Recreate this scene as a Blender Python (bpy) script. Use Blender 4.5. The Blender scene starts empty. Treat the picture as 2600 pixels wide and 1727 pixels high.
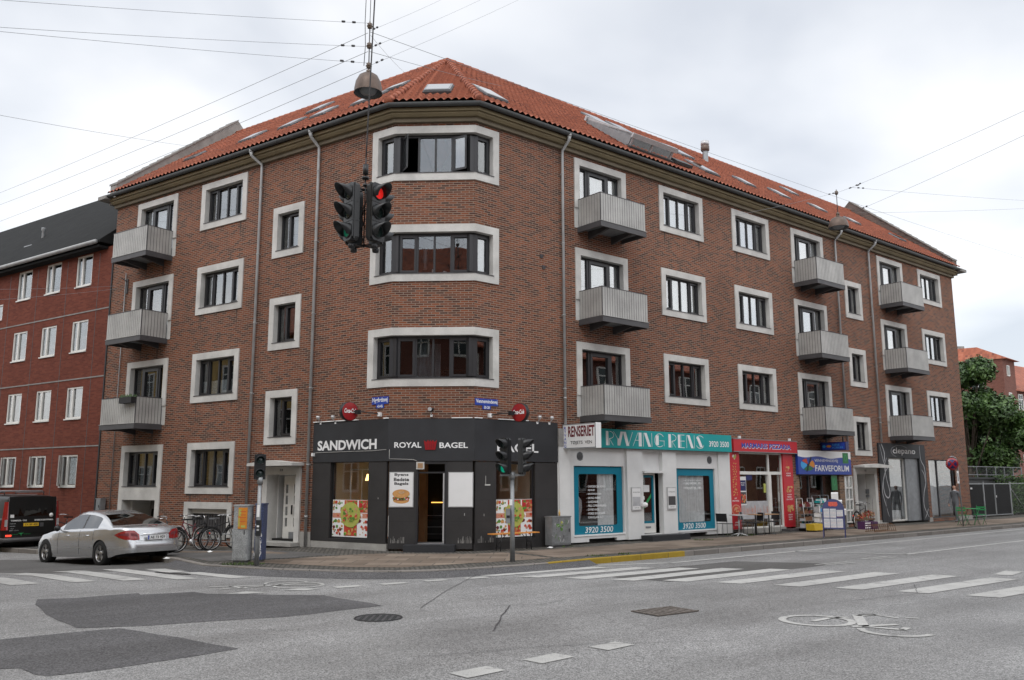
import bpy, bmesh, math, random
from mathutils import Vector, Matrix
R_ = math.radians
random.seed(7)
sc = bpy.context.scene
# ---------------------------------------------------------------- camera, world, sun
cam_d = bpy.data.cameras.new('camera'); cam = bpy.data.objects.new('camera', cam_d)
sc.collection.objects.link(cam); sc.camera = cam
cam_d.sensor_width = 36.0; cam_d.lens = 2201.255/2600*36.0
cam_d.clip_start = 0.1; cam_d.clip_end = 2000
cam.location = (0, 0, 1.824)
cam.rotation_mode = 'QUATERNION'
_m = Matrix.Rotation(R_(90+9.3398), 3, 'X') @ Matrix.Rotation(R_(-0.115), 3, 'Z')
cam.rotation_quaternion = _m.to_quaternion()
world = bpy.data.worlds.new('World'); sc.world = world; world.use_nodes = True
SUN_EL, SUN_AZ = 52, 200      # degrees; azimuth of the sun measured clockwise from +Y
def build_world():
    nt = world.node_tree; N = nt.nodes; L = nt.links; N.clear()
    out = N.new('ShaderNodeOutputWorld')
    sky = N.new('ShaderNodeTexSky'); sky.sky_type = 'NISHITA'; sky.sun_disc = False
    sky.sun_elevation = R_(SUN_EL); sky.sun_rotation = R_(SUN_AZ)
    b1 = N.new('ShaderNodeBackground'); b1.inputs[1].default_value = 0.03
    L.new(sky.outputs[0], b1.inputs[0])
    tc = N.new('ShaderNodeTexCoord'); sx = N.new('ShaderNodeSeparateXYZ'); L.new(tc.outputs['Generated'], sx.inputs[0])
    az = N.new('ShaderNodeMath'); az.operation = 'ABSOLUTE'; L.new(sx.outputs[2], az.inputs[0])
    ad = N.new('ShaderNodeMath'); ad.operation = 'ADD'; ad.inputs[1].default_value = 0.32; L.new(az.outputs[0], ad.inputs[0])
    dx = N.new('ShaderNodeMath'); dx.operation = 'DIVIDE'; L.new(sx.outputs[0], dx.inputs[0]); L.new(ad.outputs[0], dx.inputs[1])
    dy = N.new('ShaderNodeMath'); dy.operation = 'DIVIDE'; L.new(sx.outputs[1], dy.inputs[0]); L.new(ad.outputs[0], dy.inputs[1])
    cb = N.new('ShaderNodeCombineXYZ'); L.new(dx.outputs[0], cb.inputs[0]); L.new(dy.outputs[0], cb.inputs[1])
    n1 = N.new('ShaderNodeTexNoise'); n1.inputs['Scale'].default_value = 1.9; n1.inputs['Detail'].default_value = 5; n1.inputs['Roughness'].default_value = 0.42; n1.inputs['Distortion'].default_value = 0.25
    L.new(cb.outputs[0], n1.inputs['Vector'])
    rp = N.new('ShaderNodeValToRGB'); e = rp.color_ramp.elements
    e[0].position = 0.38; e[0].color = (0.655, 0.68, 0.725, 1)
    e[1].position = 0.60; e[1].color = (0.985, 0.98, 0.975, 1)
    m = e.new(0.50); m.color = (0.83, 0.845, 0.87, 1)
    L.new(n1.outputs[0], rp.inputs[0])
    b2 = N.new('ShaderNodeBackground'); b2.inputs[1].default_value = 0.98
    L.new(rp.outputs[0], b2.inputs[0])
    # sun-side overcast out of view is boosted to add light and window reflections
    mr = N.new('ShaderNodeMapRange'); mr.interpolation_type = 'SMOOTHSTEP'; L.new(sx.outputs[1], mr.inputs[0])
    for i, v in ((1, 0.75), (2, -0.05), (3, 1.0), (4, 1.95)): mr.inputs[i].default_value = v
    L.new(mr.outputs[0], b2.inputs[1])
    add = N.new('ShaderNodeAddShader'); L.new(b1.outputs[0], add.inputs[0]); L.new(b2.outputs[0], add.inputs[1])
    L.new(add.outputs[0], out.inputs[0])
build_world()
sun_d = bpy.data.lights.new('sun', 'SUN'); sun = bpy.data.objects.new('sun', sun_d); sc.collection.objects.link(sun)
sun_d.energy = 0.7; sun_d.angle = R_(25); sun_d.color = (1.0, 0.97, 0.92)
_az = R_(SUN_AZ); _el = R_(SUN_EL)
_sd = Vector((math.sin(_az)*math.cos(_el), math.cos(_az)*math.cos(_el), math.sin(_el)))
sun.rotation_euler = (-_sd).to_track_quat('-Z', 'Y').to_euler()
sc.view_settings.view_transform = 'Standard'; sc.view_settings.look = 'None'
sc.view_settings.exposure = 0.0; sc.view_settings.gamma = 1.0; sc.view_settings.use_curve_mapping = False

# ---------------------------------------------------------------- materials
MATS = {}
def _new(name):
    m = bpy.data.materials.new(name); m.use_nodes = True; N = m.node_tree.nodes
    MATS[name] = m
    return m, N, m.node_tree.links, N['Principled BSDF']
def _mix(N, L, fac, a, b, mode='MIX'):
    mx = N.new('ShaderNodeMix'); mx.data_type = 'RGBA'; mx.blend_type = mode
    for i, v in ((0, fac), (6, a), (7, b)):
        if hasattr(v, 'links') or hasattr(v, 'is_linked'): L.new(v, mx.inputs[i])
        elif i == 0: mx.inputs[0].default_value = v
        else: mx.inputs[i].default_value = (*v[:3], 1)
    return mx.outputs[2]
def _noise(N, L, vec, scale, detail=4, rough=0.55):
    n = N.new('ShaderNodeTexNoise'); n.inputs['Scale'].default_value = scale
    n.inputs['Detail'].default_value = detail; n.inputs['Roughness'].default_value = rough
    if vec is not None: L.new(vec, n.inputs['Vector'])
    return n.outputs[0]
def _ramp(N, L, src, stops):
    r = N.new('ShaderNodeValToRGB'); e = r.color_ramp.elements
    while len(e) < len(stops): e.new(0.5)
    for el, (p, c) in zip(e, stops):
        el.position = p; el.color = (*c, 1) if len(c) == 3 else c
    L.new(src, r.inputs[0]); return r.outputs[0]
def _bump(N, L, b, h, strength, dist=0.01):
    bp = N.new('ShaderNodeBump'); bp.inputs['Strength'].default_value = strength; bp.inputs['Distance'].default_value = dist
    L.new(h, bp.inputs['Height']); L.new(bp.outputs[0], b.inputs['Normal'])
def paint(name, col, rough=0.6, metal=0.0, var=0.12, scale=3.0, bump=0.0, spec=0.5, fine=40.0, coat=0.0):
    m, N, L, b = _new(name)
    tc = N.new('ShaderNodeTexCoord').outputs['Object']
    a = _noise(N, L, tc, scale); c = _noise(N, L, tc, fine, 2)
    d = tuple(v*(1-var) for v in col); u = tuple(min(1, v*(1+var*0.8)) for v in col)
    base = _ramp(N, L, a, [(0.3, d), (0.7, u)])
    if var > 0: base = _mix(N, L, var*0.9, base, _ramp(N, L, c, [(0.35, d), (0.65, u)]))
    L.new(base, b.inputs['Base Color'])
    b.inputs['Roughness'].default_value = rough; b.inputs['Metallic'].default_value = metal
    b.inputs['Specular IOR Level'].default_value = spec; b.inputs['Coat Weight'].default_value = coat
    if bump: _bump(N, L, b, c, bump)
    return m
def emit(name, col, strength):
    m, N, L, b = _new(name)
    b.inputs['Base Color'].default_value = (*col, 1); b.inputs['Emission Color'].default_value = (*col, 1)
    b.inputs['Emission Strength'].default_value = strength; return m
def glass(name, ior=0.8, tint=(0.75, 0.78, 0.78), extra=0.13, rough=0.012):
    m, N, L, b = _new(name); N.remove(b)
    out = N['Material Output']
    tr = N.new('ShaderNodeBsdfTransparent'); tr.inputs[0].default_value = (*tint, 1)
    gl = N.new('ShaderNodeBsdfGlossy'); gl.inputs['Roughness'].default_value = rough
    tc = N.new('ShaderNodeTexCoord').outputs['Object']
    n = _noise(N, L, tc, 0.9, 1); bp = N.new('ShaderNodeBump'); bp.inputs['Strength'].default_value = 0.12; bp.inputs['Distance'].default_value = 0.02
    L.new(n, bp.inputs['Height']); L.new(bp.outputs[0], gl.inputs['Normal'])
    lw = N.new('ShaderNodeLayerWeight'); lw.inputs[0].default_value = 0.5
    pw = N.new('ShaderNodeMath'); pw.operation = 'POWER'; pw.inputs[1].default_value = 1.25; L.new(lw.outputs['Facing'], pw.inputs[0])
    ad = N.new('ShaderNodeMath'); ad.operation = 'MULTIPLY_ADD'; ad.use_clamp = True; ad.inputs[1].default_value = ior; ad.inputs[2].default_value = extra; L.new(pw.outputs[0], ad.inputs[0])
    mx = N.new('ShaderNodeMixShader'); L.new(ad.outputs[0], mx.inputs[0]); L.new(tr.outputs[0], mx.inputs[1]); L.new(gl.outputs[0], mx.inputs[2])
    L.new(mx.outputs[0], out.inputs[0]); return m
def brick(name, stops, mortar, w=0.24, h=0.0667, mort=0.008, wx=0.5, weather=0.35, rough=0.9, bump=0.5):
    m, N, L, b = _new(name)
    uv = N.new('ShaderNodeTexCoord').outputs['UV']
    t = N.new('ShaderNodeTexBrick'); t.offset = wx; t.inputs['Scale'].default_value = 1.0
    t.inputs['Brick Width'].default_value = w; t.inputs['Row Height'].default_value = h
    t.inputs['Mortar Size'].default_value = mort; t.inputs['Mortar Smooth'].default_value = 0.25; t.inputs['Bias'].default_value = 0.0
    t.inputs['Color1'].default_value = (0, 0, 0, 1); t.inputs['Color2'].default_value = (1, 1, 1, 1); t.inputs['Mortar'].default_value = (0.5, 0.5, 0.5, 1)
    L.new(uv, t.inputs['Vector'])
    col = _ramp(N, L, t.outputs['Color'], stops)
    big = _noise(N, L, uv, 0.35, 5, 0.6)
    mp = N.new('ShaderNodeMapping'); mp.inputs['Scale'].default_value = (1.6, 0.16, 1); L.new(uv, mp.inputs[0])
    stk = _noise(N, L, mp.outputs[0], 1.0, 5, 0.65)
    fine = _noise(N, L, uv, 30, 3)
    col = _mix(N, L, weather, col, _ramp(N, L, big, [(0.3, (0.55, 0.52, 0.5)), (0.7, (1, 1, 1))]), 'MULTIPLY')
    col = _mix(N, L, weather*0.55, col, _ramp(N, L, stk, [(0.38, (0.6, 0.57, 0.55)), (0.58, (1, 1, 1))]), 'MULTIPLY')
    col = _mix(N, L, 0.35, col, _ramp(N, L, fine, [(0.3, (0.6, 0.6, 0.6)), (0.7, (1, 1, 1))]), 'MULTIPLY')
    mo = _mix(N, L, 0.5, mortar, _ramp(N, L, big, [(0.3, tuple(v*0.7 for v in mortar)), (0.7, mortar)]))
    col = _mix(N, L, t.outputs['Fac'], col, mo)
    L.new(col, b.inputs['Base Color']); b.inputs['Roughness'].default_value = rough; b.inputs['Specular IOR Level'].default_value = 0.2
    inv = N.new('ShaderNodeMath'); inv.operation = 'SUBTRACT'; inv.inputs[0].default_value = 1; L.new(t.outputs['Fac'], inv.inputs[1])
    _bump(N, L, b, inv.outputs[0], bump, 0.008); return m
def speckle(name, c0, c1, scale, big=0.5, stain=0.25, rough=0.8, bump=0.3, spec=0.4, mid=(0.42, 0.58)):
    m, N, L, b = _new(name)
    tc = N.new('ShaderNodeTexCoord').outputs['Object']
    v = _noise(N, L, tc, scale, 2, 0.7); lg = _noise(N, L, tc, big, 6, 0.6); md = _noise(N, L, tc, 9, 4, 0.6); f2 = _noise(N, L, tc, scale*0.35, 2, 0.6)
    col = _ramp(N, L, v, [(mid[0], c0), (mid[1], c1)])
    col = _mix(N, L, 0.35, col, _ramp(N, L, f2, [(0.35, (0.55, 0.55, 0.55)), (0.6, (1, 1, 1))]), 'MULTIPLY')
    col = _mix(N, L, stain, col, _ramp(N, L, lg, [(0.36, (0.5, 0.5, 0.5)), (0.62, (1, 1, 1))]), 'MULTIPLY')
    col = _mix(N, L, stain*0.8, col, _ramp(N, L, md, [(0.3, (0.6, 0.6, 0.6)), (0.65, (1, 1, 1))]), 'MULTIPLY')
    mp = N.new('ShaderNodeMapping'); mp.inputs['Rotation'].default_value = (0, 0, -0.694); L.new(tc, mp.inputs[0])
    m2 = N.new('ShaderNodeMapping'); m2.inputs['Scale'].default_value = (0.10, 0.75, 1); L.new(mp.outputs[0], m2.inputs[0])
    ln = _noise(N, L, m2.outputs[0], 1.0, 4, 0.55)
    col = _mix(N, L, min(1, stain*1.6), col, _ramp(N, L, ln, [(0.36, (0.58, 0.57, 0.56)), (0.60, (1, 1, 1))]), 'MULTIPLY')
    vo = N.new('ShaderNodeTexVoronoi'); vo.inputs['Scale'].default_value = 0.9; L.new(tc, vo.inputs['Vector'])
    col = _mix(N, L, 0.45, col, _ramp(N, L, vo.outputs['Distance'], [(0.015, (0.45, 0.45, 0.45)), (0.07, (1, 1, 1))]), 'MULTIPLY')
    L.new(col, b.inputs['Base Color']); b.inputs['Specular IOR Level'].default_value = spec
    rr = N.new('ShaderNodeMapRange'); rr.inputs[3].default_value = rough-0.18; rr.inputs[4].default_value = rough+0.1; L.new(lg, rr.inputs[0]); L.new(rr.outputs[0], b.inputs['Roughness'])
    if bump: _bump(N, L, b, v, bump, 0.004)
    return m
M = MATS
brick('brick_main', [(0.0, (0.082, 0.046, 0.036)), (0.20, (0.120, 0.057, 0.041)), (0.38, (0.180, 0.071, 0.043)), (0.62, (0.228, 0.081, 0.044)), (0.84, (0.272, 0.094, 0.047)), (1.0, (0.16, 0.068, 0.045))], (0.29, 0.222, 0.175), mort=0.0098, weather=0.5)
brick('brick_red', [(0.0, (0.150, 0.042, 0.027)), (0.5, (0.185, 0.052, 0.033)), (1.0, (0.215, 0.063, 0.040))], (0.15, 0.065, 0.048), weather=0.35, mort=0.005)
brick('brick_far', [(0.0, (0.14, 0.05, 0.035)), (0.5, (0.19, 0.07, 0.05)), (1.0, (0.22, 0.085, 0.06))], (0.2, 0.13, 0.11))
brick('brick_pillar', [(0.0, (0.12, 0.07, 0.045)), (0.5, (0.24, 0.14, 0.08)), (1.0, (0.34, 0.21, 0.12))], (0.30, 0.26, 0.22))
brick('brick_parapet', [(0.0, (0.09, 0.07, 0.06)), (0.5, (0.14, 0.10, 0.085)), (1.0, (0.2, 0.13, 0.1))], (0.2, 0.19, 0.18), weather=0.6)
brick('tile_clay', [(0.0, (0.20, 0.068, 0.045)), (0.12, (0.29, 0.090, 0.052)), (0.5, (0.36, 0.110, 0.060)), (0.85, (0.41, 0.130, 0.072)), (1.0, (0.46, 0.165, 0.100))], (0.25, 0.08, 0.045), w=0.22, h=0.36, mort=0.002, wx=0.0, weather=0.55, rough=0.6, bump=0.0)
brick('paving', [(0.0, (0.17, 0.135, 0.105)), (0.5, (0.24, 0.19, 0.15)), (1.0, (0.29, 0.235, 0.185))], (0.09, 0.08, 0.07), w=0.8, h=0.62, mort=0.014, weather=0.6, bump=0.4)
brick('setts', [(0.0, (0.09, 0.085, 0.08)), (0.5, (0.16, 0.145, 0.13)), (1.0, (0.22, 0.20, 0.18))], (0.05, 0.05, 0.042), w=0.13, h=0.11, mort=0.02, weather=0.6, bump=0.8)
brick('kerb_stone', [(0.0, (0.20, 0.185, 0.17)), (1.0, (0.31, 0.29, 0.265))], (0.08, 0.075, 0.07), w=1.1, h=2.0, mort=0.012, weather=0.5)
brick('kerb_yellow', [(0.0, (0.36, 0.25, 0.035)), (1.0, (0.46, 0.32, 0.045))], (0.15, 0.12, 0.05), w=1.1, h=2.0, mort=0.012, weather=0.6)
speckle('asphalt', (0.14, 0.138, 0.136), (0.44, 0.435, 0.425), 55, big=0.45, stain=0.38, rough=0.66)
speckle('asphalt_patch', (0.060, 0.058, 0.060), (0.17, 0.166, 0.168), 50, stain=0.38, rough=0.85)
speckle('asphalt_walk', (0.085, 0.082, 0.078), (0.16, 0.155, 0.148), 60, stain=0.35, rough=0.85)
def road_paint():
    m, N, L, b = _new('road_white')
    tc = N.new('ShaderNodeTexCoord').outputs['Object']
    a = _noise(N, L, tc, 4, 6, 0.7); c = _noise(N, L, tc, 60, 2, 0.7); g = _noise(N, L, tc, 1.1, 3)
    col = _ramp(N, L, c, [(0.3, (0.34, 0.335, 0.32)), (0.62, (0.50, 0.495, 0.47))])
    col = _mix(N, L, _ramp(N, L, a, [(0.56, (0, 0, 0)), (0.66, (1, 1, 1))]), col, (0.25, 0.245, 0.24))
    col = _mix(N, L, 0.4, col, _ramp(N, L, g, [(0.35, (0.6, 0.6, 0.6)), (0.6, (1, 1, 1))]), 'MULTIPLY')
    L.new(col, b.inputs['Base Color']); b.inputs['Roughness'].default_value = 0.75
road_paint()
paint('concrete', (0.53, 0.52, 0.49), 0.85, var=0.22, scale=1.6, bump=0.15)
paint('concrete_dark', (0.24, 0.23, 0.215), 0.9, var=0.3, scale=3, bump=0.2)
paint('concrete_base', (0.33, 0.32, 0.295), 0.9, var=0.25, scale=2, bump=0.2)
paint('frame_black', (0.020, 0.020, 0.022), 0.42, var=0.1)
paint('frame_white', (0.70, 0.69, 0.65), 0.5, var=0.08)
paint('cream_wall', (0.42, 0.36, 0.28), 0.8, var=0.06)
paint('zinc', (0.24, 0.25, 0.26), 0.5, metal=0.3, var=0.2, scale=4)
paint('gutter_zinc', (0.045, 0.048, 0.048), 0.6, metal=0.0, var=0.25, scale=2)
paint('cornice_ochre', (0.185, 0.15, 0.085), 0.8, var=0.2, scale=1.5)
paint('cornice_brown', (0.15, 0.125, 0.085), 0.8, var=0.2, scale=1.5)
paint('balcony_panel', (0.385, 0.38, 0.36), 0.5, metal=0.1, var=0.24, scale=1.4)
paint('steel_dark', (0.060, 0.058, 0.060), 0.55, var=0.2)
paint('steel_black', (0.012, 0.012, 0.013), 0.45, var=0.2)
paint('galv', (0.27, 0.28, 0.285), 0.45, metal=0.5, var=0.2, scale=6)
paint('pipe_grey', (0.36, 0.365, 0.36), 0.5, metal=0.15, var=0.2, scale=3)
paint('parapet_grey', (0.27, 0.255, 0.235), 0.9, var=0.3, scale=2.5, bump=0.2)
paint('galv_light', (0.5, 0.5, 0.5), 0.4, metal=0.5, var=0.1, scale=6)
paint('cladding', (0.020, 0.021, 0.024), 0.62, var=0.25, scale=2)
paint('cladding_low', (0.025, 0.023, 0.0225), 0.62, var=0.3, scale=1.6)
paint('plaster_white', (0.66, 0.66, 0.645), 0.75, var=0.11, scale=1.2, bump=0.05)
paint('white', (0.78, 0.78, 0.77), 0.6, var=0.04)
paint('sign_white', (0.74, 0.74, 0.73), 0.5, var=0.03)
paint('cloth_white', (0.74, 0.74, 0.74), 0.9, var=0.12, scale=6)
paint('curtain_grey', (0.42, 0.42, 0.43), 0.9, var=0.2, scale=5)
paint('blind_yellow', (0.52, 0.42, 0.24), 0.8, var=0.1)
paint('teal', (0.0, 0.30, 0.30), 0.45, var=0.06)
paint('petrol', (0.0, 0.175, 0.26), 0.35, var=0.05)
paint('sign_red', (0.50, 0.02, 0.03), 0.45, var=0.06)
paint('sign_red_dark', (0.28, 0.008, 0.012), 0.3, var=0.06, coat=0.5)
paint('text_maroon', (0.13, 0.008, 0.014), 0.5, var=0.05)
paint('text_blue', (0.03, 0.06, 0.36), 0.5, var=0.05)
paint('navy', (0.012, 0.016, 0.10), 0.4, var=0.1)
paint('sign_blue', (0.015, 0.05, 0.32), 0.4, var=0.06)
paint('light_blue', (0.05, 0.33, 0.68), 0.5, var=0.05)
paint('green', (0.015, 0.16, 0.045), 0.5, var=0.1)
paint('green_bright', (0.02, 0.27, 0.08), 0.5, var=0.08)
paint('leaf_print', (0.10, 0.25, 0.035), 0.5, var=0.35, scale=25)
paint('lime_print', (0.40, 0.42, 0.09), 0.5, var=0.1, scale=20)
paint('tomato_print', (0.52, 0.06, 0.03), 0.5, var=0.3, scale=30)
paint('salmon_print', (0.58, 0.25, 0.17), 0.5, var=0.25, scale=30)
paint('bread_print', (0.55, 0.28, 0.09), 0.6, var=0.25, scale=18)
paint('orange', (0.60, 0.22, 0.02), 0.5, var=0.1)
paint('orange_wood', (0.62, 0.25, 0.05), 0.5, var=0.15, scale=8)
paint('yellow', (0.62, 0.42, 0.03), 0.5, var=0.08)
paint('yellow_wall', (0.52, 0.36, 0.13), 0.8, var=0.1)
paint('gold', (0.60, 0.38, 0.12), 0.5, var=0.15, scale=20)
paint('wood_tan', (0.34, 0.20, 0.10), 0.6, var=0.2, scale=4)
paint('wood_brown', (0.17, 0.085, 0.045), 0.6, var=0.2, scale=4)
paint('black', (0.008, 0.008, 0.009), 0.6, var=0.2)
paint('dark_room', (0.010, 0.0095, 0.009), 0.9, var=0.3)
paint('rubber', (0.012, 0.012, 0.012), 0.85, var=0.3)
paint('alloy', (0.42, 0.42, 0.42), 0.35, metal=0.8, var=0.1)
paint('chrome', (0.7, 0.7, 0.7), 0.15, metal=1.0, var=0.02)
paint('car_silver', (0.50, 0.505, 0.515), 0.27, metal=0.75, var=0.02, coat=0.7)
paint('van_black', (0.007, 0.007, 0.007), 0.35, var=0.05, coat=0.12, spec=0.3)
paint('lamp_red_plastic', (0.26, 0.012, 0.012), 0.2, var=0.08, scale=12, coat=0.6)
paint('plate_yellow', (0.68, 0.42, 0.02), 0.4, var=0.03)
paint('copper_brown', (0.115, 0.080, 0.062), 0.45, metal=0.4, var=0.3, scale=7)
paint('porcelain', (0.16, 0.12, 0.09), 0.35, var=0.2)
paint('signal_black', (0.014, 0.015, 0.016), 0.38, var=0.15)
paint('signal_grey', (0.17, 0.18, 0.19), 0.45, var=0.1)
paint('lens_dark', (0.01, 0.022, 0.02), 0.15, var=0.1)
paint('slate', (0.019, 0.0195, 0.0195), 0.95, var=0.3, scale=2, bump=0.3, spec=0.15)
paint('skin', (0.42, 0.23, 0.16), 0.6, var=0.05)
paint('suit_grey', (0.13, 0.135, 0.145), 0.85, var=0.15, scale=8)
paint('shoe', (0.05, 0.02, 0.015), 0.6)
paint('graffiti', (0.30, 0.31, 0.31), 0.7, var=0.5, scale=5)
paint('poster_blue', (0.04, 0.055, 0.12), 0.6, var=0.8, scale=7)
paint('kerb_weed', (0.06, 0.10, 0.02), 0.9, var=0.4)
paint('bark', (0.07, 0.055, 0.04), 0.9, var=0.4, scale=6, bump=0.5)
paint('sheet_grey', (0.50, 0.50, 0.51), 0.7, var=0.15, scale=20)
paint('crate_purple', (0.07, 0.02, 0.08), 0.6)
paint('rust_rack', (0.16, 0.075, 0.03), 0.8, var=0.3, scale=10)
paint('terracotta_red', (0.30, 0.045, 0.02), 0.6, var=0.4, scale=12)
emit('red_lit', (0.9, 0.02, 0.015), 0.42); emit('green_lit', (0.0, 0.36, 0.22), 0.45); emit('green_dim', (0.0, 0.2, 0.11), 0.10)
emit('lamp_warm', (1.0, 0.55, 0.22), 5.0); emit('strip_warm', (1.0, 0.50, 0.10), 2.0); emit('brake_lit', (1.0, 0.06, 0.03), 1.3)
emit('amber', (0.9, 0.3, 0.02), 0.4); emit('reflector_glow', (0.8, 0.05, 0.02), 0.5)  # bicycle reflector is no lamp: emission stands in for light thrown back
glass('pane', 0.78, (0.75, 0.78, 0.79), extra=0.11); glass('pane_shop', 0.25, (0.93, 0.94, 0.94), extra=0.05); glass('pane_sky', 0.3, (0.3, 0.33, 0.36), extra=0.68); glass('pane_low', 0.30, (0.72, 0.75, 0.76), extra=0.10)
glass('car_glass', 0.5, (0.10, 0.12, 0.12), extra=0.06); glass('car_glass_light', 0.32, (0.30, 0.34, 0.35), extra=0.07)
def leaf_mat(name, c0, c1, c2):
    m, N, L, b = _new(name)
    oi = N.new('ShaderNodeTexCoord').outputs['Object']
    a = _noise(N, L, oi, 1.3, 3); f = _noise(N, L, oi, 14, 2)
    col = _mix(N, L, 0.5, _ramp(N, L, a, [(0.35, c0), (0.5, c1), (0.68, c2)]), _ramp(N, L, f, [(0.35, c0), (0.5, c1), (0.65, c2)]))
    L.new(col, b.inputs['Base Color']); b.inputs['Roughness'].default_value = 0.5
    b.inputs['Subsurface Weight'].default_value = 0.0; return m
leaf_mat('leaf_a', (0.010, 0.028, 0.008), (0.04, 0.09, 0.02), (0.13, 0.23, 0.045))
leaf_mat('leaf_b', (0.018, 0.05, 0.012), (0.07, 0.15, 0.028), (0.19, 0.32, 0.055))

# ---------------------------------------------------------------- frames of the site
Q = 1.14                                  # survey units -> metres
def rot2(a): return Vector((math.cos(a), math.sin(a)))
K = Vector((-0.95857, 21.71855)); MM = Vector((-3.08098, 21.81598))
aR, aL = R_(39.7873), R_(145.7354)
dR, dL = rot2(aR), rot2(aL); nR = Vector((dR.y, -dR.x)); nL = Vector((-dL.y, dL.x))
dC = (MM-K).normalized(); nC = Vector((dC.y, -dC.x))
if nC.y > 0: nC = -nC
CW = (MM-K).length
def fr(o, d, n):
    def f(s, off, z):
        p = (o + d*s + n*off)*Q
        return Vector((p.x, p.y, z*Q))
    return f
FR, FL, FC = fr(K, dR, nR), fr(MM, dL, nL), fr(K, dC, nC)
def FW(x, y, z): return Vector((x*Q, y*Q, z*Q))
ID = lambda x, y, z: Vector((x, y, z))
PAV, ROAD = -0.05, -0.17
LEN_R, LEN_L = 28.1, 12.87
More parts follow.
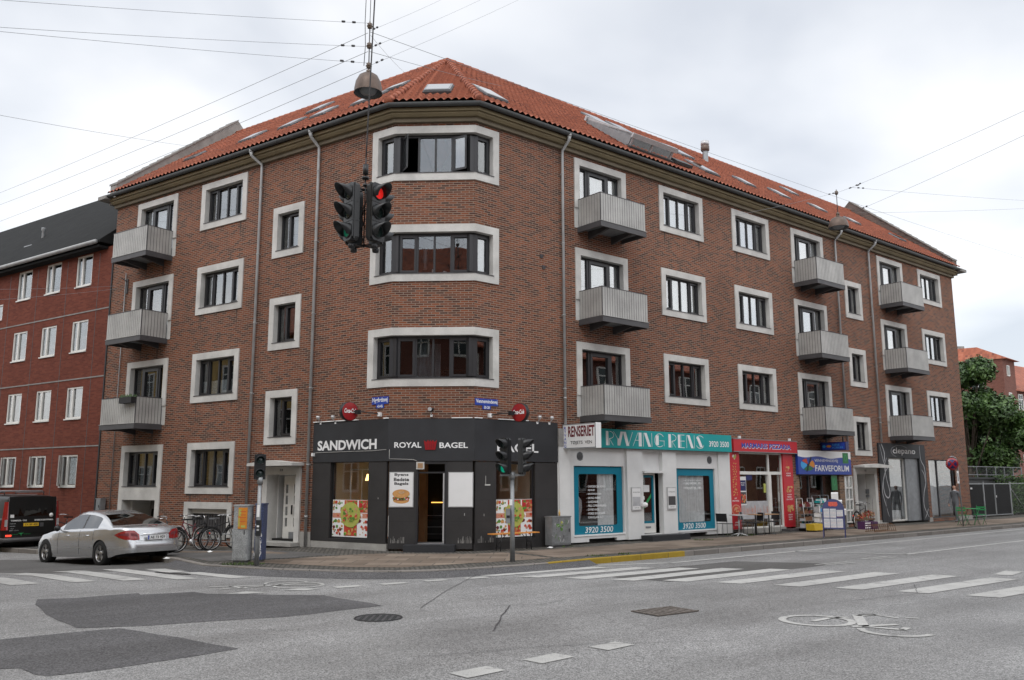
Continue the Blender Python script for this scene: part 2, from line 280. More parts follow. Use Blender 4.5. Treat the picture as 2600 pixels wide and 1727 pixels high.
# ---------------------------------------------------------------- mesh builder
class MB:
    def __init__(s, T=ID, mats=()):
        s.T = T; s.v = []; s.f = []; s.mi = []; s.sm = []; s.mats = list(mats); s.uvd = None
    def mat(s, m):
        if m is None: return 0
        if m not in s.mats: s.mats.append(m)
        return s.mats.index(m)
    def add(s, vs, fs, m=None, smooth=False, T=None):
        T = T or s.T; b = len(s.v); k = s.mat(m)
        s.v += [T(*p) for p in vs]
        for f in fs: s.f.append([b+i for i in f]); s.mi.append(k); s.sm.append(smooth)
        return s
    def box(s, x0, x1, y0, y1, z0, z1, m=None, T=None):
        v = [(x, y, z) for x in (x0, x1) for y in (y0, y1) for z in (z0, z1)]
        return s.add(v, [(0,1,3,2), (4,6,7,5), (0,4,5,1), (2,3,7,6), (0,2,6,4), (1,5,7,3)], m, False, T)
    def poly(s, pts, m=None): return s.add(pts, [tuple(range(len(pts)))], m)
    def prism(s, pts, axis, a, b, m=None, smooth=False):
        # pts are 2-D; axis: index of the extruded coordinate
        def mk(p, t):
            q = list(p); q.insert(axis, t); return tuple(q)
        n = len(pts)
        return s.add([mk(p, a) for p in pts]+[mk(p, b) for p in pts], [tuple(range(n))[::-1], tuple(range(n, 2*n))]+[(i, (i+1) % n, n+(i+1) % n, n+i) for i in range(n)], m, smooth)
    def tube(s, pts, r, seg=8, m=None, cap=True, smooth=True):
        pts = [Vector(p) for p in pts]; rs = r if isinstance(r, (list, tuple)) else [r]*len(pts)
        vs = []; fs = []; up = Vector((0, 0, 1)); prev = None
        for i, p in enumerate(pts):
            d = (pts[min(i+1, len(pts)-1)]-pts[max(i-1, 0)])
            d = d.normalized() if d.length > 1e-9 else Vector((0, 0, 1))
            if prev is None: a = up.cross(d) if abs(d.z) < 0.95 else Vector((1, 0, 0)).cross(d)
            else: a = prev - d*prev.dot(d)
            a = a.normalized(); prev = a; b = d.cross(a)
            for k in range(seg):
                t = 2*math.pi*k/seg; q = p+(a*math.cos(t)+b*math.sin(t))*rs[i]; vs.append(tuple(q))
        for i in range(len(pts)-1):
            for k in range(seg):
                fs.append((i*seg+k, i*seg+(k+1) % seg, (i+1)*seg+(k+1) % seg, (i+1)*seg+k))
        if cap: fs += [tuple(range(seg))[::-1], tuple((len(pts)-1)*seg+k for k in range(seg))]
        return s.add(vs, fs, m, smooth)
    def ring(s, c, r, rt, axis=1, seg=32, tseg=6, m=None):
        pts = []
        vs = []; fs = []
        for i in range(seg):
            t = 2*math.pi*i/seg
            for k in range(tseg):
                u = 2*math.pi*k/tseg; R = r+rt*math.cos(u); h = rt*math.sin(u)
                p = [R*math.cos(t), R*math.sin(t)]; p.insert(axis, h)
                vs.append((c[0]+p[0], c[1]+p[1], c[2]+p[2]))
        for i in range(seg):
            for k in range(tseg):
                fs.append((i*tseg+k, i*tseg+(k+1) % tseg, ((i+1) % seg)*tseg+(k+1) % tseg, ((i+1) % seg)*tseg+k))
        return s.add(vs, fs, m, True)
    def lathe(s, prof, c=(0, 0, 0), axis=2, seg=24, m=None, a0=0, a1=2*math.pi, smooth=True):
        full = abs(a1-a0-2*math.pi) < 1e-6; n = seg if full else seg+1
        vs = []; fs = []
        for r, h in prof:
            for k in range(n):
                t = a0+(a1-a0)*k/seg; p = [r*math.cos(t), r*math.sin(t)]; p.insert(axis, h)
                vs.append((c[0]+p[0], c[1]+p[1], c[2]+p[2]))
        for i in range(len(prof)-1):
            for k in range(n if full else n-1):
                fs.append((i*n+k, i*n+(k+1) % n, (i+1)*n+(k+1) % n, (i+1)*n+k))
        return s.add(vs, fs, m, smooth)
    def disc(s, c, r, axis=1, seg=20, m=None, rz=None):
        rz = rz or r; vs = []
        for k in range(seg):
            t = 2*math.pi*k/seg; p = [r*math.cos(t), rz*math.sin(t)]; p.insert(axis, 0)
            vs.append((c[0]+p[0], c[1]+p[1], c[2]+p[2]))
        return s.add(vs, [tuple(range(seg))], m)
    def build(s, name, parent=None, base=None, recalc=True, weld=False, loc=None, rotz=0, bevel=0):
        me = bpy.data.meshes.new(name)
        if base is None: base = parent.get('_b', (0, 0, 0)) if parent is not None else (0, 0, 0)
        base = Vector(base)
        me.from_pydata([tuple(v-base) for v in s.v], [], s.f)
        for m in s.mats: me.materials.append(MATS[m])
        me.polygons.foreach_set('material_index', s.mi); me.polygons.foreach_set('use_smooth', s.sm)
        if recalc or weld:
            bm = bmesh.new(); bm.from_mesh(me)
            if weld: bmesh.ops.remove_doubles(bm, verts=bm.verts, dist=1e-4)
            if recalc: bmesh.ops.recalc_face_normals(bm, faces=bm.faces)
            if bevel: bmesh.ops.bevel(bm, geom=[e for e in bm.edges if not e.smooth or e.calc_face_angle(0) > 0.6], offset=bevel, segments=2, affect='EDGES', profile=0.5)
            bm.to_mesh(me); bm.free()
        me.update()
        uv = me.uv_layers.new(name='UVMap'); Z = Vector((0, 0, 1)); data = [0.0]*(2*len(me.loops))
        for p in me.polygons:
            n = p.normal
            if abs(n.z) > 0.98: t = Vector((*s.uvd, 0)) if s.uvd is not None else Vector((1, 0, 0)); b = Vector((-t.y, t.x, 0))
            else: t = Z.cross(n).normalized(); b = n.cross(t)
            for li in p.loop_indices:
                co = me.vertices[me.loops[li].vertex_index].co + base
                data[2*li] = co.dot(t); data[2*li+1] = co.dot(b)
        uv.data.foreach_set('uv', data)
        o = bpy.data.objects.new(name, me); sc.collection.objects.link(o)
        if parent is not None:
            o.parent = parent; o['_b'] = list(base)
        else: o.location = loc if loc is not None else base; o.rotation_euler = (0, 0, rotz)
        if parent is None: o['_b'] = list(base)
        return o
def thing(name, label, cat, loc=(0, 0, 0), rotz=0, group=None, world=True):
    o = bpy.data.objects.new(name, None); sc.collection.objects.link(o); o.empty_display_size = 0.2
    o.location = loc; o.rotation_euler = (0, 0, rotz); o['label'] = label; o['category'] = cat
    if group: o['group'] = group
    o['_b'] = list(loc) if world else [0.0, 0.0, 0.0]
    return o
def tag(o, label, cat, group=None):
    o['label'] = label; o['category'] = cat
    if group: o['group'] = group
    return o
def struct(o, kind='structure'): o['kind'] = kind; return o
def copy_tree(o, parent=None):
    c = o.copy(); sc.collection.objects.link(c)
    if parent is not None: c.parent = parent
    for ch in list(o.children): copy_tree(ch, c)
    return c
def txt(s, T, x0, x1, z0, z1, y, m, thick=0.004, bold=0.0, shear=0.0, mirror=False, mb=None):
    """Lettering fitted into the box x0..x1, z0..z1 of frame T at depth y; appended to mb."""
    cu = bpy.data.curves.new('lettering', 'FONT'); cu.body = s; cu.size = 1; cu.offset = bold; cu.shear = shear
    cu.extrude = 0.0; cu.resolution_u = 3; cu.fill_mode = 'FRONT'
    ob = bpy.data.objects.new('lettering', cu); sc.collection.objects.link(ob)
    bpy.context.view_layer.update()
    me = bpy.data.meshes.new_from_object(ob.evaluated_get(bpy.context.evaluated_depsgraph_get()))
    bpy.data.objects.remove(ob); bpy.data.curves.remove(cu)
    if not me.vertices: return mb
    xs = [v.co.x for v in me.vertices]; ys = [v.co.y for v in me.vertices]
    ax, bx, ay, by = min(xs), max(xs), min(ys), max(ys)
    f = lambda c: (x0+(c.x-ax)/(bx-ax)*(x1-x0), y, z0+(c.y-ay)/(by-ay)*(z1-z0))
    vs = [f(v.co) for v in me.vertices]; fs = [tuple(p.vertices) for p in me.polygons]
    mb.add(vs, fs, m, False, T)
    bpy.data.meshes.remove(me)
    return mb
def LR(T, s_left, s_right):
    """frame whose x grows to the viewer's right: used for lettering on facades"""
    return T
# lettering frames: the viewer's left-to-right direction is +s on R, -s on L and C
TR = FR
TL = lambda x, y, z: FL(-x, y, z)
TC = lambda x, y, z: FC(-x, y, z)
# ---------------------------------------------------------------- the corner building
bb = Vector((FC(CW/2, -4, 0).x, FC(CW/2, -4, 0).y, PAV*Q))
bld = thing('apartment_building', 'brown brick corner apartment house with red tiled roof, white window surrounds and shops below', 'building', bb)
def wall(mb, T, s0, s1, z0, z1, holes, m, o=0.0):
    xs = sorted({s0, s1, *[h[0] for h in holes], *[h[1] for h in holes]}); xs = [x for x in xs if s0 <= x <= s1]
    zs = sorted({z0, z1, *[h[2] for h in holes], *[h[3] for h in holes]}); zs = [z for z in zs if z0 <= z <= z1]
    for a, b in zip(xs, xs[1:]):
        for c, d in zip(zs, zs[1:]):
            cx, cz = (a+b)/2, (c+d)/2
            if any(h[0] < cx < h[1] and h[2] < cz < h[3] for h in holes): continue
            mb.add([(a, o, c), (b, o, c), (b, o, d), (a, o, d)], [(0, 1, 2, 3)], m, False, T)
def ringbox(mb, T, s0, s1, z0, z1, w, o0, o1, m, sides='lrtb'):
    if 'l' in sides: mb.box(s0, s0+w, o0, o1, z0, z1, m, T)
    if 'r' in sides: mb.box(s1-w, s1, o0, o1, z0, z1, m, T)
    a = s0+(w if 'l' in sides else 0); b = s1-(w if 'r' in sides else 0)
    if 't' in sides: mb.box(a, b, o0, o1, z1-w, z1, m, T)
    if 'b' in sides: mb.box(a, b, o0, o1, z0, z0+w, m, T)
rnd = random.Random(3)
SW = 0.2
def curtain(w, T, a, b, z0, z1, m, o=-0.25, n=None):
    mb = MB(T, [m]); n = n or max(6, int((b-a)/0.035)); vs = []
    for i in range(n+1):
        x = a+(b-a)*i/n; y = o+0.018*math.sin(i*2.1)+0.01*math.sin(i*0.9)
        vs += [(x, y, z0), (x, y, z1)]
    mb.add(vs, [(2*i, 2*i+2, 2*i+3, 2*i+1) for i in range(n)], m, True)
    mb.build('curtain', w, recalc=False)
def window(T, s0, s1, z0, z1, kind='wide', look=0, name='window'):
    """outer surround rect; kinds wide (4 lights), slim (2 lights), balcony"""
    a, b, c, d = s0+SW, s1-SW, z0+SW, z1-SW
    fm = MB(T, ['frame_black']); o0, o1 = -0.21, -0.13
    if kind == 'balcony': c = z0-0.56
    # frame
    ringbox(fm, T, a, b, c, d, 0.055, o0, o1, 'frame_black')
    ps = []
    W = b-a; f = 0.055
    if kind == 'wide':
        cw = W*0.255
        ms = [a+cw, (a+b)/2, b-cw]
        for x in ms: fm.box(x-0.025, x+0.025, o0+0.004, o1+0.004, c+f, d-f)
        for u, v in ((a+f, ms[0]-0.025), (ms[2]+0.025, b-f)):
            ringbox(fm, T, u, v, c+f, d-f, 0.05, o0+0.01, o1+0.02, 'frame_black'); ps.append((u+0.05, v-0.05, c+f+0.05, d-f-0.05))
        ps += [(ms[0]+0.025, ms[1]-0.025, c+f, d-f), (ms[1]+0.025, ms[2]-0.025, c+f, d-f)]
    elif kind == 'slim':
        x = a+W*0.62
        fm.box(x-0.025, x+0.025, o0+0.004, o1+0.004, c+f, d-f)
        ringbox(fm, T, a+f, x-0.025, c+f, d-f, 0.05, o0+0.01, o1+0.02, 'frame_black')
        ps = [(a+f+0.05, x-0.075, c+f+0.05, d-f-0.05), (x+0.025, b-f, c+f, d-f)]
    else:
        x1, x2 = a+W*0.24, a+W*0.74
        for x in (x1, x2): fm.box(x-0.04, x+0.04, o0+0.004, o1+0.004, c+f, d-f)
        ringbox(fm, T, x1+0.04, x2-0.04, c+f, d-f, 0.085, o0+0.01, o1+0.02, 'frame_black')
        ps = [(a+f, x1-0.04, c+f, d-f), (x1+0.125, x2-0.125, c+f+0.085, d-f-0.085), (x2+0.04, b-f, c+f, d-f)]
    w = fm.build(name, bld)
    pn_ = 'pane_low' if T is FL else 'pane'; pm = MB(T, [pn_])
    for u, v, p, q in ps: pm.box(u, v, -0.175, -0.165, p, q)
    pm.build('pane', w)
    sm = MB(T, ['concrete'])
    if kind == 'balcony':
        ringbox(sm, T, s0, s1, z0, z1, SW, -0.25, 0.035, 'concrete', 'lrt')
        sm.box(s0, a, -0.25, 0.0, c-0.05, z0); sm.box(b, s1, -0.25, 0.0, c-0.05, z0)
    else: ringbox(sm, T, s0, s1, z0, z1, SW, -0.25, 0.035, 'concrete')
    sm.build('surround', w)
    if kind != 'balcony':
        sl = MB(T, ['steel_dark']); sl.box(a-0.04, b+0.04, -0.13, 0.05, c-0.004, c+0.014); sl.build('sill', w)
    if look == 1:      # white net curtains across
        curtain(w, T, a+0.02, b-0.02, c+0.03, d-0.05, 'cloth_white')
    elif look == 2:    # partly drawn
        curtain(w, T, a+0.02, a+W*rnd.uniform(0.2, 0.45), c+0.03, d-0.05, 'cloth_white')
        if rnd.random() < 0.6: curtain(w, T, b-W*rnd.uniform(0.12, 0.3), b-0.02, c+0.03, d-0.05, 'curtain_grey')
    elif look == 3: curtain(w, T, a+W*0.1, b-W*0.3, c+0.03, d-0.05, 'curtain_grey')
    elif look == 4:    # half-height curtain
        curtain(w, T, a+0.02, b-0.02, c+0.03, c+(d-c)*0.42, 'cloth_white')
    if look in (2, 4) and kind == 'wide':
        pl = MB(T, ['leaf_a', 'cloth_white'])
        for k in range(2):
            x = rnd.uniform(a+0.3, b-0.3); pl.lathe([(0.001, 0), (0.045, 0), (0.06, 0.09), (0.001, 0.09)], (x, -0.32, c+0.01), 2, 10, 'cloth_white')
            for _ in range(14):
                t = rnd.uniform(0, 6.28); l = rnd.uniform(0.06, 0.2); h = rnd.uniform(0.1, 0.26)
                pl.add([(x, -0.32, c+0.09), (x+l*math.cos(t), -0.32+0.3*l*math.sin(t), c+h), (x+l*math.cos(t)+0.03, -0.32, c+h-0.03)], [(0, 1, 2)], 'leaf_a')
        pl.build('potted_plant', w)
    return w
Rh, Lh, Ch = [], [], []
TOP = [10.93, 8.23, 5.51]; BOT = [9.43, 6.72, 4.00]
COLS = {'A': (3.59, 5.76, 'balcony'), 'B': (7.30, 9.48, 'wide'), 'C': (11.08, 13.26, 'wide'), 'D': (14.68, 16.86, 'balcony'), 'F': (21.02, 23.20, 'balcony'), 'G': (24.62, 26.80, 'wide')}
LOOK = {('A', 0): 1, ('A', 1): 1, ('A', 2): 0, ('B', 0): 1, ('B', 1): 1, ('B', 2): 0, ('C', 0): 1, ('C', 1): 1, ('C', 2): 4, ('D', 0): 1, ('D', 1): 2, ('D', 2): 3, ('F', 0): 1, ('F', 1): 0, ('F', 2): 2, ('G', 0): 1, ('G', 1): 2, ('G', 2): 2}
for cn, (u, v, kd) in COLS.items():
    for i in range(3):
        window(FR, u, v, BOT[i], TOP[i], kd, LOOK[(cn, i)], 'balcony_door' if kd == 'balcony' else 'window')
        Rh.append((u, v, (BOT[i]-0.6 if kd == 'balcony' else BOT[i]), TOP[i]))
for t in (9.48, 6.77, 4.10):
    window(FR, 18.30, 19.58, t-1.5, t, 'slim', 3); Rh.append((18.30, 19.58, t-1.5, t))
for i, t in enumerate((9.52, 6.82, 4.16)):
    window(FL, 3.39, 4.68, t-1.51, t, 'slim', (3, 0, 0)[i]); Lh.append((3.39, 4.68, t-1.51, t))
for i in range(4):
    t, b = (TOP+[2.79])[i], (BOT+[1.29])[i]
    window(FL, 5.94, 8.13, b, t, 'wide', (2, 2, 4, 3)[i]); Lh.append((5.94, 8.13, b, t))
    if i < 3: window(FL, 9.39, 11.58, b, t, 'balcony', (1, 2, 0)[i], 'balcony_door'); Lh.append((9.39, 11.58, b-0.6, t))
    else: window(FL, 9.39, 11.58, b, t, 'wide', 3); Lh.append((9.39, 11.58, b, t))
# corner windows wrapping the chamfer
def path_pt(e, s, off, z):
    """point near corner e ('M' or 'K' mitre) or along wings"""
def mitre(o, which):
    n1, n2 = (nL, nC) if which == 'M' else (nR, nC)
    p = MM if which == 'M' else K
    return p + (n1+n2)*(o/(1+n1.dot(n2)))
def wrap(mb, o0, o1, z0, z1, sL, sR, m):
    """band following the chamfer between L(sL) and R(sR), offsets o0..o1"""
    pts = []
    for o in (o0, o1):
        row = [MM+dL*sL+nL*o, mitre(o, 'M'), mitre(o, 'K'), K+dR*sR+nR*o]
        pts.append([(p.x, p.y) for p in row])
    vs = []
    for row in pts:
        for z in (z0, z1): vs += [(x, y, z) for x, y in row]
    fs = []
    for i in range(3):
        a, b = i, i+1
        fs += [(a, b, 4+b, 4+a), (8+a, 12+a, 12+b, 8+b), (a, 8+a, 8+b, b), (4+a, 4+b, 12+b, 12+a)]
    fs += [(0, 4, 12, 8), (3, 11, 15, 7)]
    mb.add(vs, fs, m, False, FW)
WS = 0.78
for i in range(3):
    t, b = TOP[i], BOT[i]
    fm = MB(FW, ['frame_black']); c, d = b+SW, t-SW
    sI = WS-SW
    wrap(fm, -0.20, -0.12, c, c+0.06, sI, sI, 'frame_black'); wrap(fm, -0.20, -0.12, d-0.07, d, sI, sI, 'frame_black')
    for T in (FL, FR):
        fm.box(sI-0.06, sI, -0.2, -0.12, c+0.06, d-0.07, 'frame_black', T)
        ringbox(fm, T, 0.10, sI-0.06, c+0.06, d-0.07, 0.05, -0.2, -0.11, 'frame_black')
        fm.box(-0.09, 0.10, -0.22, -0.10, c+0.06, d-0.07, 'frame_black', T)
    fm.box(-0.06, 0.16, -0.22, -0.095, c+0.06, d-0.07, 'frame_black', FC); fm.box(CW-0.16, CW+0.06, -0.22, -0.095, c+0.06, d-0.07, 'frame_black', FC)
    xs = [0.16, 0.62, CW/2, CW-0.62, CW-0.16]
    for x in xs[1:4]: fm.box(x-0.025, x+0.025, -0.2, -0.12, c+0.06, d-0.07, 'frame_black', FC)
    op = (i == 0)
    for u, v in ((0.16, 0.595), (CW-0.595, CW-0.16)):
        if not op: ringbox(fm, FC, u, v, c+0.06, d-0.07, 0.055, -0.2, -0.1, 'frame_black')
    w = fm.build('bay_window', bld)
    pm = MB(FC, ['pane'])
    for u, v in ((0.645, CW/2-0.025), (CW/2+0.025, CW-0.645)): pm.box(u, v, -0.166, -0.158, c+0.06, d-0.07)
    if not op:
        for u, v in ((0.215, 0.54), (CW-0.54, CW-0.215)): pm.box(u, v, -0.166, -0.158, c+0.115, d-0.125)
    pm.box(0.15, sI-0.11, -0.166, -0.158, c+0.11, d-0.12, 'pane_low', FL); pm.box(0.15, sI-0.11, -0.166, -0.158, c+0.11, d-0.12, 'pane' if i == 1 else 'pane_low', FR)
    pm.build('pane', w)
    if op:   # two casements standing open
        for (x, sg, ang) in ((CW-0.17, -1, 62), (0.60, -1, 28)):
            dv = (math.cos(R_(ang))*0.42*sg, math.sin(R_(ang))*0.42)
            cs = MB(FC, ['frame_black', 'pane'])
            def TT(p, q, z, x=x, dv=dv): 
                L_ = math.hypot(*dv); return FC(x+dv[0]/L_*p-dv[1]/L_*q*0.5, -0.13+dv[1]/L_*p+abs(dv[0])/L_*q, z)
            cs.T = TT
            ringbox(cs, TT, 0, 0.42, c+0.08, d-0.09, 0.055, 0, 0.05, 'frame_black')
            cs.box(0.055, 0.365, 0.02, 0.03, c+0.135, d-0.145, 'pane')
            cs.build('casement', w)
    sm = MB(FW, ['concrete'])
    wrap(sm, -0.24, 0.035, t-SW, t, WS, WS, 'concrete'); wrap(sm, -0.24, 0.035, b, b+SW, WS, WS, 'concrete')
    for T in (FL, FR): sm.box(sI, WS, -0.24, 0.035, b+SW, t-SW, 'concrete', T)
    sm.build('surround', w)
    sl = MB(FW, ['steel_dark']); wrap(sl, -0.12, 0.05, c-0.004, c+0.014, sI+0.03, sI+0.03, 'steel_dark'); sl.build('sill', w)
    if i == 1:
        curtain(w, FR, 0.12, 0.5, c+0.05, d-0.1, 'cloth_white')
        st = MB(FC, ['leaf_a', 'cloth_white', 'zinc'])
        st.lathe([(0.001, 0), (0.05, 0), (0.04, 0.12), (0.07, 0.3), (0.05, 0.45), (0.06, 0.55), (0.001, 0.6)], (CW*0.63, -0.4, c+0.2), 2, 10, 'zinc')
        st.lathe([(0.001, 0), (0.02, 0), (0.02, 0.12), (0.001, 0.14)], (CW*0.53, -0.3, c+0.05), 2, 8, 'cloth_white')
        st.lathe([(0.001, 0), (0.05, 0.02), (0.05, 0.07), (0.001, 0.09)], (CW*0.38, -0.3, c+0.05), 2, 8, 'cloth_white')
        st.build('ornament', w)
    if i == 0:
        pl = MB(FC, ['leaf_a', 'cloth_white'])
        for x in (CW*0.38, CW*0.3):
            pl.lathe([(0.001, 0), (0.05, 0), (0.055, 0.08), (0.001, 0.08)], (x, -0.3, c+0.05), 2, 10, 'cloth_white')
        for _ in range(30):
            x = CW*0.36; tt = rnd.uniform(0, 6.28); l = rnd.uniform(0.05, 0.22); h = rnd.uniform(0.12, 0.34)
            pl.add([(x, -0.3, c+0.12), (x+l*math.cos(tt), -0.3+0.2*l*math.sin(tt), c+h), (x+l*math.cos(tt)+0.02, -0.3, c+h-0.03)], [(0, 1, 2)], 'leaf_a')
        pl.build('potted_plant', w)
        curtain(w, FL, 0.1, 0.5, c+0.05, d-0.1, 'curtain_grey')
    if i == 2:
        curtain(w, FC, CW*0.45, CW*0.75, c+0.05, d-0.1, 'curtain_grey', -0.8)
        curtain(w, FC, 0.1, 0.25, c+0.05, d-0.1, 'cloth_white', -0.5)
    Rh.append((-0.1, WS, b, t)); Lh.append((-0.1, WS, b, t)); Ch.append((-0.1, CW+0.1, b, t))
# walls: shopfront holes
WT = 11.2
Rh += [(-0.1, 10.32, -0.1, 3.0), (10.28, 14.0, -0.1, 2.57), (14.4, 17.05, -0.1, 1.86), (17.4, 18.02, 0.05, 1.83), (18.06, 19.8, -0.1, 2.12), (20.04, 23.9, -0.1, 3.1), (24.3, 26.75, 0.08, 2.54)]
Lh += [(-0.1, 2.66, -0.1, 3.0), (3.12, 4.62, -0.1, 2.04), (9.39, 11.58, -0.6, 1.29), (5.93, 8.12, 0.05, 1.06)]
Ch += [(-0.1, CW+0.1, -0.1, 3.0)]
wm = MB(FW, ['brick_main', 'brick_far'])
clip = lambda hs, hi: [(max(h[0], 0), min(h[1], hi), max(h[2], PAV-0.5 if h[2] < 0 else PAV), h[3]) for h in hs]
wall(wm, FR, 0, LEN_R, PAV, WT, clip(Rh, LEN_R), 'brick_main'); wall(wm, FL, 0, LEN_L, PAV-0.5, WT, clip(Lh, LEN_L), 'brick_main'); wall(wm, FC, 0, CW, PAV, WT, clip(Ch, CW), 'brick_main')
# end and rear walls, floors (close the volume)
DEP = 9.6
def ends(T, s):
    wm.add([(s, 0, PAV-1), (s, -DEP, PAV-1), (s, -DEP, 11.3), (s, -DEP/2, 15.45), (s, 0, 11.3)], [(0, 1, 2, 3, 4)], 'brick_main', False, T)
ends(FR, LEN_R); ends(FL, LEN_L)
def inter(o):  # meeting point of the two wings at offset o
    a, b = K+nR*o, MM+nL*o
    # a + dR*t = b + dL*u
    det = dR.x*(-dL.y)-dR.y*(-dL.x); r = b-a
    t = (r.x*(-dL.y)-r.y*(-dL.x))/det
    return a+dR*t
I = inter(-DEP)
for T, s, o in ((FR, LEN_R, -DEP), (FL, LEN_L, -DEP)):
    e = T(s, o, 0)
    wm.add([(e.x, e.y, PAV*Q), (I.x*Q, I.y*Q, PAV*Q), (I.x*Q, I.y*Q, 11.3*Q), (e.x, e.y, 11.3*Q)], [(0, 1, 2, 3)], 'brick_main', False, ID)
wm.build('wall', bld, recalc=False)
# storey floors inside keep the rooms dark and separate
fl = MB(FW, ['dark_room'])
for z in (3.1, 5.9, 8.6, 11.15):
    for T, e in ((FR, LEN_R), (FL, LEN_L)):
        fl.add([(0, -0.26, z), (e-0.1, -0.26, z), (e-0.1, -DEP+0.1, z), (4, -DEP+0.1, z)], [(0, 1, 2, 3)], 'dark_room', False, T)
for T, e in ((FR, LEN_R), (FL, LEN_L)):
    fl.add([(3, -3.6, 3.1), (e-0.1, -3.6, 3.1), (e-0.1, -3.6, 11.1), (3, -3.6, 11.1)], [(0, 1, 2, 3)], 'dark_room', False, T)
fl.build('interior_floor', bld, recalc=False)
# ---- plinths at the left facade
for T, a, b, z0, z1 in ((FL, 2.68, 3.1, PAV-.6, .33), (FL, 4.64, 5.92, PAV-.6, .33), (FL, 8.14, 9.37, PAV-.6, .33), (FL, 11.6, LEN_L, PAV-.6, .33), (FR, 17.1, 17.38, PAV, .12), (FR, 19.83, 20.0, PAV, .12), (FR, 23.95, 24.28, PAV, .12), (FR, 26.78, LEN_R, PAV, .12)):
    pm = MB(T, ['concrete_base']); pm.box(a, b, -0.02, 0.03, z0, z1); pm.build('plinth', bld)
# ---- eaves: cornice and gutter sweeping round the corner
def sweep(mb, prof, m, sL=LEN_L+0.05, sR=LEN_R+0.05, closed=True, smooth=False):
    rows = []
    for o, z in prof:
        row = [MM+dL*sL+nL*o, mitre(o, 'M'), mitre(o, 'K'), K+dR*sR+nR*o]
        rows.append([(p.x, p.y, z) for p in row])
    vs = [p for r in rows for p in r]; n = len(prof); fs = []
    for i in range(n if closed else n-1):
        j = (i+1) % n
        for k in range(3): fs.append((i*4+k, i*4+k+1, j*4+k+1, j*4+k))
    if closed: fs += [tuple(i*4 for i in range(n)), tuple(i*4+3 for i in range(n))[::-1]]
    mb.add(vs, fs, m, smooth, FW)
cm = MB(FW, ['cornice_ochre', 'cornice_brown'])
sweep(cm, [(-0.02, 11.02), (0.10, 11.02), (0.10, 11.13), (-0.02, 11.13)], 'cornice_brown')
sweep(cm, [(-0.02, 11.131), (0.18, 11.131), (0.24, 11.19), (0.24, 11.235), (-0.02, 11.235)], 'cornice_ochre')
sweep(cm, [(-0.02, 11.236), (0.30, 11.236), (0.30, 11.33), (-0.02, 11.33)], 'cornice_ochre')
cm.build('cornice', bld)
gm = MB(FW, ['gutter_zinc'])
gp = [(0.39+0.075*math.cos(t), 11.40+0.085*math.sin(t)) for t in [math.pi+math.pi*k/8 for k in range(9)]]
sweep(gm, gp+[(0.455, 11.42), (0.325, 11.42)], 'gutter_zinc')
gm.build('gutter', bld)
# ---- downpipes
def downpipe(T, s, z0, z1, jog=0.0):
    mb = MB(ID, ['pipe_grey'])
    P = [T(s, 0.39, 11.34), T(s, 0.37, 11.20), T(s+jog, 0.10, 10.98), T(s+jog, 0.085, 10.85), T(s+jog, 0.085, z0)]
    mb.tube(P, [0.075, 0.05, 0.047, 0.045, 0.045], 10, 'pipe_grey')
    mb.tube([T(s, 0.39, 11.38), T(s, 0.39, 11.30)], [0.085, 0.07], 10, 'pipe_grey')
    for k in range(5):
        z = 10.3-k*2.05
        if z > z0+0.2: mb.tube([T(s+jog, 0.085, z), T(s+jog, 0.085, z-0.03)], 0.056, 10, 'pipe_grey'); mb.box(s+jog-0.012, s+jog+0.012, 0, 0.06, z-0.03, z, 'pipe_grey', T)
    mb.tube([T(s+jog, 0.085, z0+0.8), T(s+jog, 0.085, z0+0.75)], 0.052, 10, 'pipe_grey')
    mb.build('downpipe', bld)
downpipe(FL, 2.84, PAV, 11, -0.04); downpipe(FL, 5.37, PAV, 11, -0.14)
downpipe(FR, 3.06, 3.1, 11, 0); downpipe(FR, 17.68, PAV+3.1, 11, 0.0); downpipe(FR, 20.30, 3.15, 11, -0.04)
# ---- roof
EO, EZ, RO, RZ = 0.42, 11.45, -4.8, 15.45
AP = inter(RO)
sAR = (AP-K).dot(dR); sAL = (AP-MM).dot(dL)
cR = (mitre(EO, 'K')-K).dot(dR); cL = (mitre(EO, 'M')-MM).dot(dL)
def pantiles(T, s_lo, s_hi, mname, nstep=6):
    """s_lo(v), s_hi(v) limits along the eave for slope fraction v"""
    run = EO-RO; L_ = math.hypot(run, RZ-EZ); nrow = int(L_*Q/0.36); du = 0.225/Q/nstep
    nz = Vector((0, (RZ-EZ)/L_, run/L_))
    s0 = min(s_lo(0), s_lo(1)); s1 = max(s_hi(0), s_hi(1)); n = int((s1-s0)/du)+1
    vs = []; fs = []; ok = {}
    for r in range(nrow+1):
        for half in (0, 1):
            v = (r+half*0.999)/(nrow) if r < nrow else 1
            v = min(1, v); lift = 0.052 if half == 0 else 0.0
            for i in range(n+1):
                u = s0+i*du; uu = min(max(u, s_lo(v)), s_hi(v))
                ph = 2*math.pi*i/nstep; w = 0.030*math.sin(ph)+0.009*math.sin(2*ph+0.6)
                h = (lift+w+0.012)/Q
                vs.append((uu, EO-run*v+nz.y*h, EZ+(RZ-EZ)*v+nz.z*h))
                ok[len(vs)-1] = (u, uu)
        if r == nrow: break
    W = n+1; rows = len(vs)//W
    for r in range(rows-1):
        for i in range(n):
            a, b, c, d = r*W+i, r*W+i+1, (r+1)*W+i+1, (r+1)*W+i
            if abs(ok[a][1]-ok[b][1]) < 1e-6 and abs(ok[c][1]-ok[d][1]) < 1e-6: continue
            fs.append((a, b, c, d))
    mb = MB(T, [mname]); mb.add(vs, fs, mname, True); return mb
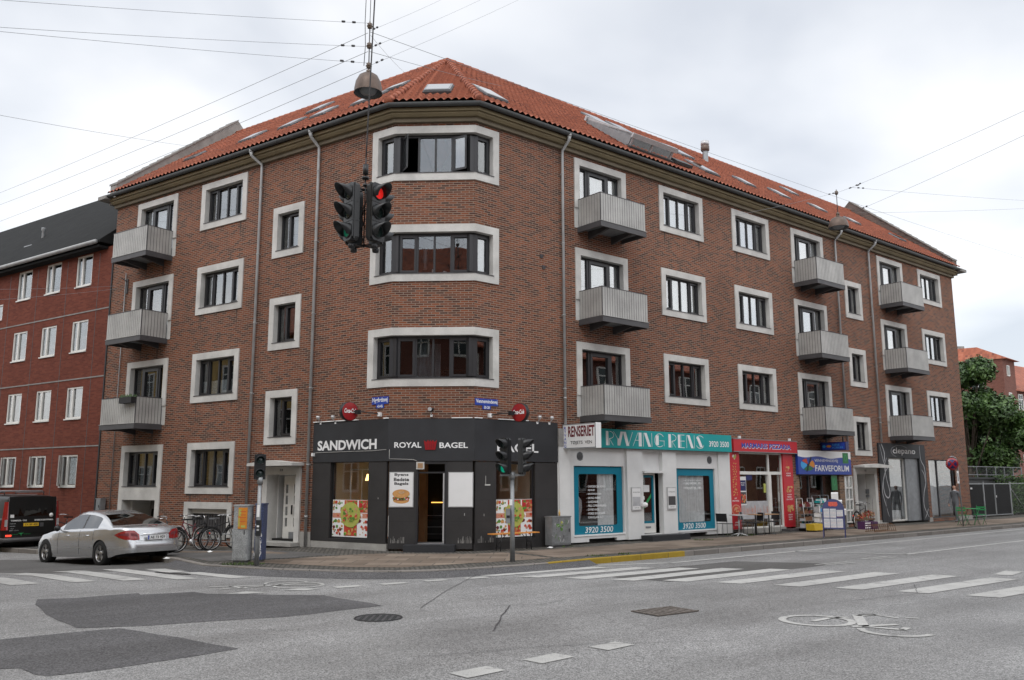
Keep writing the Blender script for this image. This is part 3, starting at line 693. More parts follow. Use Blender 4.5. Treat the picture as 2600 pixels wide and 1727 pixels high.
# split: R, L and chamfer hip
rf = pantiles(FR, lambda v: cR+(sAR-cR)*v, lambda v: LEN_R, 'tile_clay')
r2 = pantiles(FL, lambda v: cL+(sAL-cL)*v, lambda v: LEN_L, 'tile_clay')
rf.f += [[i+len(rf.v) for i in f] for f in r2.f]; rf.v += r2.v; rf.mi += r2.mi; rf.sm += r2.sm
sAC = (AP-K).dot(dC); oAC = (AP-K).dot(nC)
e0 = (mitre(EO, 'K')-K).dot(dC); e1 = (mitre(EO, 'M')-K).dot(dC)
_RO = RO; RO = oAC
r3 = pantiles(FC, lambda v: e0+(sAC-e0)*v, lambda v: e1+(sAC-e1)*v, 'tile_clay')
RO = _RO
rf.f += [[i+len(rf.v) for i in f] for f in r3.f]; rf.v += r3.v; rf.mi += r3.mi; rf.sm += r3.sm
# rear slopes (plain)
bm_ = [FR(LEN_R, RO, RZ), FR(LEN_R, -DEP-0.3, 11.3), Vector((inter(-DEP-0.3).x*Q, inter(-DEP-0.3).y*Q, 11.3*Q)), Vector((AP.x*Q, AP.y*Q, RZ*Q)), FL(LEN_L, RO, RZ), FL(LEN_L, -DEP-0.3, 11.3)]
rf.add([tuple(p) for p in bm_], [(0, 1, 2, 3), (3, 2, 5, 4)], 'tile_clay', False, ID)
roof = rf.build('roof', bld, recalc=False)
# hip and ridge barrels
def barrels(a, b, m='tile_clay', r=0.125, step=0.36):
    mb = MB(ID, [m]); a, b = Vector(a), Vector(b); n = max(1, int((b-a).length/step)); d = (b-a)/n
    for i in range(n):
        p = a+d*i; mb.tube([p, p+d*1.06], [r*1.12, r*0.9], 12, m)
    return mb
def put(mb2, mb): 
    off = len(mb.v); mb.f += [[i+off for i in f] for f in mb2.f]; mb.v += mb2.v; mb.mi += mb2.mi; mb.sm += mb2.sm
AP3 = Vector((AP.x*Q, AP.y*Q, RZ*Q+0.02))
eK = Vector((mitre(EO, 'K').x*Q, mitre(EO, 'K').y*Q, EZ*Q+0.02)); eM = Vector((mitre(EO, 'M').x*Q, mitre(EO, 'M').y*Q, EZ*Q+0.02))
hb = barrels(eK, AP3); put(barrels(eM, AP3), hb)
put(barrels(FR(LEN_R, RO, RZ+0.01), AP3, r=0.11), hb); put(barrels(FL(LEN_L, RO, RZ+0.01), AP3, r=0.11), hb)
hb.build('ridge_tiles', roof, recalc=False)
# gable parapets
def parapet(T, s0, s1, label=None):
    mb = MB(T, ['parapet_grey', 'brick_parapet', 'concrete_dark', 'tile_clay'])
    prof = [(-DEP, 11.2), (0.12, 11.2), (0.12, 11.90), (RO, RZ+0.56), (-DEP, 11.7)]
    prof2 = [(0.42, 11.20), (0.42, 11.42), (0.12, 11.30)]
    mb.prism([(o, z) for o, z in prof], 0, s0, s1, 'parapet_grey' if T is FL else 'brick_parapet')
    mb.box(s0-0.03, s1+0.08, 0.05, 0.50, 11.28, 11.40, 'concrete_dark')
    # coping of old tiles, stepped
    n = 17
    for i in range(n):
        a = i/n; b = (i+1)/n
        o0, z0 = 0.14+(RO-0.14)*a, 11.91+(RZ+0.57-11.91)*a; o1, z1 = 0.14+(RO-0.14)*b, 11.91+(RZ+0.57-11.91)*b
        mb.prism([(o0, z0+0.05), (o1, z1+0.02), (o1, z1-0.02), (o0, z0-0.02)], 0, s0-0.05, s1+0.05, 'concrete_dark')
    mb.build('gable_parapet', bld)
parapet(FR, LEN_R+0.0, LEN_R+0.42); parapet(FL, LEN_L, LEN_L+0.36)
# ---- roof windows (s centre, v distance up the slope in survey units, w, h)
SL = math.hypot(EO-RO, RZ-EZ); cs_, sn_ = (EO-RO)/SL, (RZ-EZ)/SL
def slope(T, run_off=None):
    c, s = (cs_, sn_) if run_off is None else run_off
    return lambda x, y, h: T(x, EO-y*c+(h+.06)*s, EZ+y*s+(h+.06)*c)
def rooflight(T, s, v, w, h, lift=0.0, open_=False, run=None):
    ST = slope(T, run); mb = MB(ST, ['zinc'])
    a, b, c, d = s-w/2, s+w/2, v-h/2, v+h/2
    ringbox2 = [(a, b, c, c+0.08), (a, b, d-0.08, d), (a, a+0.07, c+0.08, d-0.08), (b-0.07, b, c+0.08, d-0.08)]
    for x0, x1, y0, y1 in ringbox2: mb.box(x0, x1, y0, y1, -0.05, 0.06, 'zinc')
    for x0, x1, y0, y1 in ((a-0.03, b+0.03, c-0.07, c), (a-0.03, b+0.03, d, d+0.03), (a-0.03, a, c, d), (b, b+0.03, c, d)): mb.box(x0, x1, y0, y1, -0.06, 0.02, 'steel_dark')
    w_ = mb.build('roof_window', roof)
    pm = MB(ST, ['pane_sky']); 
    if open_:
        pm.add([(a, d, 0.14), (b, d, 0.14), (b, c+0.1, 0.55), (a, c+0.1, 0.55)], [(0, 1, 2, 3)], 'pane_sky')
    else: pm.box(a+0.05, b-0.05, c+0.06, d-0.06, 0.062, 0.068)
    pm.name = 'p'
    o = pm.build('roof_window_pane', roof, recalc=not open_)
for s, v, w, h, op in ((0.92, 1.35, 0.75, 1.0, 0), (8.0, 4.85, 0.8, 0.95, 0), (9.3, 4.9, 0.8, 0.95, 0), (12.0, 4.3, 0.8, 1.2, 0), (10.95, 1.9, 0.8, 1.1, 0), (13.9, 2.3, 0.6, 0.8, 0), (20.3, 4.9, 0.55, 0.8, 0), (16.6, 2.6, 0.6, 0.85, 0), (19.3, 2.5, 0.6, 0.7, 0), (21.9, 2.35, 0.6, 0.6, 0), (25.9, 2.3, 0.6, 0.65, 0)):
    rooflight(FR, s, v, w, h)
for s, v, w, h, op in ((1.95, 1.85, 0.9, 0.8, 0), (1.45, 2.65, 0.7, 0.5, 0), (6.2, 4.4, 0.65, 0.85, 0), (4.2, 2.3, 0.6, 0.8, 0), (5.55, 2.2, 0.6, 0.8, 0), (7.45, 2.2, 0.65, 0.8, 0), (10.6, 2.3, 0.6, 0.55, 1)):
    rooflight(FL, s, v, w, h)
sc_ = math.hypot(EO-oAC, RZ-EZ)
rooflight(FC, CW/2+0.02, 1.42, 0.72, 0.85, run=((EO-oAC)/sc_, (RZ-EZ)/sc_))
# long glazed dormer on the right wing
ST = slope(FR)
dm = MB(ST, ['zinc', 'frame_white'])
dm.prism([(0.75, 0.0), (0.75, 0.42), (3.0, 0.12), (3.0, 0.0)], 0, 6.05, 6.12, 'galv'); dm.prism([(0.75, 0.0), (0.75, 0.42), (3.0, 0.12), (3.0, 0.0)], 0, 8.02, 8.09, 'galv')
for s in (6.05, 6.7, 7.37, 8.02): dm.prism([(0.70, 0.34), (0.70, 0.44), (3.05, 0.17), (3.05, 0.10)], 0, s, s+0.07, 'galv_light')
for s in (6.12, 7.04, 8.0): dm.box(s-0.03, s+0.03, 0.70, 0.76, 0.03, 0.34, 'galv_light')
dm.box(6.0, 8.14, 0.66, 0.72, 0.30, 0.45, 'galv_light'); dm.box(6.0, 8.14, 0.60, 0.76, 0.0, 0.05, 'gutter_zinc'); dm.box(6.0, 8.14, 3.0, 3.1, 0.05, 0.2, 'galv_light')
do = dm.build('dormer', roof)
pm = MB(ST, ['pane_sky']); pm.add([(6.12, 0.76, 0.40), (8.02, 0.76, 0.40), (8.02, 3.0, 0.14), (6.12, 3.0, 0.14)], [(0, 1, 2, 3)], 'pane_sky'); pm.add([(6.12, 0.73, 0.05), (8.02, 0.73, 0.05), (8.02, 0.73, 0.33), (6.12, 0.73, 0.33)], [(0, 1, 2, 3)], 'pane_sky'); pm.build('roof_window_pane', roof, recalc=False)
lf = MB(ST, ['gutter_zinc']); lf.box(8.2, 9.0, 0.55, 0.95, 0.02, 0.12); lf.build('roof_flashing', roof)
vp = MB(ID, ['galv_light', 'copper_brown', 'galv'])
c = FR(14.5, EO-5.0*cs_, EZ+5.0*sn_)
vp.lathe([(0.13, -0.3), (0.13, 0.50)], c, 2, 16, 'galv'); vp.lathe([(0.14, 0.50), (0.20, 0.56), (0.20, 0.76), (0.15, 0.8)], c, 2, 16, 'copper_brown'); vp.lathe([(0.15, 0.80), (0.20, 0.84), (0.19, 1.0), (0.001, 1.02)], c, 2, 16, 'galv_light')
vp.build('flue', roof)
# ---- balconies
def balcony(T, s0, s1, z, extra=None):
    o1 = 0.93
    mb = MB(T, ['steel_dark'])
    mb.box(s0-0.02, s1+0.02, o1-0.03, o1+0.02, z-0.17, z-0.01, 'steel_dark'); mb.box(s0-0.02, s0+0.03, 0.0, o1-0.03, z-0.17, z-0.01, 'steel_dark'); mb.box(s1-0.03, s1+0.02, 0.0, o1-0.03, z-0.17, z-0.01, 'steel_dark')
    for s in (s0+0.45, s1-0.45):
        mb.prism([(0.0, z-0.28), (0.0, z-0.05), (o1-0.04, z-0.05), (o1-0.04, z-0.12)], 0, s-0.035, s+0.035, 'steel_dark')
    mb.box(s0+0.03, s1-0.03, 0.0, o1-0.03, z-0.05, z-0.02, 'zinc')
    b = mb.build('balcony', bld)
    pn = MB(T, ['balcony_panel', 'steel_black'])
    h0, h1 = z+0.0, z+0.80
    n = 19
    for i in range(n):
        a = s0+(s1-s0)*i/n; w = (s1-s0)/n; pn.box(a+0.008, a+w-0.010, o1-0.012, o1+0.008, h0, h1, 'balcony_panel')
        pn.box(a-0.010, a+0.008, o1-0.014, o1-0.002, h0, h1, 'steel_dark')
    pn.box(s0+0.01, s1-0.01, o1-0.03, o1-0.016, h0, h1-0.01, 'steel_dark')
    for sx, sg in ((s0, 1), (s1, -1)):
        m_ = 8
        for i in range(m_):
            a = 0.05+(o1-0.07)*i/m_; w = (o1-0.07)/m_; pn.box(sx-0.008, sx+0.012, a+0.006, a+w-0.010, h0, h1, 'balcony_panel')
            pn.box(sx-0.002, sx+0.010, a-0.010, a+0.006, h0, h1, 'steel_dark')
        pn.box(sx+sg*0.014, sx+sg*0.024, 0.06, o1-0.04, h0, h1-0.01, 'steel_dark')
    pn.build('balcony_panels', b)
    rl = MB(T, ['steel_dark'])
    rl.box(s0-0.012, s1+0.012, o1-0.02, o1+0.014, h1+0.0, h1+0.022); 
    for sx in (s0, s1): rl.box(sx-0.012, sx+0.014, 0.0, o1-0.02, h1, h1+0.022)
    rl.build('handrail', b)
    ed = MB(T, ['balcony_panel']); ed.box(s0-0.03, s1+0.03, o1-0.01, o1+0.035, z-0.012, z-0.001); ed.build('floor_edge', b)
    if extra:
        bx = MB(T, ['black', 'leaf_a'])
        if extra == 'box': bx.box(s0+0.1-0.15, s0+0.75-0.15, o1+0.03, o1+0.19, h1-0.2, h1-0.02, 'black')
        for _ in range(160):
            a = rnd.uniform(s0-0.05, s0+0.62) if extra == 'box' else rnd.uniform(s0+0.1, s0+0.8)
            y = rnd.uniform(o1-0.02, o1+0.2) if extra == 'box' else rnd.uniform(o1-0.35, o1-0.1)
            q = h1-0.02 if extra == 'box' else h1-0.05; hh = rnd.uniform(0.01, 0.13)
            bx.add([(a, y, q), (a+rnd.uniform(-.06, .06), y+rnd.uniform(-.04, .04), q+hh), (a+rnd.uniform(.01, .05), y, q+hh*0.4)], [(0, 1, 2)], 'leaf_a')
        bx.build('planter', b)
for i, z in enumerate((8.85, 6.14, 3.42)):
    balcony(FR, 3.72, 5.57, z); balcony(FR, 14.80, 16.65, z, 'plants' if i == 0 else None); balcony(FR, 21.14, 22.99, z, 'plants' if i == 0 else None)
    balcony(FL, 9.55, 11.40, z, 'box' if i == 2 else None)

paint('rain_stain', (0.085, 0.062, 0.05), 0.95, var=0.4, scale=8)
def stains(T, places):
    rg = random.Random(12); mb = MB(T, ['rain_stain'])
    for s, z in places:
        for k in range(5):
            x = s+rg.uniform(-.05, .05); w = rg.uniform(.006, .02); l = rg.uniform(.15, .6)
            mb.add([(x-w, .0015, z), (x+w, .0015, z), (x+w*.3, .0015, z-l), (x-w*.1, .0015, z-l*.9)], [(0, 1, 2, 3)], 'rain_stain')
    o = mb.build('rain_marks', bld, recalc=False); o['kind'] = 'stuff'
stains(FR, [(u+.25, BOT[i]-.003) for u, v, k in COLS.values() if k == 'wide' for i in range(3)]+[(v-.25, BOT[i]-.003) for u, v, k in COLS.values() if k == 'wide' for i in range(3)])
stains(FL, [(x, b-.003) for x in (6.2, 7.9) for b in BOT+[1.29]]+[(x, z-.29) for x in (10.0, 10.95) for z in (8.85, 6.14, 3.42)])
# ---------------------------------------------------------------- ground, road, pavement
def Lp(s, o): p = MM+dL*s+nL*o; return (p.x, p.y)
def Rp(s, o): p = K+dR*s+nR*o; return (p.x, p.y)
g = MB(ID, ['asphalt']); r = ROAD*Q
g.add([(-400, -300, r), (400, -300, r), (400, 500, r), (-400, 500, r)], [(0, 1, 2, 3)], 'asphalt')
struct(g.build('road', recalc=False))
KP = [Lp(60, 3.2), Lp(5.2, 3.2), Lp(3.9, 3.6), Lp(2.4, 4.2), Lp(0.7, 4.75), (-5.07, 17.64), (-4.55, 17.40), (-4.0, 17.22), (-3.5, 17.07), (-2.99, 16.98), (-2.6, 16.94), (-2.2, 16.95), (-1.8, 17.0), (-1.4, 17.14), (-1.0, 17.34), (-0.5, 17.66), (0.0, 18.0), (0.75, 18.58), Rp(0.6, 3.4), Rp(3.85, 3.4), Rp(60, 3.4)]
def offs(P, d):
    out = []
    for i, p in enumerate(P):
        a = Vector(P[max(i-1, 0)]); b = Vector(P[min(i+1, len(P)-1)]); t = (b-a).normalized()
        out.append((p[0]+t.y*d, p[1]-t.x*d))
    return out
def ribbon(mb, A, B, z, m, z2=None):
    n = len(A); mb.add([(x, y, z) for x, y in A]+[(x, y, z if z2 is None else z2) for x, y in B], [(i, i+1, n+i+1, n+i) for i in range(n-1)], m, False, FW)
pv = MB(FW, ['setts']); 
inner = offs(KP, -0.11)
far = [Rp(60, -40), (0, 90), Lp(60, -40)]
pv.add([(x, y, PAV) for x, y in inner+far], [tuple(range(len(inner)+3))[::-1]], 'setts'); pv.uvd = dR
struct(pv.build('pavement', recalc=False))
yi0, yi1 = 17, 19
kb = MB(FW, ['kerb_stone'])
def kerb(mb, i0, i1, m):
    A, B = KP[i0:i1+1], inner[i0:i1+1]
    ribbon(mb, A, A, PAV-0.01, m, ROAD-0.02); C2 = offs(KP, -0.012)[i0:i1+1]
    ribbon(mb, A, C2, PAV-0.01, m, PAV+0.004); ribbon(mb, C2, B, PAV+0.004, m); ribbon(mb, B, B, PAV+0.004, m, PAV-0.05)
kerb(kb, 0, yi0, 'kerb_stone'); kerb(kb, yi1, len(KP)-1, 'kerb_stone'); kb.uvd = dR
struct(kb.build('kerb', recalc=False))
ky = MB(FW, ['kerb_yellow']); kerb(ky, yi0, yi1, 'kerb_yellow'); ky.uvd = dR; struct(ky.build('kerb_painted_yellow', recalc=False))
def sheet(name, pts, z, m, uvd=None):
    b = MB(FW, [m]); b.add([(x, y, z) for x, y in pts], [tuple(range(len(pts)))], m); b.uvd = uvd
    o = b.build(name, recalc=False)
    if o.data.polygons[0].normal.z < 0: o.data.flip_normals()
    return struct(o)
e4 = 0.0036
def inset(P, k):  # jitter an outline a little so edges are not ruler straight
    out = []
    for i, p in enumerate(P):
        q = P[(i+1) % len(P)]; n = max(1, int(math.dist(p, q)/0.35))
        for j in range(n):
            t = j/n; out.append((p[0]+(q[0]-p[0])*t+rnd.uniform(-k, k), p[1]+(q[1]-p[1])*t+rnd.uniform(-k, k)))
    return out
sheet('paving_slabs', [Rp(0.55, 0.8), Rp(60, 0.8), Rp(60, 2.75), Rp(0.3, 2.75)], PAV+e4, 'paving', dR)
sheet('paving_slabs', [Lp(-0.2, 0.9), Lp(0.6, 3.9), (-3.2, 17.7), (-2.2, 17.6), Rp(0.1, 2.75), Rp(0.3, 0.8), (-0.9, 20.9), (-3.0, 21.0)], PAV+e4, 'paving', dC)
sheet('footway_asphalt', inset([Lp(0.2, 1.4), Lp(60, 1.0), Lp(60, 3.0), Lp(5.3, 3.0), Lp(3.6, 3.5), Lp(1.2, 4.2)], 0.02), PAV+e4, 'asphalt_walk')
sheet('paving_slabs', [Lp(1.5, 1.75), Lp(9, 1.75), Lp(9, 2.15), Lp(1.5, 2.3)], PAV+2*e4, 'paving', dL)
sheet('footway_asphalt', inset([Lp(0.3, 2.5), Lp(1.6, 2.1), Lp(2.6, 3.0), Lp(1.0, 3.9)], 0.02), PAV+3*e4, 'asphalt_walk')
# dark gutter band and patches
gb = MB(FW, ['asphalt_patch']); A = offs(KP, -.004)[3:19]; ribbon(gb, A, [(x+rnd.uniform(-.01, .01), y+rnd.uniform(-.01, .01)) for x, y in offs(KP, 0.30)[3:19]], PAV-0.022, 'asphalt_patch', ROAD+e4)
struct(gb.build('gutter_strip', recalc=False))
sheet('road_patch', inset([(-7.09, 13.28), (-7.35, 13.87), (-6.84, 14.06), (-6.13, 14.6), (-5.99, 14.45), (-5.27, 14.79), (-4.95, 14.52), (-3.03, 14.31), (-1.87, 13.09), (-2.7, 12.37), (-3.04, 12.09), (-3.74, 11.76), (-4.55, 11.35), (-5.39, 11.18), (-5.95, 11.79)], 0.030), ROAD+e4, 'asphalt_patch')
sheet('road_patch', inset([(-5.88, 10.4), (-4.85, 11.18), (-2.95, 9.81), (-3.6, 9.04), (-3.96, 8.71), (-4.35, 8.46), (-4.5, 8.54), (-4.79, 8.8), (-5.8, 8.6)], 0.026), ROAD+e4, 'asphalt_patch')
sheet('road_patch', inset([(3.32, 18.77), (5.04, 20.2), (7.07, 19.52), (6.13, 18.66), (2.85, 16.12), (1.9, 16.9)], 0.01), ROAD+e4, 'asphalt_walk')
sheet('road_patch', inset([(-9.3, 17.9), (-14, 21.0), (-13.0, 22.8), Lp(6, 3.3), Lp(3.6, 3.75), Lp(2.3, 4.3), (-6.9, 18.55)], 0.01), ROAD+e4, 'asphalt_walk')
zm = ROAD+2*e4
def quads(name, L_):
    b = MB(FW, ['road_white'])
    for P in L_: b.add([(x, y, zm) for x, y in P], [tuple(range(len(P)))], 'road_white')
    o = b.build(name, recalc=False)
    if o.data.polygons[0].normal.z < 0: o.data.flip_normals()
    return struct(o)
def stripes(base, P0, P1, n, step, w):
    pass
Rz = [[(-1.49, 17.49), (-1.02, 17.35), (1.21, 18.85), (0.8, 18.97)], [(-0.71, 17.25), (-0.33, 17.12), (2.06, 18.77), (1.68, 18.92)], [(0.1, 16.97), (0.50, 16.82), (2.99, 18.62), (2.59, 18.80)], [(0.94, 16.72), (1.36, 16.53), (3.88, 18.50), (3.48, 18.70)], [(1.80, 16.44), (2.21, 16.26), (4.77, 18.38), (4.36, 18.60)], [(2.72, 16.30), (3.13, 16.08), (5.71, 18.23), (5.32, 18.43)], [(3.62, 15.97), (4.02, 15.75), (6.67, 17.85), (6.27, 18.10)], [(4.53, 15.53), (4.92, 15.30), (7.55, 17.43), (7.16, 17.70)], [(5.42, 15.10), (5.81, 14.87), (8.46, 16.93), (8.07, 17.20)], [(6.27, 14.63), (6.67, 14.37), (9.27, 16.38), (8.90, 16.68)], [(7.12, 14.10), (7.51, 13.82), (10.1, 15.8), (9.72, 16.1)], [(7.95, 13.6), (8.35, 13.32), (10.9, 15.3), (10.5, 15.6)]]
quads('zebra_crossing', Rz)
Lz = [[(-12.6, 17.4), (-12.25, 17.65), (-9.7, 15.5), (-10.05, 15.25)], [(-11.45, 18.0), (-11.05, 18.2), (-8.45, 16.0), (-8.80, 15.72)], [(-10.45, 18.29), (-10.02, 18.40), (-7.60, 16.36), (-7.96, 16.18)], [(-9.49, 18.43), (-9.08, 18.57), (-6.78, 16.62), (-7.14, 16.42)], [(-8.54, 18.55), (-8.1, 18.66), (-5.86, 16.77), (-6.22, 16.60)], [(-7.67, 18.62), (-7.26, 18.68), (-6.60, 18.02), (-6.93, 17.85)], [(-6.63, 17.86), (-6.3, 17.98), (-4.95, 16.97), (-5.30, 16.80)], [(-6.60, 18.60), (-6.25, 18.72), (-4.16, 17.29), (-4.49, 17.14)], [(-4.43, 17.98), (-4.13, 18.05), (-3.40, 17.62), (-3.66, 17.47)]]
Lz = Lz[1:8]+[[(-3.95, 17.04), (-3.70, 17.12), (-3.1, 16.82), (-3.4, 16.72)]]
quads('zebra_crossing', Lz)
def stroke(P, w):
    out = []
    for a, b in zip(P, P[1:]):
        d = (Vector(b)-Vector(a)).normalized(); n = Vector((-d.y, d.x))*w/2; e = d*w*0.2
        a2, b2 = Vector(a)-e, Vector(b)+e; out.append([tuple(a2+n), tuple(b2+n), tuple(b2-n), tuple(a2-n)])
    return out
dash = [[(-4.62, 14.47), (-4.29, 14.49), (-3.98, 14.66), (-4.40, 14.79)], [(-3.83, 14.98), (-3.45, 14.90), (-3.25, 15.14), (-3.62, 15.22)]]
for a, b in (((-3.1, 15.35), (-2.63, 15.54)), ((-2.37, 15.79), (-1.88, 16.01)), ((-1.66, 16.28), (-1.2, 16.46)), ((-0.95, 16.71), (-0.46, 16.91))): dash += stroke([(a[0]+.1, a[1]), (b[0]-.06, b[1])], 0.22)
dash += [[(-0.60, 8.54), (-0.41, 8.33), (-0.07, 8.66), (-0.26, 8.86)], [(0.10, 9.16), (0.29, 8.97), (0.63, 9.30), (0.44, 9.50)], [(0.83, 9.84), (1.02, 9.65), (1.34, 9.97), (1.15, 10.16)], [(9.25, 17.2), (9.53, 17.05), (10.15, 17.74), (9.88, 17.92)]]
quads('dashed_line', dash)
quads('edge_line', stroke([(0.61, 18.80), (3.5, 19.77), (7.38, 22.99), (19.53, 33.6), (60, 67.5)], 0.13))
quads('lane_line', stroke([(7.3, 22.9), (9.72, 21.98), (15.56, 26.97), (55, 60)], 0.12)+stroke([(6.56, 19.30), (7.51, 19.97)], 0.07)+stroke([(6.75, 19.22), (7.6, 19.80)], 0.07)+stroke([(8.1, 20.66), (8.95, 21.30)], 0.07)+stroke([(8.25, 20.55), (9.1, 21.17)], 0.07))
def ringpts(c, r, w, a0, a1, n=28, sx=1.0, sy=1.0, rot=0):
    out = []
    for i in range(n):
        t0 = a0+(a1-a0)*i/n; t1 = a0+(a1-a0)*(i+1)/n; q = []
        for t, rr in ((t0, r-w/2), (t1, r-w/2), (t1, r+w/2), (t0, r+w/2)):
            x, y = rr*sx*math.cos(t), rr*sy*math.sin(t); q.append((c[0]+x*math.cos(rot)-y*math.sin(rot), c[1]+x*math.sin(rot)+y*math.cos(rot)))
        out.append(q)
    return out
tau = 2*math.pi
bk = ringpts((3.93, 11.64), 0.43, 0.10, 0, tau)
bk += stroke([(3.88, 11.60), (4.18, 11.86), (4.42, 11.90)], 0.085)+stroke([(4.21, 11.16), (4.40, 11.20), (4.80, 11.30)], 0.10)+stroke([(4.36, 11.20), (4.62, 12.06), (4.86, 12.16)], 0.13)+stroke([(4.66, 12.14), (4.86, 12.16), (5.05, 11.84)], 0.07)+stroke([(5.18, 11.84), (5.31, 11.80)], 0.06)+stroke([(4.35, 11.16), (4.72, 10.92), (4.83, 11.05)], 0.09)
bk += ringpts((4.62, 10.86), 0.40, 0.095, math.pi*0.86, math.pi*1.75, 18)
quads('cycle_symbol', bk)
b2 = ringpts((-3.75, 15.68), 0.42, 0.06, 0, tau)+ringpts((-4.05, 16.02), 0.36, 0.05, 0.3, 3.6, 16)
b2 += stroke([(-5.21, 15.45), (-4.34, 15.65), (-3.4, 15.8)], 0.07)+stroke([(-4.93, 15.10), (-4.2, 15.60), (-3.8, 15.95)], 0.07)+stroke([(-4.9, 15.55), (-4.55, 15.25)], 0.07)
quads('cycle_symbol', b2)
# cracks, covers
def crackline(P, w=0.011):
    b = MB(FW, ['asphalt_patch']); Q2 = []
    for a, c in zip(P, P[1:]):
        for j in range(6): t = j/6; Q2.append((a[0]+(c[0]-a[0])*t+rnd.uniform(-.01, .01), a[1]+(c[1]-a[1])*t+rnd.uniform(-.01, .01)))
    Q2.append(P[-1])
    for qd in stroke(Q2, w): b.add([(x, y, ROAD+3*e4) for x, y in qd], [(0, 1, 2, 3)], 'steel_dark')
    struct(b.build('road_joint', recalc=False))
crackline([(-1.31, 12.82), (-1.11, 14.72), (-0.72, 17.22)]); crackline([(-0.23, 10.91), (-0.14, 12.13), (-0.04, 13.07)], 0.016); crackline([(-0.3, 13.02), (0.42, 13.15), (0.81, 13.74)], 0.014); crackline([(4.6, 13.2), (6.5, 14.4), (7.0, 15.6)], 0.010); crackline([(-1.0, 9.3), (0.4, 9.9), (2.2, 10.2)], 0.010); crackline([(1.2, 14.6), (3.0, 15.0), (5.2, 14.3)], 0.008); crackline([(-3.4, 11.0), (-1.6, 10.9), (-0.23, 10.91)], 0.008); crackline([(7.2, 21.8), (8.6, 23.1)], 0.012); crackline([(5.5, 21.3), (7.2, 21.2)], 0.012)
mh = MB(FW, ['steel_dark']); mh.disc((-1.78, 11.94, ROAD+e4), 0.31, 2, 32, 'steel_dark', 0.31)
for a in range(6):
    for b_ in range(6):
        x, y = -1.78+(a-2.5)*0.085, 11.94+(b_-2.5)*0.085
        if math.hypot(x+1.78, y-11.94) < 0.25: mh.box(x-0.022, x+0.022, y-0.022, y+0.022, ROAD+e4, ROAD+e4+0.008, 'gutter_zinc')
mh.ring((-1.78, 11.94, ROAD+e4), 0.31, 0.012, 2, 32, 6, 'steel_black')
tag(mh.build('manhole_cover', base=(-1.78*Q, 11.94*Q, ROAD*Q)), 'round dark iron manhole cover in the road left of the middle', 'manhole cover')
paint('kerb_rust', (0.13, 0.112, 0.098), 0.8, var=0.3, scale=10)
gt = MB(ID, ['steel_dark', 'kerb_rust', 'black'])
gt.add([(-.45, -.3, .006), (.45, -.3, .006), (.45, .3, .006), (-.45, .3, .006)], [(0, 1, 2, 3)], 'asphalt_patch')
for i in range(8): gt.box(-.43+i*.115, -.37+i*.115, -.28, .28, 0.008, 0.022, 'kerb_rust')
gt.box(-.45, .45, -.3, -.27, .006, .024, 'kerb_rust'); gt.box(-.45, .45, .27, .3, .006, .024, 'kerb_rust'); gt.box(-.45, .45, -.02, .02, .008, .02, 'kerb_rust')
tag(gt.build('drain_grate', loc=(2.11*Q, 12.45*Q, ROAD*Q), rotz=R_(35)), 'dark slotted drain grate in the asphalt in the middle of the road', 'drain grate')
mh2 = MB(ID, ['steel_black']); mh2.box(-.55, .55, -.04, .04, 0.0, 0.012); mh2.box(-.5, .5, -.11, -.07, 0.0, .010, 'asphalt_patch')
tag(mh2.build('drain_cover', loc=(-6.75*Q, 17.75*Q, ROAD*Q), rotz=R_(-30)), 'black cracked drain cover on the left zebra crossing', 'drain cover')
# weeds and leaves along the kerb
wd = MB(ID, ['kerb_weed'])
for c, rad, n in (((-5.55, 18.35), 0.45, 260), ((1.9, 20.2), 0.25, 60), ((2.6, 20.7), 0.15, 60), ((7.2, 27.9), 0.5, 160), ((1.2, 23.2), 0.4, 80), ((5.5, 25.6), 0.3, 80)):
    for _ in range(n):
        t = rnd.uniform(0, tau); rr = rad*math.sqrt(rnd.random()); x, y = (c[0]+rr*math.cos(t))*Q, (c[1]+rr*0.5*math.sin(t))*Q; h = rnd.uniform(0.02, 0.07); a = rnd.uniform(0, tau)
        wd.add([(x, y, PAV*Q), (x+0.02*math.cos(a), y+0.02*math.sin(a), PAV*Q), (x+0.03*math.cos(a+1), y+0.03*math.sin(a+1), PAV*Q+h)], [(0, 1, 2)], 'kerb_weed')
w_ = wd.build('weeds', recalc=False); w_['kind'] = 'stuff'; w_['label'] = 'green weeds between the paving stones along the kerb'; w_['category'] = 'weeds'
# ---------------------------------------------------------------- other houses
def simple_window(T, host, s0, s1, z0, z1, frame='frame_white', split=(0.36,), dep=-0.10, cur=None, name='window', pane='pane_low', back=0.045):
    m = MB(T, [frame]); ringbox(m, T, s0, s1, z0, z1, 0.055, dep, dep+0.07, frame)
    xs = [s0]+[s1-(s1-s0)*k for k in split]+[s1]
    for x in xs[1:-1]: m.box(x-0.045, x+0.045, dep+0.005, dep+0.075, z0+0.055, z1-0.055, frame)
    m.box(s0-0.01, s1+0.01, dep, 0.03, z0-0.04, z0, frame)
    w = m.build(name, host); p = MB(T, [pane]); p.box(s0+0.05, s1-0.05, dep+0.02, dep+0.03, z0+0.05, z1-0.05, pane); p.build('pane', w)
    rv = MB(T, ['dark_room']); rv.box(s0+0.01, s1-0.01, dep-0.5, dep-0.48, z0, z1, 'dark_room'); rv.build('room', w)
    if cur: curtain(w, T, s0+0.08, s0+(s1-s0)*cur, z0+0.06, z1-0.06, 'cloth_white', dep-0.1)
    return w
lb = thing('apartment_building', 'dark red brick apartment house with slate roof and plain white windows at the left edge', 'building', FL(20, 0, PAV))
holes = []; rz_ = [(8.53, 9.65), (6.17, 7.28), (3.82, 4.92), (1.50, 2.57)]
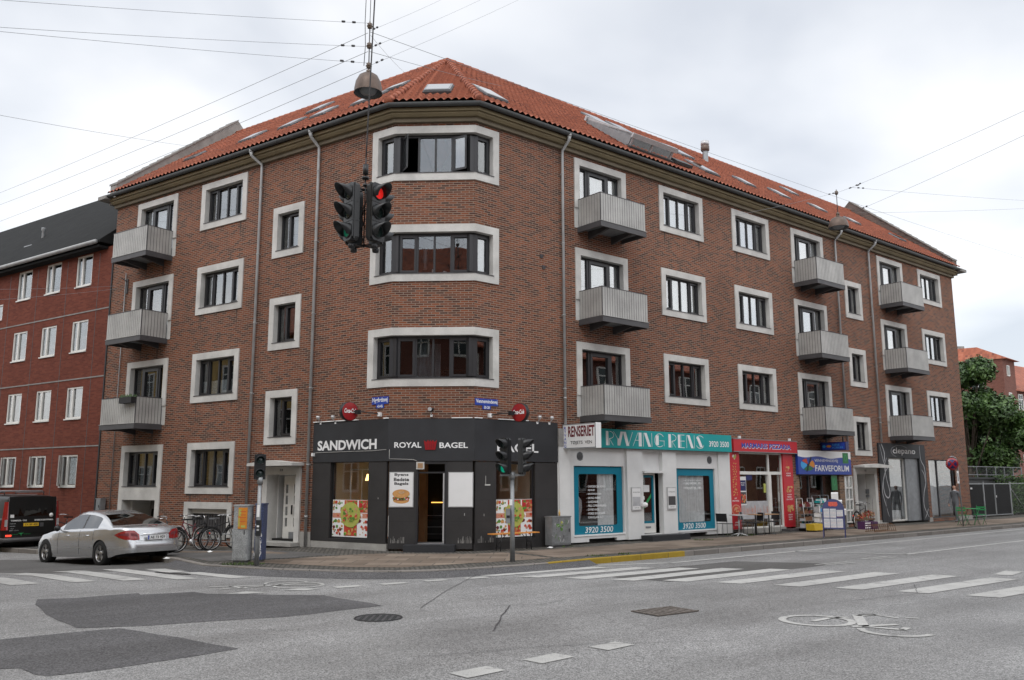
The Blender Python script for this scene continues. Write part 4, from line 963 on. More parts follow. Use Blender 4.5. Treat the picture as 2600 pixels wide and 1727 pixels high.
for k in range(10):
    s0 = 14.23+2.065*k
    for ri, (z0, z1) in enumerate(rz_):
        if k == 3:
            z0 -= 0.6; z1 -= 1.1 
            if ri == 3: continue
        holes.append((s0, s0+1.02, z0, z1)); simple_window(FL, lb, s0, s0+1.02, z0, z1, cur=(None, 0.5, 0.3)[rnd.randrange(3)] if ri > 1 else (None, 0.35)[rnd.randrange(2)])
        if ri == 3 and k in (0, 1, 2):   # opened casements
            ang = (34, 30, 28)[k]; L0 = 0.62 if k == 0 else 0.36
            def TO(p, q, z, s0=s0, ang=R_(ang), hx=(s0+1.02)): return FL(hx-p*math.cos(ang)+q*math.sin(ang)*0, -0.02+p*math.sin(ang)+q, z)
            cm_ = MB(TO, ['frame_white', 'pane']); ringbox(cm_, TO, 0, L0, z0+0.02, z1-0.02, 0.06, 0, 0.04, 'frame_white'); cm_.box(0.06, L0-0.06, 0.015, 0.025, z0+0.08, z1-0.08, 'pane'); cm_.build('casement', lb)
wl = MB(FL, ['brick_red']); s9 = LEN_L+0.04
wall(wl, FL, s9, 40, PAV-1.8, 9.75, [(h[0], h[1], h[2], h[3]) for h in holes], 'brick_red', -0.012)
for h in holes:
    a, b, c, d = h
    for q in (((a, -.012, c), (a, -.13, c), (a, -.13, d), (a, -.012, d)), ((b, -.012, c), (b, -.13, c), (b, -.13, d), (b, -.012, d)), ((a, -.012, d), (b, -.012, d), (b, -.13, d), (a, -.13, d)), ((a, -.012, c), (b, -.012, c), (b, -.13, c), (a, -.13, c))): wl.add(list(q), [(0, 1, 2, 3)], 'brick_red')
wl.add([(s9, -10, PAV), (40, -10, PAV), (40, -10, 9.75), (s9, -10, 9.75)], [(0, 1, 2, 3)], 'brick_red')
wl.build('wall', lb, recalc=False)
jn = MB(FL, ['concrete_dark'])
for z in (7.56, 5.20, 2.85): jn.box(s9, 40, -0.02, 0.004, z-0.022, z+0.022, 'concrete_dark')
for k in range(11): jn.box(13.78+2.065*k-0.012, 13.78+2.065*k+0.012, -0.02, -0.006, PAV-1.7, 9.6, 'steel_dark')
jn.build('joint_bands', lb)
pl = MB(FL, ['black']); pl.box(LEN_L+0.0, LEN_L+0.07, -0.02, 0.03, PAV-0.6, 9.9); pl.build('joint_cover', lb)
rm = MB(FL, ['slate']); rm.prism([(0.36, 9.85), (0.36, 9.93), (-4.9, 14.6), (-10.3, 9.9), (-10.3, 9.8)], 0, LEN_L+0.37, 40.4, 'slate'); ro = rm.build('roof', lb)
gm = MB(FL, ['pipe_grey']); gm.tube([(LEN_L+0.5, 0.42, 9.86), (40.4, 0.42, 9.86)], 0.075, 10, 'pipe_grey'); gm.box(LEN_L+0.45, 40, -0.0, 0.34, 9.68, 9.76, 'slate'); gm.build('gutter', lb)
vm = MB(FL, ['galv']); vm.lathe([(0.06, 11.0), (0.06, 12.1), (0.09, 12.15), (0.09, 12.25)], (21.4, -1.8, 0), 2, 10, 'galv'); vm.box(21.1, 21.7, -1.6, -1.2, 11.15, 11.35, 'galv'); vm.build('vent_pipe', ro)
def block(name, label, T, s0, s1, depth, ze, zr, wallm, roofm, face, rows, ww=1.1, step=2.3, frame='frame_white', base=None):
    """house with its facade on o=0 facing +face, ridge parallel to the facade"""
    t = thing(name, label, 'building', base or T((s0+s1)/2, 0, PAV)); sg = -face
    w = MB(T, [wallm]); w.prism([(0, PAV-2), (0, ze), (sg*depth/2, zr-0.15), (sg*depth, ze), (sg*depth, PAV-2)], 0, s0, s1, wallm); w.build('wall', t)
    r_ = MB(T, [roofm]); k = (zr-ze)/(depth/2)
    r_.prism([(-sg*0.4, ze-0.4*k+0.1), (-sg*0.4, ze-0.4*k+0.22), (sg*depth/2, zr+0.12), (sg*(depth+0.4), ze-0.4*k+0.22), (sg*(depth+0.4), ze-0.4*k+0.1), (sg*depth/2, zr)], 0, s0-0.3, s1+0.3, roofm); r_.build('roof', t)
    n = int((s1-s0-0.8)/step)
    for i in range(n):
        c = s0+0.4+(s1-s0-0.8)*(i+0.5)/n
        for (z0, z1) in rows:
            m = MB(T, [frame]); f = face
            for (a, b, c0, d0) in ((c-ww/2, c-ww/2+.08, z0, z1), (c+ww/2-.08, c+ww/2, z0, z1), (c-ww/2, c+ww/2, z1-.08, z1), (c-ww/2, c+ww/2, z0-.05, z0+.08), (c-.04, c+.04, z0, z1), (c-ww/2, c+ww/2, (z0+2*z1)/3-.03, (z0+2*z1)/3+.03)):
                m.box(a, b, 0, f*0.06, c0, d0, frame)
            w_ = m.build('window', t); p = MB(T, ['lens_dark']); p.box(c-ww/2+.04, c+ww/2-.04, 0, f*0.03, z0, z1, 'lens_dark'); p.build('pane', w_)
    return t
FLo = fr(MM+nL*14.0, dL, nL); FRo = fr(K+nR*17.0, dR, nR); FBo = fr(Vector((0, -9)), Vector((1, 0)), Vector((0, 1)))
rows4 = [(1.2, 2.6), (3.9, 5.4), (6.6, 8.1), (9.3, 10.7)]
block('apartment_building', 'pale yellow rendered house across the side street seen only in window reflections', FLo, -1.0, 34, 9, 9.4, 13.0, 'yellow_wall', 'tile_clay', -1, rows4[:3])
block('apartment_building', 'long brick house across the main street mirrored in the lower windows', FRo, 4.0, 46, 9, 8.6, 12.2, 'brick_far', 'tile_clay', -1, rows4[:3])
block('apartment_building', 'tall brick house with steep red roof behind the viewer', FBo, -15, 15, 10, 11.3, 17.5, 'brick_far', 'tile_clay', 1, rows4)
# right background
def FT(o, d):
    n = Vector((d.y, -d.x)); return fr(o, d, n)
tw = thing('apartment_building', 'far brick tower house with orange hipped tile roof above the trees on the right', 'building', (48.8, 85.5, PAV*Q))
C0 = Vector((42.8, 75.0)); FA = fr(C0, Vector((-0.80, 0.60)), Vector((-0.6, -0.8))); FB = fr(C0, Vector((0.72, 0.69)), Vector((0.69, -0.72)))
w = MB(FW, ['brick_far']); c0 = C0; c1 = C0+Vector((-0.80, 0.60))*8.5; c3 = C0+Vector((0.72, 0.69))*3.2; c2 = c1+c3-c0
pts = [(c.x, c.y) for c in (c0, c1, c2, c3)]; w.prism([p for p in pts], 2, PAV, 12.25, 'brick_far'); w.build('wall', tw)
r_ = MB(FW, ['tile_clay']); cc = (c0+c2)/2; ex = [((p[0]-cc.x)*1.10+cc.x, (p[1]-cc.y)*1.10+cc.y, 12.2) for p in pts]
ra = (c0+c3)/2*0.72+(c1+c2)/2*0.28; rb = (c0+c3)/2*0.3+(c1+c2)/2*0.7
r_.add(ex+[(ra.x, ra.y, 13.6), (rb.x, rb.y, 13.6)], [(0, 1, 5, 4), (3, 0, 4), (2, 3, 4, 5), (1, 2, 5), (0, 3, 2, 1)], 'tile_clay'); ro = r_.build('roof', tw)
ch = MB(FW, ['concrete_dark']); ch.box(rb.x+1.2, rb.x+2.6, rb.y-0.5, rb.y+0.5, 13.2, 13.95); ch.build('chimney', ro)
for T, ss, zz in ((FB, ((0.9, 1.6),), ((10.8, 11.7), (7.9, 9.3), (5.1, 6.5))), (FA, ((1.6, 2.5), (4.6, 5.6)), ((9.6, 10.7), (6.9, 8.2)))):
    for a, b in ss:
        for z0, z1 in zz: simple_window(T, tw, a, b, z0, z1, dep=0.0, split=(0.5,), pane='lens_dark', name='window')
C1 = C0+Vector((0.72, 0.69))*3.2+Vector((-.2, .3)); FE = fr(C1, Vector((0.80, 0.60)), Vector((0.6, -0.8)))
block('apartment_building', 'lower brick wing with red tile roof behind the trees at the right edge', FE, 0.0, 30, 9, 9.8, 13.2, 'brick_far', 'tile_clay', 1, [(8.0, 9.4), (5.3, 6.7), (2.6, 4.0)], ww=0.95, step=1.9)
# ---------------------------------------------------------------- trees
def tree(label, x, y, h, rx, rz, cz, leafm, seed, n=9000, trunk=0.2, low=1.6):
    rg = random.Random(seed); t = thing('tree', label, 'tree', (x, y, PAV*Q), group='street trees beyond the corner house', world=True)
    tb = MB(ID, ['bark']); top = Vector((x+rg.uniform(-.3, .3), y, h*0.72))
    tb.tube([(x, y, PAV*Q-0.1), (x+0.05, y, low*0.6), (x, y+0.05, low*1.3), tuple(top)], [trunk, trunk*0.8, trunk*0.66, 0.04], 10, 'bark')
    lobes = []
    for i in range(13):
        a = rg.uniform(0, tau); zz = rg.uniform(-0.75, 0.85); rr = math.sqrt(max(0.05, 1-zz*zz))*rg.uniform(0.35, 0.8)
        c = Vector((x+rx*rr*math.cos(a), y+rx*rr*math.sin(a), cz+rz*zz*0.78)); s_ = rg.uniform(0.30, 0.46)*rx; lobes.append((c, s_))
        st = Vector((x, y, rg.uniform(low, h*0.55))); mid = st.lerp(c, 0.5)+Vector((0, 0, 0.2)); tb.tube([tuple(st), tuple(mid), tuple(c)], [trunk*0.35, trunk*0.22, 0.02], 6, 'bark')
    tb.build('trunk', t)
    lf = MB(ID, [leafm]); vs = []; fs = []
    for i in range(n):
        c, s_ = lobes[rg.randrange(len(lobes))]
        d = Vector((rg.gauss(0, 1), rg.gauss(0, 1), rg.gauss(0, 1))).normalized(); rad = s_*(rg.random()**0.35)*rg.uniform(0.85, 1.12)
        p = c+Vector((d.x, d.y, d.z*0.85))*rad
        nrm = (d+Vector((rg.gauss(0, .5), rg.gauss(0, .5), rg.gauss(0, .5)+0.4))).normalized(); a_ = nrm.orthogonal().normalized(); b_ = nrm.cross(a_); q = rg.uniform(0, tau)
        u = a_*math.cos(q)+b_*math.sin(q); v = nrm.cross(u); sz = rg.uniform(0.11, 0.19)
        k = len(vs); vs += [tuple(p-u*sz), tuple(p+v*sz*0.55+nrm*0.02), tuple(p+u*sz), tuple(p-v*sz*0.55+nrm*0.02)]; fs.append((k, k+1, k+2, k+3))
    lf.add(vs, fs, leafm); lf.build('crown', t, recalc=False)
    return t
tree('dark green leafy tree right against the far end of the corner house', 31.4, 60.0, 11.0, 2.7, 4.0, 6.9, 'leaf_a', 11, 17000)
tree('broad dark green tree behind the mesh railing, between the house and the paler tree', 33.8, 61.0, 8.5, 3.1, 3.0, 4.9, 'leaf_a', 12, 15000)
tree('bright green tree at the right edge in front of the lower wing', 37.0, 58.0, 8.0, 3.2, 2.6, 5.0, 'leaf_b', 13, 15000, low=2.0)
tree('dark tree filling the gap behind the gates, deepest in the row', 36.5, 68.0, 8.6, 3.6, 3.4, 4.8, 'leaf_a', 15, 15000)
tree('green tree just outside the right edge of the view, last of the row', 44.5, 66.0, 8.5, 3.2, 3.0, 5.6, 'leaf_b', 14, 7000)
# ---------------------------------------------------------------- shed, railing, gates at the far right
sh = thing('bicycle_shed', 'low dark shed with mesh railing on its roof at the far right', 'shed', FR(32.0, -2.0, PAV))
b = MB(FR, ['steel_dark']); b.box(LEN_R+0.45, 37.5, -3.8, -1.2, PAV, 1.72, 'steel_dark'); b.box(LEN_R+0.4, 37.6, -3.9, -1.05, 1.72, 1.82, 'black'); b.build('body', sh)
rl = MB(FR, ['signal_grey']); 
for z in (2.32, 1.92): rl.box(LEN_R+0.5, 37.5, -1.2, -1.17, z, z+0.03, 'signal_grey')
for k in range(9): rl.box(LEN_R+0.5+k*1.1, LEN_R+0.54+k*1.1, -1.2, -1.17, 1.82, 2.34, 'signal_grey')
for k in range(60): rl.box(LEN_R+0.55+k*0.15, LEN_R+0.557+k*0.15, -1.19, -1.183, 1.9, 2.32, 'signal_grey')
rl.build('railing', sh)
paint('gate_dark', (0.006, 0.006, 0.0065), 0.8, var=0.1)
gt_ = [(28.75, 30.5), (30.55, 31.75), (31.8, 33.6)]
for i, (a, b) in enumerate(gt_):
    t = thing('metal_gate', ('grey steel gate leaf nearest the brick wall, with a small plate', 'middle grey steel gate leaf beside the post', 'grey steel gate leaf with the latch, farthest from the house')[i], 'gate', FR((a+b)/2, -0.4, PAV), group='grey gates before the shed')
    f = MB(FR, ['galv']); ringbox(f, FR, a, b, 0.02, 1.52, 0.035, -0.42, -0.38, 'galv'); f.build('gate_frame', t)
    s_ = MB(FR, ['gate_dark'])
    for k in range(int((b-a)/0.07)): s_.box(a+0.04+k*0.07, a+0.085+k*0.07, -0.41, -0.39, 0.06, 1.46, 'gate_dark')
    s_.build('slats', t)
    if i == 2: l_ = MB(FR, ['galv_light']); l_.box(a+0.01, a+0.09, -0.37, -0.35, 0.85, 0.95, 'galv_light'); l_.build('latch', t)
    if i == 0: l_ = MB(FR, ['galv_light']); l_.box(a+0.3, a+0.5, -0.37, -0.36, 1.25, 1.33, 'galv_light'); l_.build('sign_plate', t)
fc = MB(FR, ['galv'])
for s in (30.52, 33.65, 36.6): fc.box(s-0.03, s+0.03, -0.43, -0.37, PAV, 1.6, 'galv')
fc.tube([(33.7, -0.4, 1.3), (35.4, -0.4, 0.1)], 0.025, 6, 'galv')
fc.box(33.7, 40, -0.41, -0.39, 1.5, 1.53, 'galv')
for k in range(50): fc.box(33.75+k*0.12, 33.757+k*0.12, -0.403, -0.397, 0.05, 1.5, 'galv')
tag(fc.build('wire_fence', base=FR(33.6, -0.4, PAV)), 'thin wire fence with posts and slanted brace right of the gates', 'fence')
hd = MB(FR, ['leaf_a']); 
for _ in range(9000):
    s = rnd.uniform(33.7, 40); o = rnd.uniform(-2.2, -0.5); z = rnd.uniform(0.0, 1.9)*(0.8+0.2*math.sin(s*3)); a = rnd.uniform(0, tau)
    hd.add([(s, o, z), (s+.12*math.cos(a), o+.1*math.sin(a), z+.05), (s+.05*math.cos(a+2), o+.05, z+.1)], [(0, 1, 2)], 'leaf_a')
tag(hd.build('hedge', base=FR(36, -1, PAV), recalc=False), 'dark green hedge behind the wire fence at the right edge', 'hedge')
# ---------------------------------------------------------------- shopfronts
def part(host, name, T, boxes, m, **k):
    mb = MB(T, [m])
    for b in boxes: mb.box(*b, m)
    return mb.build(name, host, **k)
def wallpart(host, name, T, s0, s1, o0, o1, z0, z1, holes, m):
    """solid panel with openings, as abutting boxes"""
    mb = MB(T, [m]); xs = sorted({s0, s1, *[min(max(h[0], s0), s1) for h in holes], *[min(max(h[1], s0), s1) for h in holes]})
    for a, b in zip(xs, xs[1:]):
        c = (a+b)/2; hs = sorted([h for h in holes if h[0] < c < h[1]], key=lambda h: h[2]); z = z0
        for h in hs:
            if h[2] > z: mb.box(a, b, o0, o1, z, h[2], m)
            z = max(z, h[3])
        if z < z1: mb.box(a, b, o0, o1, z, z1, m)
    return mb.build(name, host, recalc=True)
def shop_glass(host, T, s0, s1, z0, z1, fm, o=-0.10, muls=(), fw=0.04, name='shop_window', pane='pane_shop'):
    mb = MB(T, [fm]); ringbox(mb, T, s0, s1, z0, z1, fw, o-0.04, o+0.03, fm)
    for kind, v in muls:
        if kind == 'v': mb.box(v-0.03, v+0.03, o-0.035, o+0.035, z0+fw, z1-fw, fm)
        else: mb.box(s0+fw, s1-fw, o-0.033, o+0.033, v-0.03, v+0.03, fm)
    w = mb.build(name, host); p = MB(T, [pane]); p.box(s0+fw, s1-fw, o-0.008, o-0.001, z0+fw, z1-fw, pane); p.build('pane', w); return w
# ---- corner sandwich shop: dark cladding
H = bld
wallpart(H, 'shop_cladding', FL, 0.03, 2.66, -0.04, 0.035, 0.12, 2.16, [(0.64, 2.0, 0.20, 2.17)], 'cladding_low')
wallpart(H, 'shop_cladding', FC, 0.02, CW-0.02, -0.04, 0.035, 0.0, 2.13, [(0.66, 1.42, -0.1, 2.13)], 'cladding_low')
wallpart(H, 'shop_cladding', FR, 0.03, 2.79, -0.04, 0.035, 0.12, 2.12, [(0.69, 2.0, 0.20, 2.12)], 'cladding_low')
mb = MB(FW, ['cladding']); wrap(mb, -0.2, 0.055, 2.135, 3.16, 2.66, 2.80, 'cladding'); H_band = mb.build('shop_fascia', H)
mb = MB(FW, ['cladding']); wrap(mb, -0.2, 0.04, 3.161, 3.19, 2.66, 2.80, 'cladding'); mb.build('shop_coping', H)
part(H, 'shop_plinth', FL, [(0.0, 2.66, -0.05, 0.03, PAV, 0.12)], 'concrete_base'); part(H, 'shop_plinth', FR, [(0.0, 2.79, -0.05, 0.03, PAV, 0.12)], 'cladding_low')
part(H, 'coping_strip', TL, [(-2.66, -1.05, 0.03, 0.075, 3.192, 3.215)], 'white'); part(H, 'coping_strip', TL, [(-0.14, -0.0, 0.03, 0.075, 3.192, 3.22)], 'white')
part(H, 'coping_strip', TR, [(0.0, 0.22, 0.03, 0.075, 3.192, 3.215), (0.75, 1.75, 0.03, 0.075, 3.192, 3.212)], 'white'); part(H, 'coping_strip', TC, [(-0.55, -0.03, 0.03, 0.075, 3.192, 3.21)], 'white')
# room
rm = MB(FW, ['wood_brown', 'cream_wall', 'dark_room', 'wood_tan'])
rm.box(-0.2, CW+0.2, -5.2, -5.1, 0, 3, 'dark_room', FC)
rm.box(0.3, 5.2, -1.9, -1.8, 0.0, 3.0, 'wood_tan', FL); rm.box(0.6, 5, -2.5, -0.2, 0.0, 0.1, 'dark_room', FL); rm.box(2.60, 2.66, -2.5, -0.1, 0.1, 3, 'cream_wall', FL)
rm.box(1.98, 2.05, -1.6, -0.14, 0.1, 2.3, 'cream_wall', FL)
rm.box(0.3, 5.2, -2.6, -2.5, 0.0, 3.0, 'dark_room', FR); rm.box(2.74, 2.80, -2.6, -0.1, 0, 3, 'cream_wall', FR); rm.box(2.02, 2.06, -1.5, -0.14, 0, 3, 'cream_wall', FR)
rm.build('shop_room', H)
part(H, 'counter', TC, [(-1.7, -0.4, -2.6, -2.0, 0.1, 0.62), (-1.7, -0.4, -2.3, -2.2, 0.62, 1.0)], 'steel_black')
part(H, 'light_strip', TC, [(-1.40, -0.98, -2.19, -2.16, 1.06, 1.085)], 'strip_warm'); part(H, 'light_strip', TC, [(-0.80, -0.70, -2.19, -2.16, 1.06, 1.085)], 'strip_warm'); 
part(H, 'display_shelf', TC, [(-1.7, -0.4, -2.0, -1.98, 0.72, 0.74), (-1.7, -0.4, -2.0, -1.98, 0.42, 0.44), (-1.7, -0.4, -2.0, -1.98, 0.24, 0.25)], 'zinc')
def pendant(T, s, o, z):
    mb = MB(T, ['lamp_warm']); mb.lathe([(0.03, 0.17), (0.05, 0.10), (0.075, 0.0)], (s, o, z), 2, 14, 'lamp_warm'); mb.tube([(s, o, z+0.17), (s, o, 2.9)], 0.004, 5, 'black')
    tag_ = mb.build('pendant_lamp', H, recalc=False)
for s, o in ((1.40, -0.75), (0.98, -0.75)): pendant(FL, s, o, 1.66)
pendant(FR, 0.78, -0.7, 1.66); pendant(FR, 1.25, -0.9, 1.66)
w1 = shop_glass(H, FL, 0.64, 2.0, 0.20, 2.17, 'frame_black', -0.08, fw=0.05); part(w1, 'inner_frame', FL, [(0.72, 1.62, -0.35, -0.32, 1.93, 1.96), (1.59, 1.62, -0.35, -0.32, 1.0, 1.93), (1.20, 1.22, -0.35, -0.32, 1.0, 1.93)], 'galv_light')
mb = MB(TL, ['lime_print']); txt('MENU SALAT', TL, -1.72, -1.05, 1.20, 1.27, -0.05, 'lime_print', mb=mb); txt('SANDWICH & JUICE', TL, -1.74, -1.0, 1.10, 1.16, -0.05, 'lime_print', mb=mb)
w2 = shop_glass(H, FR, 0.69, 2.0, 0.20, 2.12, 'frame_black', -0.08, fw=0.05)
part(w1, 'menu_board', FL, [(0.7, 1.05, -0.6, -0.57, 0.95, 1.42)], 'yellow_wall')
def blobs(mb, T, s0, s1, z0, z1, o, mats, n, rg, r=(0.03, 0.07)):
    for i in range(n):
        x, z = rg.uniform(s0, s1), rg.uniform(z0, z1); rr = rg.uniform(*r); a0 = rg.uniform(0, 3); k = 9
        rr = min(rr, (s1-s0)*0.48, (z1-z0)*0.48); x = min(max(x, s0+rr), s1-rr); z = min(max(z, z0+rr), z1-rr)
        pts = [(x+rr*(1 if j % 2 else 0.82)*math.cos(a0+tau*j/k), o+0.0004*(i+1), z+rr*0.8*math.sin(a0+tau*j/k)) for j in range(k)]
        mb.add(pts, [tuple(range(k))], mats[rg.randrange(len(mats))], False, T)
def food_poster(T, s0, s1, z0, z1, o, host, seed):
    rg = random.Random(seed); mb = MB(T, ['white']); mb.box(s0, s1, o-0.004, o, z0, z1, 'white')
    W, Hh = s1-s0, z1-z0
    cells = [(0.0, .3, .66, 1, ['leaf_print', 'leaf_print', 'tomato_print'], 26), (.32, .68, .80, 1, ['tomato_print', 'salmon_print', 'leaf_print'], 24), (.71, 1, .66, 1, ['tomato_print', 'sign_red', 'leaf_print', 'salmon_print'], 30), (0, .3, .51, .65, ['salmon_print', 'tomato_print'], 8), (0, .3, .36, .50, ['leaf_print', 'orange'], 8), (.71, 1, .51, .65, ['salmon_print', 'white', 'tomato_print'], 8), (.71, 1, .36, .50, ['text_maroon', 'tomato_print'], 7), (0, .3, .03, .34, ['tomato_print', 'text_maroon', 'leaf_print'], 18), (.32, .68, .03, .34, ['tomato_print', 'leaf_print', 'lime_print'], 26), (.71, 1, .03, .34, ['tomato_print', 'salmon_print'], 9)]
    for i, (a, b, c, d, ms, n) in enumerate(cells):
        A, B, C_, D_ = s0+W*a+0.008, s0+W*b, z0+Hh*c, z0+Hh*d-0.008
        mb.add([(A, o+0.001, C_), (B, o+0.001, C_), (B, o+0.001, D_), (A, o+0.001, D_)], [(0, 1, 2, 3)], ms[0] if i in (1, 2, 3, 5, 8) else 'white', False, T)
        blobs(mb, T, A, B, C_, D_, o+0.0015, ms+['bread_print', 'text_maroon'][:1], n, rg, (0.018, 0.06))
    k = 28; cx, cz = s0+W*0.5, z0+Hh*0.60
    def ell(rx, rz, oo, m, dx=0, dz=0): mb.add([(cx+dx+rx*math.cos(tau*j/k), oo, cz+dz+rz*math.sin(tau*j/k)) for j in range(k)], [tuple(range(k))], m, False, T)
    ell(W*0.27, Hh*0.34, o+0.0125, 'lime_print'); blobs(mb, T, cx-W*.2, cx+W*.2, cz-Hh*.2, cz+Hh*.2, o+0.0126, ['leaf_print', 'bread_print', 'tomato_print', 'leaf_print', 'salmon_print'], 40, rg, (0.02, 0.055))
    for dx, dz in ():
        ell(W*.13, Hh*.085, o+0.010+abs(dx)*.005, 'leaf_print', dx*W, dz*Hh-.02); ell(W*.10, Hh*.075, o+0.0115+abs(dx)*.005, 'bread_print', dx*W, dz*Hh+.02); ell(W*.09, Hh*.03, o+0.0128, 'tomato_print', dx*W, dz*Hh-.01)
    mb.build('food_poster', host, recalc=False)
food_poster(TL, -1.95, -0.66, 0.24, 1.17, -0.045, w1, 5); food_poster(TR, 0.74, 1.95, 0.24, 1.17, -0.045, w2, 5)
part(w2, 'ad_frame', TR, [(0.74, 1.95, -0.05, -0.04, 1.172, 1.185)], 'galv_light')
# doorway of the corner shop
dr = part(H, 'shop_door_frame', TC, [(-1.42, -1.37, -0.12, 0.03, 0.12, 2.12), (-0.71, -0.66, -0.12, 0.03, 0.12, 2.12), (-1.37, -0.71, -0.12, 0.03, 2.06, 2.13), (-1.37, -0.71, -0.12, 0.0, 1.83, 1.87)], 'frame_black')
part(dr, 'door_edge', TC, [(-0.755, -0.72, -0.12, 0.02, 0.14, 1.83)], 'galv_light'); part(dr, 'threshold', TC, [(-1.42, -0.66, -0.6, 0.02, 0.0, 0.13)], 'zinc')
part(dr, 'extractor_grille', TC, [(-1.42, -1.22, 0.036, 0.07, 1.93, 2.11)], 'concrete'); part(dr, 'grille_core', TC, [(-1.385, -1.255, 0.07, 0.075, 1.96, 2.08)], 'wood_tan')
cb = MB(TC, ['concrete_dark']); cb.tube([(-1.4, 0.06, 2.13), (-1.5, 0.06, 2.17), (-1.8, 0.06, 2.18), (-2.1, 0.06, 2.19), (-2.1, 0.06, 2.42)], 0.006, 5, 'concrete'); cb.T = TL
cb.tube([(-0.03, 0.065, 2.42), (-0.5, 0.065, 2.40), (-1.2, 0.065, 2.40), (-2.5, 0.065, 2.39), (-2.6, 0.065, 2.38)], 0.005, 5, 'concrete', T=None) if False else None
cb.build('cable', H)
cb = MB(TL, ['concrete']); cb.tube([(-0.03, 0.065, 2.42), (-0.5, 0.065, 2.40), (-1.2, 0.065, 2.40), (-2.5, 0.065, 2.39), (-2.6, 0.065, 2.38)], 0.005, 5, 'concrete'); cb.box(-2.64, -2.58, 0.055, 0.13, 2.30, 2.38, 'white'); cb.build('cable', H)
st = MB(TC, ['cladding']); st.box(-1.66, -0.42, 0.037, 0.42, PAV, 0.115); st.build('door_step', H)
# tide marks and scratches
rg = random.Random(4); sc_m = MB(TC, ['concrete_dark'])
for T, a, b in ((TC, -2.05, -1.68), (TC, -0.38, -0.05), (TR, 0.1, 0.6)):
    for _ in range(26):
        x = rg.uniform(a, b); l = rg.uniform(0.03, 0.17); sc_m.box(x, x+0.008, 0.035, 0.0365, 0.14, 0.14+l, 'concrete_dark', T)
for T, x, z, l in ((TR, 0.35, 1.55, 0.22), (TR, 0.3, 0.78, 0.06), (TC, -0.22, 0.8, 0.06), (TC, -2.1, 0.3, 0.5), (TL, -0.3, 1.2, 0.04)): sc_m.box(x, x+0.01, 0.035, 0.0365, z, z+l, 'concrete', T)
sc_m.box(0.33, 0.5, 0.035, 0.0367, 1.53, 1.56, 'concrete', TR)
sc_m.build('scratches', H)
for T, x0, x1, zs in ((TL, -2.66, -2.0, (1.17, 0.66)), (TL, -0.63, -0.03, (1.17, 0.66)), (TC, -CW+0.02, -1.43, (0.66,)), (TC, -0.65, -0.02, (0.66,)), (TR, 0.03, 0.68, (1.17, 0.66)), (TR, 2.01, 2.79, (1.17, 0.66))):
    part(H, 'cladding_joint', T, [(x0, x1, 0.034, 0.0362, z, z+0.006) for z in zs], 'black')
# lettering on the fascia: signs of their own
def sign_letters(name, label, T, pieces, o, base, group=None):
    mb = MB(T, [pieces[0][5]])
    for (s, x0, x1, z0, z1, m, bold, sh) in pieces: txt(s, T, x0, x1, z0, z1, o, m, bold=bold, shear=sh, mb=mb)
    return tag(mb.build(name, base=base, recalc=False), label, 'sign', group)
FO = 0.062
sign_letters('shop_lettering', 'white letters SANDWICH on the dark fascia facing the side street', TL, [('SANDWICH', -2.48, -0.36, 2.44, 2.70, 'white', 0.035, 0.0)], FO, FL(1.4, FO, 2.45))
sign_letters('shop_lettering', 'white words ROYAL BAGEL either side of a red crown over the corner door', TC, [('ROYAL', -1.98, -1.30, 2.46, 2.60, 'white', 0.02, 0.0), ('BAGEL', -0.85, -0.14, 2.45, 2.59, 'white', 0.02, 0.0)], FO, FC(1.06, FO, 2.45))
sign_letters('shop_lettering', 'white letters BAGEL on the dark fascia behind the traffic light', TR, [('BAGEL', 0.70, 2.09, 2.37, 2.60, 'white', 0.022, 0.0)], FO, FR(1.4, FO, 2.4))
cr = MB(TC, ['sign_red_dark']); cr.prism([(-1.20, 2.41), (-0.95, 2.41), (-0.91, 2.65), (-0.975, 2.60), (-1.015, 2.655), (-1.055, 2.60), (-1.075, 2.66), (-1.10, 2.60), (-1.135, 2.655), (-1.175, 2.60), (-1.24, 2.65)], 1, 0.057, 0.075, 'sign_red_dark')
for x in (-1.16, -1.10, -1.05, -1.0): cr.box(x, x+0.012, 0.075, 0.078, 2.45, 2.56, 'text_maroon')
tag(cr.build('crown_emblem', base=FC(1.06, 0.06, 2.4)), 'dark red crown emblem between the words ROYAL and BAGEL', 'emblem')
# posters beside the door
po = thing('bagel_poster', 'framed white poster with a filled bagel left of the corner door', 'poster', FC(1.78, 0.05, 1.0))
part(po, 'frame', TC, [(-2.09, -1.48, 0.037, 0.055, 1.005, 1.865)], 'galv_light'); part(po, 'sheet', TC, [(-2.07, -1.50, 0.055, 0.058, 1.025, 1.845)], 'sign_white')
mb = MB(TC, ['black'])
for s, z in (('Byens', 1.75), ('Bedste', 1.64), ('Bagels', 1.53)): txt(s, TC, -1.96 if s != 'Bedste' else -1.975, -1.61 if s != 'Bedste' else -1.595, z, z+0.085, 0.0595, 'black', bold=0.03, mb=mb)
mb.build('lettering', po, recalc=False)
mb = MB(TC, ['bread_print']); cx, cz = -1.785, 1.30
def ell(mb, T, cx, cz, rx, rz, o, m, a0=0, a1=tau, n=26): mb.add([(cx+rx*math.cos(a0+(a1-a0)*j/n), o, cz+rz*math.sin(a0+(a1-a0)*j/n)) for j in range(n+(0 if a1-a0 >= tau-.01 else 1))], [tuple(range(n+(0 if a1-a0 >= tau-.01 else 1)))], m, False, T)
ell(mb, TC, cx, cz-0.13, 0.2, 0.075, 0.059, 'bread_print'); ell(mb, TC, cx, cz-0.07, 0.215, 0.06, 0.0595, 'leaf_print'); ell(mb, TC, cx, cz-0.085, 0.2, 0.05, 0.060, 'text_maroon')
